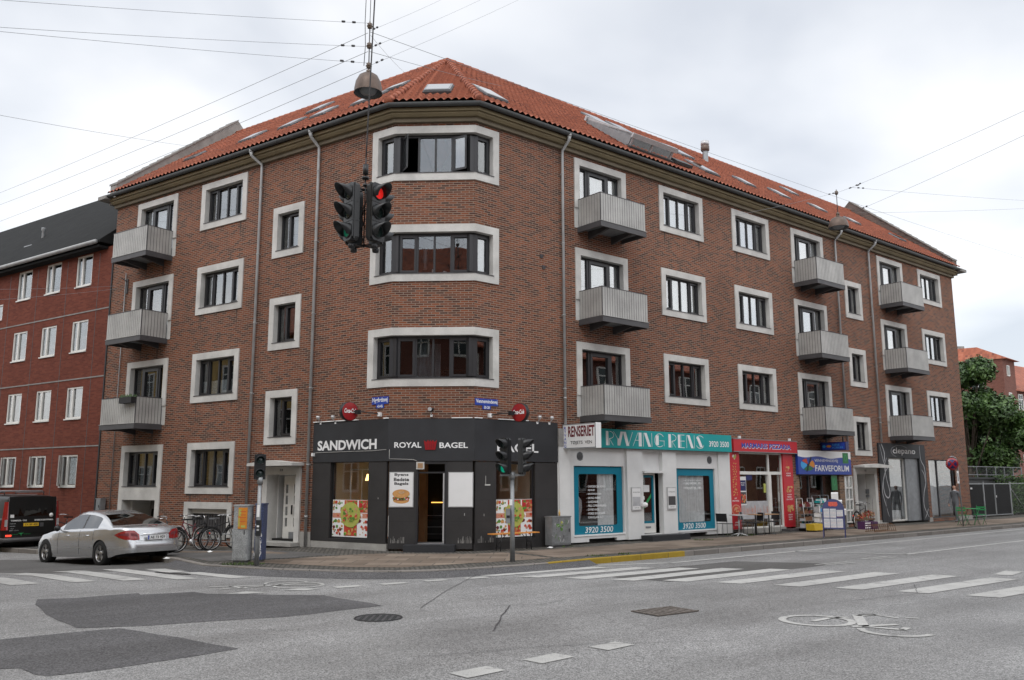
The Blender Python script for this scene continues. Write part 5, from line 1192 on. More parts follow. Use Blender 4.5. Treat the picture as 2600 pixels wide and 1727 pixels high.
rg = random.Random(9); blobs(mb, TC, cx-0.2, cx+0.2, cz-0.13, cz-0.02, 0.0602, ['leaf_print', 'salmon_print', 'tomato_print', 'cloth_white'], 22, rg, (0.015, 0.03))
ell(mb, TC, cx, cz+0.035, 0.215, 0.105, 0.072, 'bread_print'); ell(mb, TC, cx+0.01, cz+0.07, 0.07, 0.028, 0.073, 'cream_wall'); ell(mb, TC, cx+0.01, cz+0.075, 0.05, 0.017, 0.0735, 'bread_print')
mb.build('bagel_picture', po, recalc=False)
wb = thing('blank_board', 'blank white board right of the corner door', 'board', FC(0.31, 0.05, 1.0))
part(wb, 'frame', TC, [(-0.62, 0.0, 0.037, 0.055, 1.005, 1.86)], 'galv_light'); part(wb, 'sheet', TC, [(-0.60, -0.02, 0.055, 0.058, 1.025, 1.84)], 'sign_white')
# round illuminated drinks signs
def round_sign(T, x, z, label, arm):
    t = thing('round_sign', label, 'sign', T(x, 0.55, z), group='round red drinks signs on brackets')
    mb = MB(T, ['steel_black']); y0, y1 = 0.42, 0.60
    # disc axis runs along the facade at a slight angle: it faces along the street
    c = T(x, 0.55, z); fx = (T(x+1, 0.55, z)-c).normalized(); fo = (T(x, 1.55, z)-c).normalized()
    ax = (fx*arm+fo*0.25).normalized(); sd = ax.cross(Vector((0, 0, 1))).normalized()
    P = lambda a, b, h: c+sd*a+Vector((0, 0, 1))*b+ax*h
    mb = MB(P, ['steel_black']); R0 = 0.275
    mb.lathe([(0.001, -0.10), (R0-0.03, -0.10), (R0, -0.07), (R0, 0.06), (R0-0.015, 0.075)], (0, 0, 0), 2, 30, 'steel_black'); mb.build('housing', t)
    f = MB(P, ['sign_red_dark']); f.lathe([(0.001, 0.088), (0.15, 0.084), (R0-0.015, 0.07)], (0, 0, 0), 2, 30, 'sign_red_dark'); f.build('face', t)
    l = MB(P, ['white']); txt('Coca-Cola', (lambda x, y, z: P(x, z, y)), -0.20 if sd.dot(Vector((1, 0, 0))) > 0 else 0.20, 0.20 if sd.dot(Vector((1, 0, 0))) > 0 else -0.20, -0.05, 0.08, 0.092, 'white', shear=0.35, bold=0.03, mb=l); l.build('lettering', t, recalc=False)
    b = MB(T, ['steel_black']); b.tube([(x+0.12*arm, 0.5, z), (x+0.34*arm, 0.36, z-0.02), (x+0.72*arm*0.8, 0.05, z-0.06)], 0.014, 6, 'steel_black'); b.box(x+0.2*arm-0.06, x+0.2*arm+0.06, 0.38, 0.48, z-0.07, z+0.03, 'steel_black'); b.box(x+0.58*arm-0.04, x+0.58*arm+0.04, 0.0, 0.08, z-0.12, z-0.02, 'white'); b.build('bracket', t)
round_sign(TL, -0.88, 3.38, 'round red drinks sign on a bracket above the word SANDWICH', 1)
round_sign(TR, 1.06, 3.35, 'round red drinks sign on a bracket above the right shop window', -1)
def spot(T, x, z, label, big=False):
    t = thing('flood_lamp', label, 'lamp', T(x, 0.1, z), group='small flood lamps on the shop fascia')
    mb = MB(T, ['galv_light']); mb.tube([(x, 0.02, z-0.10), (x, 0.10, z-0.06), (x, 0.13, z)], 0.012, 6, 'galv_light'); mb.box(x-0.03, x+0.03, 0.0, 0.06, z-0.13, z-0.07, 'white'); mb.build('arm', t)
    h = MB(T, ['galv_light' if not big else 'steel_black']); r = 0.055 if not big else 0.075; h.lathe([(0.02, -0.05), (r, 0.0), (r, 0.05), (0.001, 0.055)], (x, 0.15, z+0.03), 2, 12, 'galv_light' if not big else 'steel_black'); h.build('head', t)
    if big: h2 = MB(T, ['galv_light']); h2.disc((x-0.02, 0.23, z+0.05), 0.05, 1, 14, 'galv_light'); h2.build('lens', t)
spot(TL, -2.4, 3.27, 'small silver flood lamp at the left end of the dark fascia'); spot(TL, -1.85, 3.26, 'small flood lamp between the fascia end and the left round sign')
spot(TC, -1.06, 3.36, 'black spotlight with silver lens above the corner door', True); spot(TR, 2.07, 3.26, 'small flood lamp just right of the right round sign'); spot(TR, 2.5, 3.26, 'small silver flood lamp at the right end of the dark fascia')
def plate(T, x0, x1, z0, z1, name_, nums, label):
    t = thing('street_name_plate', label, 'street sign', T((x0+x1)/2, 0, z0), group='blue enamel street name plates')
    part(t, 'plate', T, [(x0, x1, 0.0, 0.02, z0+0.10, z1), ((x0+x1)/2-0.13, (x0+x1)/2+0.13, 0.0, 0.018, z0, z0+0.098)], 'sign_blue')
    mb = MB(T, ['white']); txt(name_, T, x0+0.02, x1-0.02, z0+0.125, z1-0.02, 0.022, 'white', bold=0.02, mb=mb); txt(nums, T, (x0+x1)/2-0.09, (x0+x1)/2+0.09, z0+0.015, z0+0.085, 0.0205, 'white', bold=0.02, mb=mb); mb.build('lettering', t, recalc=False)
plate(TL, -0.60, -0.04, 3.47, 3.76, 'Nygårdsvej', '43-45', 'blue plate reading Nygårdsvej left of the chamfered corner'); plate(TR, 0.03, 0.76, 3.43, 3.70, 'Vennemindevej', '30-28', 'blue plate reading Vennemindevej right of the chamfered corner')
# ---- dry cleaner
wallpart(H, 'cleaner_wall', FR, 2.80, 10.31, -0.06, 0.03, 0.0, 2.56, [(3.40, 5.37, 0.18, 2.05), (6.10, 6.97, 0.12, 2.54), (7.60, 9.58, 0.15, 2.02), (3.95, 5.05, -0.1, 0.08), (8.0, 9.1, -0.1, 0.08)], 'plaster_white')
for a, b in ((5.43, 6.10), (6.97, 7.60)): part(H, 'pilaster', FR, [(a, b, 0.03, 0.12, 0.0, 2.56)], 'plaster_white')
for a, b in ((2.82, 3.2), (9.72, 10.31)): part(H, 'pilaster', FR, [(a, b, 0.03, 0.085, 0.0, 2.56)], 'plaster_white')
part(H, 'cleaner_cornice', FR, [(2.80, 10.31, -0.2, 0.10, 2.561, 3.04)], 'concrete_dark')
part(H, 'plaster_lintel', FR, [(6.10, 6.97, -0.10, -0.01, 1.90, 2.54)], 'plaster_white'); part(H, 'door_hood', FR, [(6.08, 6.99, -0.02, 0.20, 1.87, 1.93)], 'plaster_white')
for a, b, ga, gb_, z0, z1 in ((3.42, 5.35, 3.62, 5.12, 0.20, 2.03), (7.62, 9.56, 7.83, 9.36, 0.17, 2.0)):
    gz0, gz1 = z0+0.225, z1-0.20
    mb = MB(FR, ['petrol']); rc = 0.06; O = [(a, z0), (b, z0), (b, z1), (a, z1)]
    I_ = []
    for (cx, cz, a0) in ((ga+rc, gz0+rc, math.pi), (gb_-rc, gz0+rc, 1.5*math.pi), (gb_-rc, gz1-rc, 0), (ga+rc, gz1-rc, 0.5*math.pi)):
        I_.append([(cx+rc*math.cos(a0+k*math.pi/8), cz+rc*math.sin(a0+k*math.pi/8)) for k in range(5)])
    def q(pts): mb.add([(x, -0.02, z) for x, z in pts], [tuple(range(len(pts)))], 'petrol')
    for k in range(4):
        q([O[k]]+I_[k][::-1]); q([O[k], I_[k][-1], I_[(k+1) % 4][0], O[(k+1) % 4]])
    w = mb.build('shop_window', H, recalc=False); p = MB(FR, ['pane_shop']); p.box(ga-0.02, gb_+0.02, -0.04, -0.03, gz0-0.02, gz1+0.02, 'pane_shop'); p.build('pane', w)
    rmb = MB(FR, ['dark_room']); rmb.box(a, b, -1.8, -1.75, z0, z1, 'dark_room'); rmb.build('shop_room', w)
    sl = MB(FR, ['white']); sl.box(a-0.03, b+0.03, -0.03, 0.05, z0-0.045, z0-0.005, 'white'); sl.build('sill', w)
    if a < 5:
        curtain(w, FR, 4.42, 5.08, gz0, gz1, 'cloth_white', -0.10, 26)
        ck = MB(FR, ['curtain_grey']); ck.lathe([(0.09, 0.5), (0.16, 0.9), (0.15, 1.1), (0.05, 1.25)], (3.85, -0.35, 0), 2, 12, 'curtain_grey'); ck.tube([(3.62, -0.35, 1.33), (4.2, -0.35, 1.33)], 0.012, 6, 'galv_light'); ck.build('garment', w)
    else: curtain(w, FR, 7.92, 9.15, gz0, gz1, 'cloth_white', -0.10, 60)
    L_ = MB(TR, ['white'])
    if a < 5:
        for i, s in enumerate(('- GARDEROBE RENS', '  KJOLER', '- BRUDEKJOLER', '- SKIND RENS', '- GARDINER', '- PELS OPBEVARING', '- DYNE VASK', '- VORES SKRÆDDER', '  KAN KLARE ALT')):
            s_ = s.strip(); zz = 1.46-i*0.105; x = 3.93 if s.startswith('-') else 3.99; txt(s_, TR, x, x+0.055*len(s_)-0.01*len(s_), zz, zz+0.062, -0.026, 'white', bold=0.012, mb=L_)
    else:
        for s, x0, x1, zz, hh in (('SKJORTE STRYGES & HÆNGES', 8.1, 8.95, 1.64, 0.03), ('5 SKJORTER  95,-', 8.1, 8.98, 1.52, 0.075), ('10 SKJORTER  180,-', 8.1, 8.98, 1.385, 0.075)): txt(s, TR, x0, x1, zz, zz+hh, -0.026, 'white', bold=0.015, mb=L_)
    x0 = 3.84 if a < 5 else 7.98; txt('3920 3500', TR, x0, x0+1.10, z0+0.035, z0+0.195, -0.012, 'white', bold=0.01, shear=0.12, mb=L_)
    L_.build('lettering', w, recalc=False)
dd = MB(FR, ['frame_white', 'petrol']); ringbox(dd, FR, 6.13, 6.80, 0.14, 1.86, 0.045, -0.12, -0.05, 'frame_white'); dd.box(6.175, 6.755, -0.10, -0.06, 0.17, 0.42, 'frame_white'); ringbox(dd, FR, 6.18, 6.75, 0.42, 1.80, 0.06, -0.11, -0.055, 'petrol')
do_ = dd.build('shop_door', H); p = MB(FR, ['pane']); p.box(6.24, 6.69, -0.09, -0.083, 0.48, 1.74, 'pane'); p.build('pane', do_)
part(do_, 'green_sticker', lambda x, y, z: FR(6.28+x*0.75-0*z, y, 0.78+x*0.78+z), [(0.0, 0.5, -0.08, -0.078, 0.0, 0.11)], 'green_bright'); part(do_, 'notice', TR, [(6.33, 6.58, -0.08, -0.078, 1.32, 1.52)], 'sign_white'); part(do_, 'notice', TR, [(6.24, 6.36, -0.08, -0.078, 1.10, 1.2)], 'sign_white'); part(do_, 'letter_slot', TR, [(6.36, 6.58, -0.058, -0.05, 0.28, 0.33)], 'zinc')
st = MB(FR, ['cladding']); st.box(5.95, 7.62, 0.125, 0.55, PAV, 0.10); st.build('door_step', H)
rb = MB(FR, ['dark_room']); rb.box(6.1, 6.97, -1.2, -1.15, 0, 2.5, 'dark_room'); rb.build('shop_room', H)
for x, zz in ((3.64, 2.31), (9.33, 2.29)):
    v = MB(FR, ['zinc', 'black']); v.disc((x, 0.033, zz), 0.125, 1, 20, 'zinc'); v.disc((x, 0.036, zz), 0.105, 1, 20, 'black')
    for k in range(6): v.box(x-0.1, x+0.1, 0.037, 0.05, zz-0.09+k*0.033, zz-0.078+k*0.033, 'galv')
    v.build('air_vent', H)
for x0, sds in ((5.56, 'RYVANG RENS'), (7.12, 'RYVANG RENS')):
    t = thing('display_case', ('framed notice with a photo left of the cleaner door', 'framed notice with a photo right of the cleaner door')[x0 > 6], 'notice frame', FR(x0+0.2, 0.13, 0.75))
    part(t, 'frame', TR, [(x0, x0+0.40, 0.122, 0.15, 0.80, 1.46)], 'galv_light'); part(t, 'sheet', TR, [(x0+0.025, x0+0.375, 0.15, 0.153, 0.83, 1.43)], 'sign_white'); part(t, 'photo', TR, [(x0+0.04, x0+0.36, 0.153, 0.155, 0.93, 1.19)], 'curtain_grey' if x0 < 6 else 'steel_dark')
    mb = MB(TR, ['black']); txt('RYVANG RENS', TR, x0+0.06, x0+0.34, 1.30, 1.335, 0.1545, 'black', mb=mb); txt('TØJETS VEN', TR, x0+0.1, x0+0.3, 0.86, 0.89, 0.1545, 'black', mb=mb); mb.build('lettering', t, recalc=False)
for x, z, lab in ((6.16, 0.96, 'small white round lamp on the left pilaster by the cleaner door'),):
    mb = MB(FR, ['white']); mb.lathe([(0.001, -0.08), (0.07, -0.05), (0.085, 0.0), (0.07, 0.05), (0.001, 0.08)], (x-0.12, 0.22, z), 2, 14, 'white'); mb.box(x-0.2, x-0.16, 0.12, 0.2, z-0.04, z+0.04, 'white'); tag(mb.build('wall_lamp', base=FR(x, 0.12, z)), lab, 'lamp')
# teal fascia sign
ts = thing('shop_sign', 'long teal fascia sign reading RYVANG RENS 3920 3500', 'sign', FR(7.0, 0.15, 2.55))
part(ts, 'board', FR, [(3.3, 10.29, 0.105, 0.20, 2.56, 3.09)], 'teal'); part(ts, 'edge_strip', FR, [(3.3, 10.29, 0.105, 0.202, 2.538, 2.558)], 'gutter_zinc')
mb = MB(TR, ['white'])
xs = 4.60
def glyph(mb, kind, x, w, z0, z1, o):
    """art-deco letters: one thick stroke, the others thin"""
    h = z1-z0; th = w*0.30; tn = 0.016
    def bar(xa, za, xb, zb, wd): mb.add([(xa, o, za), (xa+wd, o, za), (xb+wd, o, zb), (xb, o, zb)], [(0, 1, 2, 3)], 'white', False, TR)
    def arc(cx, cz, rx, rz, a0, a1, wd, n=12):
        for i in range(n):
            t0, t1 = a0+(a1-a0)*i/n, a0+(a1-a0)*(i+1)/n
            mb.add([(cx+(rx-wd)*math.cos(t0), o+.0005, cz+(rz-wd)*math.sin(t0)), (cx+rx*math.cos(t0), o+.0005, cz+rz*math.sin(t0)), (cx+rx*math.cos(t1), o+.0005, cz+rz*math.sin(t1)), (cx+(rx-wd)*math.cos(t1), o+.0005, cz+(rz-wd)*math.sin(t1))], [(0, 1, 2, 3)], 'white', False, TR)
    if kind == 'R': bar(x, z0, x, z1, th); arc(x+w*0.45, z1-h*0.27, w*0.5, h*0.27, -math.pi/2, math.pi/2, tn); bar(x+w*0.85, z0, x+w*0.4, z1-h*0.54, tn); bar(x+w*.38, z0, x+w*.38, z1-h*.5, tn)
    if kind == 'Y': bar(x+w*0.42, z0, x+w*0.75, z1, th*0.9); bar(x+w*0.45, z0+h*0.45, x, z1, tn); bar(x+w*0.42, z0, x+w*0.42, z0+h*0.5, th*0.9)
    if kind == 'V': bar(x+w*.34, z0, x, z1, th); bar(x+w*.52, z0, x+w*0.98, z1, tn)
    if kind == 'W': bar(x, z0, x, z1, th); bar(x+w*.38, z0, x+w*0.6, z1, tn); bar(x+w*.38, z0, x+w*0.36, z0+h*.7, tn)
    if kind == 'A': bar(x, z0, x+w*0.55, z1, tn); bar(x+w*0.62, z0, x+w*0.62, z1, th); bar(x+w*0.27, z0+h*0.45, x+w*0.62, z0+h*0.45+.001, tn); mb.box(x+w*.25, x+w*.62, o, o+.001, z0+h*.42, z0+h*.45, 'white')
    if kind == 'N': bar(x+w*0.55, z0, x+w*0.1, z1, th); bar(x, z0, x, z1, tn); bar(x+w*0.93, z0, x+w*0.93, z1, tn)
    if kind == 'G': arc(x+w*.5, z0+h/2, w*.5, h/2, 0.6, 5.4, tn, 20); bar(x+w*0.12, z0+h*.14, x+w*0.12, z0+h*.86, th); mb.box(x+w*.5, x+w, o, o+.001, z0+h*.45, z0+h*.48, 'white'); bar(x+w*.93, z0+h*.08, x+w*.93, z0+h*.47, tn)
    if kind == 'E': bar(x, z0, x, z1, th); [mb.box(x+th, x+w*0.92, o, o+.001, zz, zz+.016, 'white') for zz in (z0, z0+h*.5, z1-.016)]; bar(x+th+.03, z0, x+th+.03, z1, tn)
    if kind == 'S': bar(x+w*0.5, z0+h*0.1, x+w*0.05, z1-h*0.12, th*1.1); arc(x+w*.5, z1-h*.25, w*.45, h*.25, 0.3, math.pi, tn); arc(x+w*.5, z0+h*.25, w*.45, h*.25, math.pi, tau-0.2+.3, tn)
for kd, x, w in (('R', 4.50, .34), ('Y', 4.80, .40), ('V', 5.20, .40), ('A', 5.60, .42), ('N', 6.05, .40), ('G', 6.55, .45), ('R', 7.18, .38), ('E', 7.62, .34), ('N', 8.02, .40), ('S', 8.48, .40)): glyph(mb, kd, x, w, 2.63, 3.03, 0.203)
txt('3920 3500', TR, 9.13, 10.15, 2.70, 2.88, 0.203, 'white', bold=0.015, mb=mb); mb.build('lettering', ts, recalc=False)
# projecting white box sign, square to the facade
ps = thing('shop_sign', 'white box sign reading RENSERIET TØJETS VEN standing out above the cleaner', 'sign', FR(3.08, 0.65, 2.5))
part(ps, 'box', FR, [(2.98, 3.18, 0.06, 1.31, 2.49, 3.15)], 'sign_white')
mb = MB(FR, ['zinc']); 
for T_ in (FR,): mb.box(2.975, 2.98, 0.06, 1.31, 2.49, 2.515, 'zinc'); mb.box(2.975, 2.98, 0.06, 1.31, 3.125, 3.15, 'zinc'); mb.box(2.975, 2.98, 0.06, 0.085, 2.515, 3.125, 'zinc'); mb.box(2.975, 2.98, 1.285, 1.31, 2.515, 3.125, 'zinc')
mb.build('trim', ps)
TP = lambda x, y, z: FR(2.978-y, x, z)
mb = MB(TP, ['text_maroon', 'text_blue', 'black'])
txt('RENSERIET', TP, 0.27, 1.27, 2.80, 3.09, 0.002, 'text_maroon', bold=0.03, mb=mb); txt('TØJETS  VEN', TP, 0.36, 1.17, 2.58, 2.69, 0.002, 'black', bold=0.008, mb=mb)
for i, ch_ in enumerate('RYVANG'): txt(ch_, TP, 0.115, 0.20, 3.005-i*0.097, 3.085-i*0.097, 0.002, 'text_blue', bold=0.02, mb=mb)
mb.build('lettering', ps, recalc=False)
part(ps, 'bracket', FR, [(3.05, 3.11, -0.02, 0.06, 2.55, 2.62), (3.05, 3.11, -0.02, 0.06, 3.0, 3.07)], 'zinc')
# ---- pizzeria
wallpart(H, 'pizzeria_pier', FR, 10.33, 10.90, -0.10, 0.03, 0.10, 2.57, [], 'sign_red'); wallpart(H, 'pizzeria_pier', FR, 13.40, 13.99, -0.10, 0.03, 0.08, 2.57, [], 'sign_red')
pz = thing('shop_sign', 'red fascia sign reading MARMARIS PIZZARIA over the glazed front', 'sign', FR(12.3, 0.1, 2.57))
part(pz, 'board', FR, [(10.50, 14.17, 0.0, 0.13, 2.60, 2.99)], 'sign_red'); part(pz, 'trim', FR, [(10.48, 14.19, 0.0, 0.14, 2.575, 2.60), (10.48, 14.19, 0.0, 0.14, 2.99, 3.01)], 'zinc')
mb = MB(TR, ['white', 'text_blue']); txt('MARMARIS PIZZARIA', TR, 10.93, 13.79, 2.695, 2.865, 0.133, 'white', bold=0.035, mb=mb); txt('MARMARIS PIZZARIA', TR, 10.92, 13.77, 2.715, 2.88, 0.136, 'text_blue', bold=0.025, mb=mb); mb.build('lettering', pz, recalc=False)
mb = MB(TR, ['gold', 'salmon_print', 'white', 'tomato_print']); rg = random.Random(2)
blobs(mb, TR, 10.50, 10.74, 2.32, 2.50, 0.032, ['cloth_white', 'lime_print'], 8, rg, (0.04, 0.07))
for k in range(13):
    z = 2.2-k*0.083; blobs(mb, TR, 10.50, 10.74, z-0.05, z+0.03, 0.032, ['gold', 'bread_print'], 5, rg, (0.015, 0.03))
ell(mb, TR, 10.62, 0.72, 0.24, 0.17, 0.033, 'salmon_print'); ell(mb, TR, 10.62, 0.72, 0.20, 0.135, 0.0335, 'tomato_print'); blobs(mb, TR, 10.47, 10.77, 0.63, 0.82, 0.034, ['gold', 'salmon_print'], 14, rg, (0.02, 0.045))
for s, z, w_ in (('ÆGTE', 1.06, .12), ('STENOVNSPIZZA', 0.98, .36), ('LAMM', 0.30, .16), ('BURGER', 0.22, .2)): txt(s, TR, 10.62-w_/2, 10.62+w_/2, z, z+0.045, 0.032, 'white', bold=0.02, mb=mb)
for z, rr in ((2.05, .1), (1.35, .13), (0.70, .14)): blobs(mb, TR, 13.52, 13.92, z-rr, z+rr, 0.032, ['bread_print', 'salmon_print', 'tomato_print', 'gold'], 13, rg, (0.03, 0.09))
for s, z, w_ in (('DÜRÜM', 1.88, .26), ('KEBAB', 1.80, .26), ('VI HAR', 1.15, .26), ('PIZZA', 1.07, .26), ('UD AF HUSET', 0.99, .38), ('KEBAB', .47, .24), ('SALAT', .39, .24), ('MENU', .31, .22)): txt(s, TR, 13.70-w_/2, 13.70+w_/2, z, z+0.045, 0.032, 'white', bold=0.02, mb=mb)
mb.box(13.60, 13.67, 0.031, 0.033, 2.15, 2.33, 'tomato_print'); mb.build('pier_print', H, recalc=False)
w = shop_glass(H, FR, 10.90, 13.40, 0.10, 2.57, 'frame_white', -0.06, (('v', 12.62), ), fw=0.045)
part(w, 'transom', FR, [(10.94, 12.59, -0.10, -0.02, 1.85, 1.95), (12.65, 13.36, -0.10, -0.02, 1.85, 1.95)], 'frame_white'); part(w, 'mullion', FR, [(12.54, 12.70, -0.11, 0.0, 0.14, 1.85)], 'frame_white')
part(w, 'door_leaf', FR, [(12.95, 13.0, -0.3, -0.26, 0.14, 1.83), (13.28, 13.34, -0.16, -0.12, 0.14, 1.83)], 'frame_white')
rm = MB(FR, ['wood_tan']); rm.box(10.4, 14.0, -1.5, -1.4, 0, 2.6, 'wood_tan'); rm.box(10.5, 11.9, -0.7, -0.6, 1.95, 2.6, 'wood_brown'); rm.box(11.0, 12.5, -1.2, -1.1, 0.1, 1.0, 'zinc'); rm.box(13.9, 14.0, -2.5, -0.1, 0, 2.6, 'wood_brown'); rm.box(10.3, 10.4, -2.5, -0.1, 0, 2.6, 'wood_brown'); rm.box(10.4, 14, -2.5, -0.1, 0.0, 0.06, 'concrete_base'); rm.build('shop_room', H)
part(w, 'frosted_film', FR, [(10.95, 12.53, -0.055, -0.052, 0.40, 0.98)], 'curtain_grey')
mb = MB(TR, ['tomato_print']); rg = random.Random(8)
for k in range(46): x = rg.uniform(11.0, 12.5); mb.box(x, x+0.012, -0.050, -0.049, rg.uniform(.55, .65), rg.uniform(.68, .85), 'salmon_print')
mb.build('film_print', w)
t = thing('wall_poster', 'menu poster with dark header in the pizzeria window', 'poster', FR(11.1, 0.0, 0.9))
part(t, 'sheet', TR, [(10.96, 11.32, -0.048, -0.044, 0.85, 1.78)], 'sign_white'); part(t, 'picture', TR, [(10.98, 11.30, -0.043, -0.042, 1.32, 1.66)], 'navy'); part(t, 'lower_picture', TR, [(10.98, 11.30, -0.043, -0.042, 0.90, 1.28)], 'steel_dark')
mb = MB(TR, ['white']); txt('Marmaris', TR, 11.03, 11.25, 1.56, 1.60, -0.040, 'white', bold=.02, mb=mb); txt('Pizzaria', TR, 11.04, 11.22, 1.49, 1.53, -0.040, 'white', bold=.02, mb=mb); blobs(mb, TR, 10.99, 11.28, 0.92, 1.24, -0.0405, ['salmon_print', 'tomato_print', 'bread_print'], 16, rg, (.03, .07)); mb.build('lettering', t, recalc=False)
part(H, 'notice', TR, [(11.34, 11.66, -0.045, -0.043, 1.66, 1.83)], 'navy'); part(H, 'notice', TR, [(12.30, 12.44, -0.045, -0.043, 1.25, 1.55)], 'lime_print')
part(H, 'shop_step', FR, [(10.9, 13.4, -0.1, 0.035, PAV, 0.095)], 'concrete_base'); part(H, 'door_step', FR, [(13.1, 14.1, 0.04, 0.35, PAV, 0.03)], 'steel_dark')
for x in (10.85, 13.75): part(pz, 'lamp', FR, [(x, x+0.07, 0.05, 0.12, 3.02, 3.10)], 'white')
# ---- paint shop
for a, b in ((14.0, 14.40), (17.05, 17.40)): part(H, 'brick_pier', FR, [(a, b, -0.3, 0.006, 0.0, 1.86)], 'brick_pillar')
w = shop_glass(H, FR, 14.42, 17.03, 0.05, 1.86, 'steel_dark', -0.28, (('v', 15.4), ('v', 16.3)), fw=0.04)
rm = MB(FR, ['wood_brown', 'dark_room', 'zinc']); rm.box(14.1, 17.3, -2.1, -2.0, 0, 2, 'dark_room'); rm.box(14.5, 15.3, -1.2, -1.1, 0.9, 1.8, 'wood_brown'); rm.box(15.5, 16.2, -1.4, -1.3, 1.2, 1.7, 'steel_dark'); rm.box(16.4, 16.95, -0.9, -0.85, 0.5, 1.2, 'zinc'); rm.build('shop_room', H)
fs = thing('shop_sign', 'blue FARVEFORUM fascia sign with white wave and coloured disc', 'sign', FR(16.0, 0.1, 1.86))
part(fs, 'board', FR, [(14.2, 17.75, 0.02, 0.12, 1.87, 2.71)], 'sign_blue')
mb = MB(TR, ['white']); n = 24; top = []
for i in range(n+1): x = 14.2+3.55*i/n; top.append((x, 2.50-0.03*math.sin(i*0.55)-0.05*i/n))
for (xa, za), (xb, zb) in zip(top, top[1:]): mb.add([(xa, 0.1215, za), (xb, 0.1215, zb), (xb, 0.1215, 2.71), (xa, 0.1215, 2.71)], [(0, 1, 2, 3)], 'white')
txt('VENNEMINDEVEJ', TR, 15.25, 16.82, 2.29, 2.41, 0.123, 'white', bold=0.0, mb=mb); txt('FARVEFORUM', TR, 15.27, 17.58, 1.98, 2.20, 0.123, 'white', bold=0.02, mb=mb); mb.build('lettering', fs, recalc=False)
mb = MB(TR, ['light_blue']); cx, cz, rx, rz = 14.80, 2.21, 0.45, 0.215
for a0, a1, m_ in ((1.7, 2.5, 'tomato_print'), (2.6, 4.0, 'light_blue'), (4.1, 5.6, 'green'), (5.75, 7.1, 'orange')):
    mb.add([(cx+.02, 0.124, cz)]+[(cx+rx*math.cos(a0+(a1-a0)*k/8), 0.124, cz+rz*math.sin(a0+(a1-a0)*k/8)) for k in range(9)], [tuple(range(10))], m_)
mb.box(cx-.05, cx+.03, 0.1242, 0.1248, cz-.2, cz+.03, 'black'); mb.add([(cx-.12, .125, cz-.24), (cx-.05, .125, cz-.25), (cx+.28, .125, cz+.27), (cx+.2, .125, cz+.28)], [(0, 1, 2, 3)], 'black'); mb.build('colour_disc', fs, recalc=False)
part(fs, 'green_emblem', TR, [(17.17, 17.57, 0.1225, 0.1245, 2.28, 2.67)], 'green'); part(H, 'green_flag', TR, [(16.45, 16.85, 0.03, 0.034, 1.30, 1.85)], 'green')
mb = MB(TR, ['green_bright']); ell(mb, TR, 17.37, 2.48, 0.1, 0.12, 0.126, 'green_bright'); ell(mb, TR, 17.37, 2.48, 0.06, 0.08, 0.127, 'green'); mb.build('green_emblem_ring', fs, recalc=False)
mb = MB(TR, ['green_bright']); ell(mb, TR, 16.65, 1.60, 0.1, 0.14, 0.036, 'green_bright'); ell(mb, TR, 16.65, 1.60, 0.06, 0.09, 0.037, 'green'); mb.build('green_flag_ring', H, recalc=False)
p2_ = thing('shop_sign', 'small dark blue projecting sign hanging under the balcony above the paint shop', 'sign', FR(15.9, 0.4, 2.75))
part(p2_, 'box', FR, [(15.86, 16.06, 0.03, 1.02, 2.72, 3.02)], 'navy'); part(p2_, 'hanger', FR, [(15.94, 15.98, 0.2, 0.24, 3.02, 3.2), (15.94, 15.98, 0.85, 0.89, 3.02, 3.2)], 'steel_black')
TP2 = lambda x, y, z: FR(15.858-y, x, z)
mb = MB(TP2, ['sign_blue']); mb.box(0.1, 0.98, 0.0, 0.001, 2.76, 2.99, 'sign_blue'); ell(mb, TP2, 0.17, 2.87, 0.07, 0.05, 0.0015, 'light_blue'); ell(mb, TP2, 0.36, 2.87, 0.1, 0.045, 0.0015, 'orange'); txt('FARVE', TP2, 0.5, 0.78, 2.88, 2.95, 0.0015, 'light_blue', mb=mb); txt('FORUM', TP2, 0.5, 0.9, 2.79, 2.85, 0.0015, 'light_blue', mb=mb); mb.build('lettering', p2_, recalc=False)
w = shop_glass(H, FR, 17.42, 18.0, 0.10, 1.83, 'frame_white', -0.03, (('v', 17.71), ('h', 1.38), ('h', 0.95), ('h', 0.55)), fw=0.05); curtain(w, FR, 17.45, 17.97, 0.15, 1.8, 'cloth_white', -0.15, 8)
part(H, 'shop_step', FR, [(14.0, 17.3, -0.1, 0.12, PAV, 0.05)], 'concrete_base')
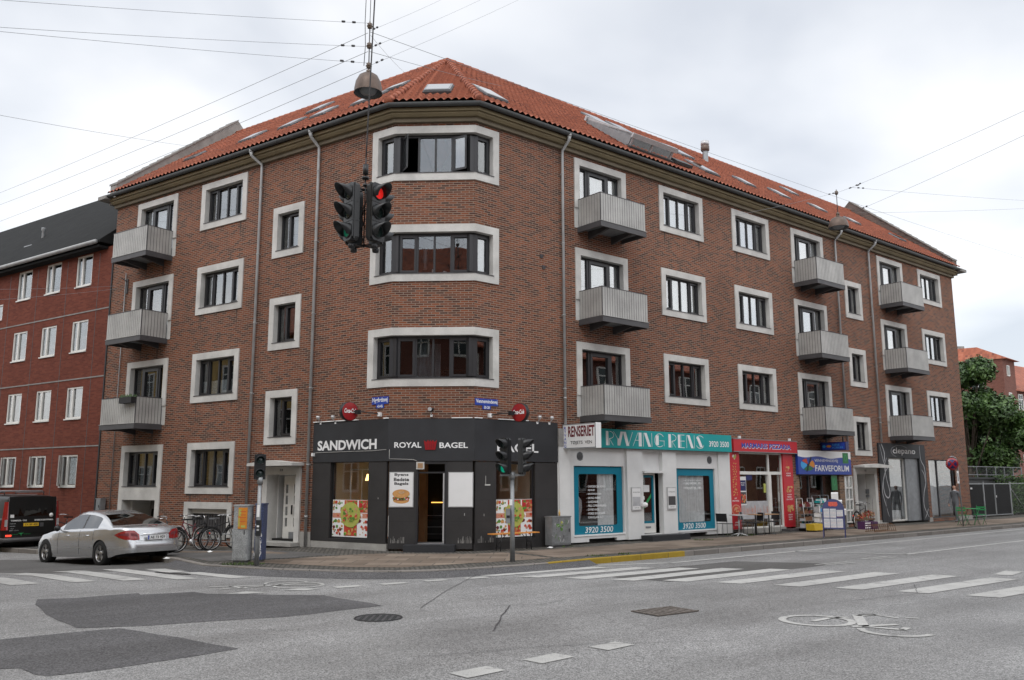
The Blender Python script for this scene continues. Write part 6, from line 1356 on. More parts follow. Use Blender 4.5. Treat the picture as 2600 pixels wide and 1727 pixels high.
# ---- entrance of the right wing
def entrance(T, a, b, top, canopy, door, num, host=H):
    s0, s1, z1 = a, b, top
    ef = MB(FR if T is FR else FL, ['concrete']); F = T
    ef.T = F; w_ = 0.19
    ef.box(s0, s0+w_, -0.35, 0.05, PAV+0.06, z1, 'concrete'); ef.box(s1-w_, s1, -0.35, 0.05, PAV+0.06, z1, 'concrete'); ef.box(s0+w_, s1-w_, -0.35, 0.05, z1-0.22, z1, 'concrete')
    e = ef.build('entrance_surround', host)
    cn = MB(F, ['concrete']); c0, c1, z0 = canopy; cm = (c0+c1)/2
    cn.prism([(c0, z0), (c1, z0), (c1, z0+0.075), (cm, z0+0.15), (c0, z0+0.075)], 1, 0.0, 0.45, 'concrete'); cn.build('canopy', e)
    jb = MB(F, ['plaster_white']); jb.box(s0+w_-0.001, s0+w_+0.02, -0.75, -0.35, 0, z1-0.22, 'plaster_white'); jb.box(s1-w_-0.02, s1-w_+0.001, -0.75, -0.35, 0, z1-0.22, 'plaster_white'); jb.box(s0+w_, s1-w_, -0.75, -0.35, z1-0.24, z1-0.22, 'plaster_white'); jb.box(s0+w_, s1-w_, -0.78, -0.75, 0, z1, 'plaster_white'); jb.build('reveal', e)
    d0, d1, o, zt = door; dm = MB(F, ['frame_white']); rows_ = [0.42, 0.72, 1.02, 1.32]
    o0 = o
    hs = [(d0+0.10, d0+0.10+(d1-d0)*0.42, z, z+0.235) for z in rows_]+[(d1-0.17, d1-0.07, z, z+0.235) for z in rows_]
    xs = sorted({d0, d1, *[h[0] for h in hs], *[h[1] for h in hs]})
    for p_, q_ in zip(xs, xs[1:]):
        z = 0.06
        for h in sorted([h for h in hs if h[0] < (p_+q_)/2 < h[1]], key=lambda h: h[2]): dm.box(p_, q_, o0-0.04, o0, z, h[2], 'frame_white'); z = h[3]
        dm.box(p_, q_, o0-0.04, o0, z, zt, 'frame_white')
    d_ = dm.build('entrance_door', e); pm = MB(F, ['pane']); [pm.box(h[0], h[1], o0-0.03, o0-0.02, h[2], h[3], 'pane') for h in hs]; pm.build('pane', d_)
    kp = MB(F, ['zinc']); kp.box(d0+0.03, d1-0.25, o0, o0+0.006, 0.1, 0.28, 'zinc'); kp.box(d0+0.58*(d1-d0), d0+0.58*(d1-d0)+0.02, o0, o0+0.04, 0.75, 1.0, 'steel_black'); kp.build('door_fittings', d_)
    stp = MB(F, ['concrete_base']); stp.box(s0-0.05, s1+0.05, -0.75, 0.35, PAV, 0.045, 'concrete_base'); stp.build('entrance_step', e)
    Tx = TR if F is FR else TL; cxn = (s0+s1)/2 if F is FR else -(s0+s1)/2
    mb = MB(Tx, ['steel_black']); mb.box(cxn-0.06, cxn+0.06, 0.05, 0.053, z1-0.13, z1-0.07, 'steel_dark'); txt(num, Tx, cxn-0.04, cxn+0.04, z1-0.12, z1-0.08, 0.055, 'white', mb=mb); mb.build('house_number', e, recalc=False)
    return e
e = entrance(FR, 18.06, 19.78, 2.13, (18.12, 20.28, 2.14), (18.25, 19.0, -0.36, 1.86), '30')
part(e, 'intercom', FR, [(19.52, 19.56, -0.33, -0.2, 1.15, 1.32), (19.52, 19.56, -0.33, -0.2, 1.0, 1.1)], 'zinc')
e = entrance(FL, 3.11, 4.63, 2.05, (3.03, 4.82, 2.06), (3.32, 4.20, -0.36, 1.80), '45')
# ---- black boutique front
wallpart(H, 'boutique_cladding', FR, 20.02, 23.92, -0.05, 0.06, 0.03, 3.13, [(20.75, 23.36, 0.0, 2.56)], 'cladding')
w = shop_glass(H, FR, 20.78, 22.27, 0.05, 2.55, 'frame_white', -0.12, fw=0.05)
part(H, 'boutique_wall', FR, [(22.28, 23.36, -0.7, -0.02, 0.03, 2.55)], 'zinc'); 
rm = MB(FR, ['cream_wall', 'dark_room']); rm.box(20.7, 22.3, -3.0, -2.9, 0, 2.6, 'wood_brown'); rm.box(20.7, 22.3, -2.9, -0.2, 0.0, 0.05, 'concrete'); rm.box(20.9, 21.2, -1.2, -1.0, 0.1, 1.4, 'dark_room'); rm.box(21.5, 21.8, -1.6, -1.4, 0.1, 1.5, 'dark_room'); rm.box(20.8, 22.2, -0.6, -0.3, 0.06, 0.45, 'cloth_white'); rm.build('shop_room', H)
cs_n = thing('shop_sign', 'thin white lettering clepano with an arc on the black boutique front', 'sign', FR(22, 0.07, 2.7))
mb = MB(TR, ['white']); txt('clepano', TR, 21.15, 23.05, 2.66, 2.97, 0.064, 'white', bold=0.012, mb=mb)
for i in range(22):
    t0, t1 = 0.6+i*0.165, 0.6+(i+1)*0.165
    mb.add([(21.75+r_*math.cos(t)*1.3, 0.064, 2.82+r_*0.42*math.sin(t)) for r_, t in ((0.56, t0), (0.585, t0), (0.585, t1), (0.56, t1))], [(0, 1, 2, 3)], 'curtain_grey')
mb.build('lettering', cs_n, recalc=False)
def swirl(T, P, w, m='curtain_grey'):
    mb = MB(T, [m]); P2 = []
    for i in range(len(P)-1):
        p0 = P[max(i-1, 0)]; p1 = P[i]; p2 = P[i+1]; p3 = P[min(i+2, len(P)-1)]
        for k in range(6):
            t = k/6; P2.append(tuple(0.5*((2*p1[j])+(-p0[j]+p2[j])*t+(2*p0[j]-5*p1[j]+4*p2[j]-p3[j])*t*t+(-p0[j]+3*p1[j]-3*p2[j]+p3[j])*t**3) for j in (0, 1)))
    P2.append(P[-1])
    for i in range(len(P2)-1):
        a, b = Vector(P2[i]), Vector(P2[i+1]); d = (b-a); d = d.normalized() if d.length else Vector((1, 0)); n = Vector((-d.y, d.x))*w*(0.4+0.6*math.sin(math.pi*(i+.5)/len(P2)))
        mb.add([(a.x+n.x, 0.0625+i*1e-5, a.y+n.y), (b.x+n.x, 0.0625+i*1e-5, b.y+n.y), (b.x-n.x, 0.0625+i*1e-5, b.y-n.y), (a.x-n.x, 0.0625+i*1e-5, a.y-n.y)], [(0, 1, 2, 3)], m)
    mb.build('swirl_decoration', H, recalc=False)
swirl(FR, [(20.12, 3.05), (20.3, 2.5), (20.45, 2.1), (20.2, 1.6), (20.1, 1.2), (20.3, 0.7), (20.5, 0.25)], 0.022)
swirl(FR, [(20.60, 2.55), (20.40, 2.2), (20.5, 1.7), (20.68, 1.2), (20.55, 0.98), (20.3, 1.1), (20.2, 1.5), (20.35, 1.9), (20.7, 2.2)], 0.026); swirl(FR, [(20.25, 3.1), (20.45, 2.75), (20.4, 2.4)], 0.03)
swirl(FR, [(23.45, 3.1), (23.5, 2.5), (23.75, 2.2), (23.8, 1.6), (23.55, 1.1), (23.5, 0.6), (23.85, 0.15)], 0.026); swirl(FR, [(23.5, 2.1), (23.7, 1.9), (23.75, 1.6)], 0.02); swirl(FR, [(23.5, 0.1), (23.7, 0.3), (23.85, 0.5)], 0.02)
# ---- last shop window
w = shop_glass(H, FR, 24.30, 26.75, 0.08, 2.54, 'steel_dark', -0.10, (('v', 25.2),), fw=0.04)
curtain(w, FR, 24.36, 25.15, 0.12, 2.5, 'curtain_grey', -0.3, 20); curtain(w, FR, 25.3, 26.7, 0.12, 2.5, 'curtain_grey', -0.8, 16)
mb = MB(FR, ['dark_room']); mb.box(24.2, 26.85, -1.6, -1.55, 0, 2.7, 'dark_room'); mb.build('shop_room', H)
# ---- basement openings on the left facade
sm = MB(FL, ['concrete']); sm.box(9.39, 11.58, -0.25, 0.035, 1.085, 1.288, 'concrete'); sm.box(9.39, 9.60, -0.6, 0.035, PAV-0.5, 1.085, 'concrete'); sm.box(11.36, 11.58, -0.6, 0.035, PAV-0.5, 1.085, 'concrete'); sm.box(9.60, 11.36, -0.9, -0.25, 1.06, 1.085, 'concrete'); sm.box(11.30, 11.36, -1.0, -0.3, 0.2, 1.06, 'plaster_white')
sm.build('basement_surround', H); part(H, 'basement_door', FL, [(9.60, 11.3, -1.05, -1.0, PAV-0.5, 0.78)], 'black'); part(H, 'basement_lintel', FL, [(9.60, 11.3, -1.05, -0.95, 0.78, 1.06)], 'concrete_dark')
sm = MB(FL, ['concrete']); ringbox(sm, FL, 5.93, 8.12, 0.07, 1.055, 0.19, -0.25, 0.04, 'concrete', 'lrt'); sm.build('basement_surround', H)
part(H, 'basement_lintel', FL, [(6.12, 7.93, -0.2, -0.12, 0.72, 0.865)], 'plaster_white'); part(H, 'basement_window', FL, [(6.12, 7.93, -0.2, -0.16, 0.18, 0.72)], 'steel_dark'); part(H, 'basement_sill', FL, [(6.12, 7.93, -0.25, 0.02, 0.0, 0.18)], 'concrete_base')
mb = MB(FL, ['black']); [mb.box(6.15+k*0.12, 6.165+k*0.12, -0.158, -0.15, 0.2, 0.7, 'black') for k in range(15)]; mb.build('grille', H)
mb = MB(FL, ['galv']); mb.tube([(12.0, 0.05, PAV), (12.0, 0.05, 8.6)], 0.018, 6, 'galv'); mb.build('conduit', H)
hk = MB(FL, ['steel_dark']); hk.tube([(11.95, 0.02, 8.3), (11.95, 0.25, 8.4)], 0.015, 6, 'steel_dark'); hk.box(11.9, 12.0, 0.0, 0.04, 7.9, 8.4, 'steel_dark'); hk.build('wire_hook', H)
for s_, z_ in ((2.30, 7.75), (2.38, 7.45)):
    hk = MB(FR, ['steel_dark']); hk.box(s_-0.05, s_+0.05, 0, 0.03, z_-0.05, z_+0.05, 'steel_dark'); hk.tube([(s_, 0, z_), (s_, 0.15, z_)], 0.012, 5, 'steel_dark'); hk.build('wall_anchor', H)
# ---------------------------------------------------------------- street furniture
Z = PAV*Q; ZR = ROAD*Q
def head(t, lit, mb_T, w=0.30, h=0.96, d=0.16, n=3, vis=0.24, lr=0.10):
    """one signal head in its own frame, facing -y, centred on x=0, bottom at z=0"""
    hb = MB(mb_T, ['signal_black']); k = 0.05
    hb.prism([(-w/2+k, 0), (w/2-k, 0), (w/2, k), (w/2, h-k), (w/2-k, h), (-w/2+k, h), (-w/2, h-k), (-w/2, k)], 1, 0, d, 'signal_black')
    hb.prism([(-w/2-.01, 0.01), (w/2+.01, 0.01), (w/2+.01, h-0.01), (-w/2-.01, h-0.01)], 1, 0.03, 0.05, 'signal_black')
    for i in range(1, n): hb.box(-w/2-.004, w/2+.004, -.006, d+.004, h*i/n-.006, h*i/n+.006, 'signal_black')
    o = hb.build('signal_head', t)
    vz = MB(mb_T, ['signal_black', 'signal_grey']); 
    for i in range(n):
        c = (0, 0, h*(i+.5)/n); seg = 20; vs = []; fs = []; a0, a1 = R_(-42), R_(222)
        for j in range(seg+1):
            a = a0+(a1-a0)*j/seg; up = (math.sin(a)+0.67)/1.67; L_ = vis*(0.30+0.70*max(0, min(1, up)))
            for rr, yy in ((lr+.022, 0.0), (lr+.018, -L_), (lr+.010, -L_), (lr+.012, 0.0)): vs.append((c[0]+rr*math.cos(a), yy, c[2]+rr*math.sin(a)))
        for j in range(seg):
            for q in range(3): fs.append((j*4+q, j*4+q+1, (j+1)*4+q+1, (j+1)*4+q))
        vz.add(vs, fs, 'signal_black', True)
        vz.ring((0, -0.004, c[2]), lr+.012, .014, 1, 24, 6, 'signal_black')
    vz.build('visors', o, recalc=False)
    for i, nm in enumerate(('green', 'amber', 'red') if n == 3 else ('green', 'red')):
        ln = MB(mb_T, ['lens_dark']); m_ = 'red_lit' if lit == 'red' and nm == 'red' else 'green_lit' if lit == 'green' and nm == 'green' else 'green_dim' if lit == 'dim' and nm == 'green' else 'lens_dark'
        c = h*(i+.5)/n; ln.lathe([(0.001, -0.035), (lr*0.6, -0.026), (lr, -0.008)], (0, 0, c), 1, 20, m_); ln.mats = [m_]; ln.mi = [0]*len(ln.mi); ln.build('lens', o, recalc=False)
    return o
def turned(x, y, z, ang, off=0.0):
    """frame whose -y axis points along heading ang (radians, world)"""
    f = Vector((math.cos(ang), math.sin(ang), 0)); r = Vector((-f.y, f.x, 0))  # r: local +x
    b = Vector((x, y, z))
    return lambda a, c, h: b + f*(off-c) + r*a + Vector((0, 0, h))
sg = thing('hanging_traffic_light', 'cluster of four black signal heads hanging on a wire over the crossing, red lit', 'traffic light', (-2.38, 13.5, 5.6))
for ang, lit in ((aL+math.pi, 'red'), (aR+math.pi, 'dim'), (aR, None), (aL, None)):
    head(sg, lit, turned(-2.38, 13.5, 5.62, ang, 0.30), w=0.28, h=0.95, d=0.13)
mb = MB(ID, ['steel_black', 'rust_rack']); cx, cy = -2.38, 13.5
mb.tube([(cx, cy, 5.55), (cx, cy, 7.08)], 0.012, 6, 'steel_black'); mb.tube([(cx, cy, 6.95), (cx, cy, 6.78)], 0.045, 10, 'steel_black'); mb.tube([(cx, cy, 6.74), (cx, cy, 6.70)], 0.06, 8, 'steel_black'); mb.tube([(cx, cy, 6.62), (cx, cy, 6.58)], 0.04, 8, 'steel_black')
for ang in (aL, aR, aL+math.pi, aR+math.pi):
    f = Vector((math.cos(ang), math.sin(ang), 0))
    for z in (5.58, 6.52): mb.tube([(cx, cy, z), tuple(Vector((cx, cy, z))+f*0.26)], 0.016, 6, 'steel_black')
    mb.lathe([(0.001, -0.06), (0.05, -0.05), (0.06, 0.0), (0.03, 0.03)], (cx+f.x*.22, cy+f.y*.22, 5.56), 2, 10, 'steel_black')
rg = random.Random(5)
for k in range(4):
    P = [(cx+rg.uniform(-.05, .05), cy+rg.uniform(-.05, .05), 6.6-i*0.13) for i in range(9)]; mb.tube(P, 0.006, 5, 'rust_rack' if k == 0 else 'steel_black')
mb.build('suspension', sg)
def pole_light(name, label, x, y, top, heads, grp=None, r=0.055):
    t = thing(name, label, 'traffic light', (x, y, Z), group=grp)
    p = MB(ID, ['galv']); p.tube([(x, y, Z), (x, y, Z+0.9), (x, y, top)], [r*1.15, r, r*0.85], 14, 'galv'); p.tube([(x, y, top-0.10), (x, y, top+0.06)], r*1.35, 12, 'galv'); p.build('pole', t)
    return t
pc = pole_light('traffic_light', 'grey pole in front of the corner shop carrying two black signal heads, green lit', 0.0, 21.5, 2.02, 2)
head(pc, 'green', turned(0.0, 21.5, 2.02, aR+math.pi+0.12, 0.30), w=0.26, h=0.88, d=0.13); head(pc, None, turned(0.02, 21.5, 2.02, aL+math.pi+0.25, 0.30), w=0.26, h=0.88, d=0.13)
mb = MB(ID, ['galv', 'steel_black', 'white']); mb.build('cross_arm', pc) if mb.box(-0.3, 0.3, 21.47, 21.53, 1.98, 2.04, 'galv') else None; mb = MB(ID, ['galv', 'steel_black', 'white']); mb.box(-0.16, -0.05, 21.38, 21.5, 0.85, 1.2, 'galv'); mb.box(-0.14, -0.06, 21.375, 21.38, 0.98, 1.04, 'steel_black'); mb.box(-0.07, 0.0, 21.43, 21.435, 1.28, 1.42, 'white'); mb.build('push_button_box', pc)
pL = pole_light('traffic_light', 'slim pole with small pedestrian signal standing before the poster-covered cabinet', -5.90, 20.55, 1.90, 1, r=0.05)
head(pL, None, turned(-5.92, 20.55, 1.90, R_(-68), 0.05), w=0.24, h=0.60, d=0.13, n=2, vis=0.10, lr=0.085)
mb = MB(ID, ['signal_black', 'white', 'galv_light']); mb.box(-5.92, -5.81, 20.44, 20.5, 0.62, 0.98, 'signal_black'); mb.box(-5.895, -5.845, 20.43, 20.44, 0.82, 0.86, 'white'); mb.box(-5.895, -5.845, 20.43, 20.44, 0.74, 0.78, 'galv_light'); mb.build('push_button_box', pL)
mb = MB(ID, ['sign_white']); mb.lathe([(0.0525, 1.05), (0.0525, 1.32)], (-5.90, 20.55, 0), 2, 12, 'sign_white', -2.4, -0.9); mb.build('sticker', pL, recalc=False)
# cabinets
def cabinet(name, label, x, y, rz, w, d, h, mat, cat='cabinet'):
    t = thing(name, label, cat, (x, y, Z), rz, world=False); b = MB(ID, [mat, 'steel_dark'])
    b.box(-w/2, w/2, -d/2, d/2, 0.06, h, mat); b.box(-w/2-.015, w/2+.015, -d/2-.015, d/2+.015, h, h+.035, mat); b.box(-w/2+.02, w/2-.02, -d/2+.02, d/2-.02, 0, .06, 'steel_dark')
    b.build('body', t); dm = MB(ID, [mat, 'steel_dark']); dm.box(-w/2+.03, w/2-.03, -d/2-.012, -d/2, 0.10, h-.04, mat); dm.box(w/2-.09, w/2-.07, -d/2-.03, -d/2-.012, h*.5, h*.5+.1, 'steel_dark'); dm.build('door', t); return t
cb1 = cabinet('electrical_cabinet', 'grey cabinet with a torn orange poster and tags, beside the slim signal pole', -6.52, 21.45, R_(-4), 0.36, 0.32, 1.33, 'graffiti')
p = MB(ID, ['orange', 'leaf_print']); p.box(-0.06, 0.16, -0.19, -0.183, 0.80, 1.30, 'orange'); rg = random.Random(1); blobs(p, ID, -0.15, 0.0, 0.85, 1.3, -0.191, ['lime_print', 'yellow'], 0, rg)
for (a, c, z0, z1) in ((-.05, .01, 1.1, 1.26), (-.05, -.02, .85, 1.05), (.02, .12, .83, .88)): p.box(a, c, -0.193, -0.19, z0, z1, 'lime_print')
for z in (1.2, 1.12, 1.06, 0.97): p.box(-0.02, 0.13, -0.194, -0.19, z, z+0.012, 'tomato_print')
p.build('poster', cb1)
cb2 = cabinet('electrical_cabinet', 'cabinet covered with dark blue torn posters, right of the slim signal pole', -6.13, 21.60, R_(-2), 0.20, 0.30, 1.36, 'poster_blue')
p = MB(ID, ['cloth_white']); rg = random.Random(3)
for _ in range(70):
    x, z = rg.uniform(-.09, .07), 0.1+abs(rg.gauss(0, .28)); hh = rg.uniform(.02, .12); p.add([(x, -.166, z), (x+rg.uniform(.005, .03), -.166, z+.01), (x+rg.uniform(-.02, .03), -.166, z+hh)], [(0, 1, 2)], 'cloth_white')
p.build('paper_scraps', cb2, recalc=False)
cg = cabinet('electrical_cabinet', 'light grey cabinet with green graffiti between dark shop and white cleaner', 1.62*1.0, 26.35, aR+0.0, 0.76, 0.30, 0.86, 'galv')
cg.location = FR(2.55, 0.30, PAV)
p = MB(ID, ['leaf_print', 'lime_print', 'cloth_white', 'steel_dark']); rg = random.Random(6); blobs(p, ID, -0.20, 0.05, 0.42, 0.78, -0.164, ['lime_print', 'leaf_print'], 7, rg, (.03, .07))
for _ in range(46):
    x, z = rg.uniform(-.33, .25), rg.uniform(.12, .72); a = rg.uniform(0, 3); L_ = rg.uniform(.04, .14); dx, dz = math.cos(a)*L_, math.sin(a)*L_; p.add([(x, -.168, z), (x+.014, -.168, z), (x+dx+.014, -.168, z+dz), (x+dx, -.168, z+dz)], [(0, 1, 2, 3)], rg.choice(['steel_dark', 'leaf_print', 'cloth_white', 'signal_grey']))
p.build('graffiti', cg, recalc=False)
bt = MB(ID, ['gold', 'white']); bt.lathe([(0.001, 0), (0.03, 0), (0.03, 0.1), (0.012, 0.14), (0.012, 0.18), (0.001, 0.18)], (0, 0, 0), 2, 10, 'gold')
tag(bt.build('bottle', loc=FR(2.62, 0.28, PAV)+Vector((0, 0, 0.90))), 'small amber bottle on top of the graffiti cabinet', 'bottle')
sb = cabinet('meter_box', 'narrow grey box with a white tag on the wall between the two left houses', -16.0, 32.0, aL+math.pi, 0.30, 0.2, 0.62, 'galv')
sb.location = FL(12.35, 0.15, 0.55); 
# bench (beer bench)
def beer_bench():
    t = thing('bench', 'narrow orange folding bench before the right shop window', 'bench', FR(0.95, 0.42, PAV), aR-0.02, world=False)
    b = MB(ID, ['orange_wood']); b.box(-0.84, 0.84, -0.13, 0.13, 0.455, 0.485, 'orange_wood'); b.build('seat', t)
    for s in (-1, 1):
        l = MB(ID, ['steel_black'])
        for y in (-.1, .1): l.tube([(s*.52, y, .455), (s*.56, y, 0.0)], 0.014, 6, 'steel_black')
        l.tube([(s*.56, -.1, .12), (s*.56, .1, .12)], .012, 6, 'steel_black'); l.tube([(s*.55, 0, .2), (s*.28, 0, .45)], .01, 6, 'steel_black'); l.build('leg', t)
beer_bench()
# cafe chairs and tables
def chair(name, label, x, y, rz, mat, grp):
    t = thing(name, label, 'chair', (x, y, Z), rz, group=grp, world=False)
    s = MB(ID, [mat]); s.prism([(-.21, .43), (.21, .44), (.21, .46), (-.21, .45)], 0, -.21, .21, mat); s.build('seat', t)
    b = MB(ID, [mat]); vs = []; 
    for i in range(7):
        x_ = -.21+.42*i/6; bow = .035*(1-(2*i/6-1)**2)
        for z in (.52, .66, .80): vs.append((x_, .205+bow+(z-.5)*.16, z))
    fs = [(i*3+k, (i+1)*3+k, (i+1)*3+k+1, i*3+k+1) for i in range(6) for k in range(2)]
    n = len(vs); b.add(vs+[(p[0], p[1]+.014, p[2]) for p in vs], fs+[tuple(n+q for q in f) for f in fs], mat, True); b.build('backrest', t)
    for sx in (-1, 1):
        for yy, top in ((-.19, .44), (.2, .80)):
            l = MB(ID, ['galv']); l.tube([(sx*.20, yy*1.1, 0), (sx*.19, yy, .44), (sx*.19, yy+(.05 if top > .5 else 0), top)], .011, 6, 'galv'); l.build('leg', t)
    return t
def cafe_table(label, x, y, top, r, brown=False):
    t = thing('cafe_table', label, 'table', (x, y, Z), aR, group='tables outside the pizzeria', world=False)
    b = MB(ID, ['galv_light' if not brown else 'wood_tan'])
    if brown: b.box(-.6, .6, -.33, .33, .71, .735, 'wood_tan')
    else: b.lathe([(0.001, .735), (r, .735), (r, .71), (0.001, .71)], (0, 0, 0), 2, 28, 'galv_light')
    b.build('table_top', t)
    if brown:
        for sx in (-1, 1):
            l = MB(ID, ['steel_dark']); l.tube([(sx*.42, 0, .71), (sx*.42, 0, .02)], .025, 8, 'steel_dark'); l.tube([(sx*.42, -.28, .02), (sx*.42, .28, .02)], .018, 6, 'steel_dark'); l.build('leg', t)
    else:
        p = MB(ID, ['galv_light']); p.tube([(0, 0, .71), (0, 0, .06)], .03, 10, 'galv_light'); p.build('pedestal', t)
        f = MB(ID, ['galv_light'])
        for k in range(4): a = k*math.pi/2+.4; f.tube([(0, 0, .09), (.3*math.cos(a), .3*math.sin(a), .015)], [.03, .018], 6, 'galv_light')
        f.build('foot', t)
def XY(s, o): p = FR(s, o, 0); return p.x, p.y
cafe_table('round silver pedestal table nearest the white cleaner wall', *XY(9.95, 0.6), .7, .34)
cafe_table('brown rectangular table before the pizzeria window', *XY(11.05, 0.7), .7, .4, True)
GC = 'black chairs outside the pizzeria'
chair('cafe_chair', 'black chair against the white wall, left of the silver table', *XY(9.30, 0.55), aR+math.pi/2+.15, 'black', GC)
chair('cafe_chair', 'black chair between the silver table and the brown table, nearer the road', *XY(10.45, 0.85), aR-math.pi/2-.3, 'black', GC)
chair('cafe_chair', 'black chair between the silver and brown tables, nearer the window', *XY(10.7, 0.4), aR+.4, 'black', GC)
chair('cafe_chair', 'black chair at the right end of the brown table, by the red pier', *XY(11.75, 0.6), aR-math.pi/2, 'black', GC)
# A-frame sign
af = thing('pavement_sign', 'dark blue arched folding board with price sheets by the kerb', 'sign', XY(11.45, 2.95)+(Z,), aR-R_(62), world=False)
def arch(w, h0, h1, n=12): return [(-w, h0), (w, h0), (w, h1-w)]+[(w*math.cos(math.pi*k/n), h1-w+w*math.sin(math.pi*k/n)) for k in range(1, n)]+[(-w, h1-w)]
for sg_, nm in ((-1, 'front_panel'), (1, 'back_panel')):
    TT = (lambda q: (lambda x, y, z: Vector((x, q*(0.34-(z)*0.24)+y, z))))(sg_)
    b = MB(TT, ['navy']); b.prism(arch(.36, .30, 1.30), 1, -.012, .012, 'navy'); o = b.build(nm, af)
    l = MB(TT, ['navy']); l.box(-.36, -.335, -.012, .012, 0, .30, 'navy'); l.box(.335, .36, -.012, .012, 0, .30, 'navy'); l.build('legs', o)
    if sg_ < 0:
        c = MB(TT, ['sheet_grey']); 
        for i in range(3):
            for j in range(2):
                if (i, j) == (2, 1): c.box(.11, .31, -.016, -.0125, .72, .93, 'sheet_grey'); continue
                c.box(-.31+i*.21, -.12+i*.21, -.016, -.0125, .34+j*.33, .64+j*.33, 'sheet_grey')
        c.build('price_sheets', o)
        d = MB(TT, ['curtain_grey'])
        for i in range(3):
            for j in range(2):
                for k in range(6): d.box(-.30+i*.21, -.14+i*.21, -.0175, -.0162, .37+j*.33+k*.042, .376+j*.33+k*.042, 'signal_grey' if k % 3 else 'salmon_print')
        d.build('print', o)
        e_ = MB(TT, ['tomato_print']); blobs(e_, lambda x, y, z: TT(x, -.015-y*0, z), -.16, .16, 1.03, 1.2, 0, ['tomato_print'], 6, random.Random(3), (.06, .09)); e_.box(-.14, .14, -.018, -.013, 1.06, 1.2, 'tomato_print'); e_.build('emblem', o)
rod = MB(ID, ['galv']); rod.tube([(-.36, -.13, .97), (-.36, .13, .97)], .006, 5, 'galv'); rod.tube([(.36, -.13, .97), (.36, .13, .97)], .006, 5, 'galv'); rod.build('hinge', af)
# display racks before the paint shop
def rack(label, s, o, rz, w, h, mat, rows_, fill, tilt=0.0, cat='display rack', name='display_rack'):
    t = thing(name, label, cat, XY(s, o)+(Z,), rz, group='goods on show outside the paint shop', world=False)
    f = MB(ID, [mat]); 
    for x in (-w/2, w/2):
        f.tube([(x, -.18, 0), (x, -.18+tilt, h)], .012, 6, mat); f.tube([(x, .18, 0), (x, .18, h)], .012, 6, mat); f.tube([(x, -.18+tilt, h), (x, .18, h)], .012, 6, mat)
    f.build('frame', t); rg = random.Random(int(s*10))
    for k in range(rows_):
        z = .12+(h-.2)*k/rows_; sh_ = MB(ID, ['zinc']); sh_.box(-w/2, w/2, -.18+tilt*k/rows_, .18, z, z+.012, 'zinc'); so = sh_.build('shelf', t)
        g_ = MB(ID, fill[:]); x = -w/2+.03
        while x < w/2-.08:
            ww = rg.uniform(.06, .14); g_.box(x, x+ww-.01, -.14+tilt*k/rows_, .1, z+.013, z+.013+rg.uniform(.08, .2), rg.choice(fill)); x += ww
        g_.build('goods', so)
rack('red and grey sloping rack with brochures left of the paint shop', 13.95, .5, aR, .75, 1.25, 'galv_light', 4, ['wood_brown', 'text_maroon', 'curtain_grey', 'wood_brown'], .12)
rack('low wire rack of paint tins beside the sloping rack', 14.4, .7, aR, .5, 1.0, 'galv_light', 4, ['curtain_grey', 'light_blue', 'cloth_white', 'zinc'])
rack('shelf of pale tins in the middle of the paint shop front', 15.1, .35, aR, .6, 1.35, 'zinc', 5, ['cloth_white', 'curtain_grey', 'teal', 'white'])
rack('dark stand at the right of the paint shop doorway', 16.0, .35, aR, .4, 1.0, 'steel_dark', 3, ['teal', 'cloth_white', 'steel_dark'])
yb = MB(ID, ['yellow']); yb.prism([(-.3, 0), (.3, 0), (.34, .24), (-.34, .24)], 1, -.18, .18, 'yellow'); tag(yb.build('crate', loc=FR(13.75, .9, 0.0), rotz=aR), 'yellow plastic crate below the sloping rack', 'crate')
for i, (s, h, wd) in enumerate(((15.15, 1.45, .16), (15.36, 1.15, .17), (15.58, .80, .17))):
    b = MB(ID, ['white', 'signal_grey']); T_ = ID
    b.prism([(-.02, 0), (.04, 0), (.04-.25*h/1.45+.0, h), (-.02-.25*h/1.45, h)], 1, -wd, wd*.6, 'signal_grey'); b.prism([(-.10-.25*h/1.45, h*.72), (.05-.25*h/1.45, h*.72), (.05-.25*h/1.45, h-.02), (-.02-.25*h/1.45, h+.03), (-.10-.25*h/1.45, h-.02)], 1, -wd*1.02, wd*.62, 'white')
    tag(b.build('wallpaper_roll_stand', loc=FR(s, .85, PAV), rotz=aR+R_(30)), ('tallest of the three leaning white-topped stands at the paint shop', 'middle one of the three leaning white-topped stands', 'shortest of the three leaning white-topped stands, behind the blue board')[i], 'stand', 'leaning white-topped stands')
# bike rack and low posts
br = thing('bicycle_rack', 'low rusty bicycle stand of hoops at the kerb with two thin rods', 'bicycle rack', XY(15.5, 2.3)+(Z,), aR, world=False)
b = MB(ID, ['rust_rack']); 
for y in (-.18, .18): b.tube([(-.85, y, .03), (.85, y, .03)], .014, 6, 'rust_rack')
b.build('rails', br)
for k in range(11):
    x = -.8+k*.16; b = MB(ID, ['rust_rack']); b.tube([(x, -.18, .03), (x, -.14, .22), (x, 0, .29), (x, .14, .22), (x, .18, .03)], .009, 6, 'rust_rack'); b.build('hoop', br)
for x, hh in ((-.52, 1.25), (.55, 1.2)): b = MB(ID, ['steel_dark']); b.tube([(x, 0, .03), (x+.01, 0, hh)], .01, 6, 'steel_dark'); b.build('rod', br)
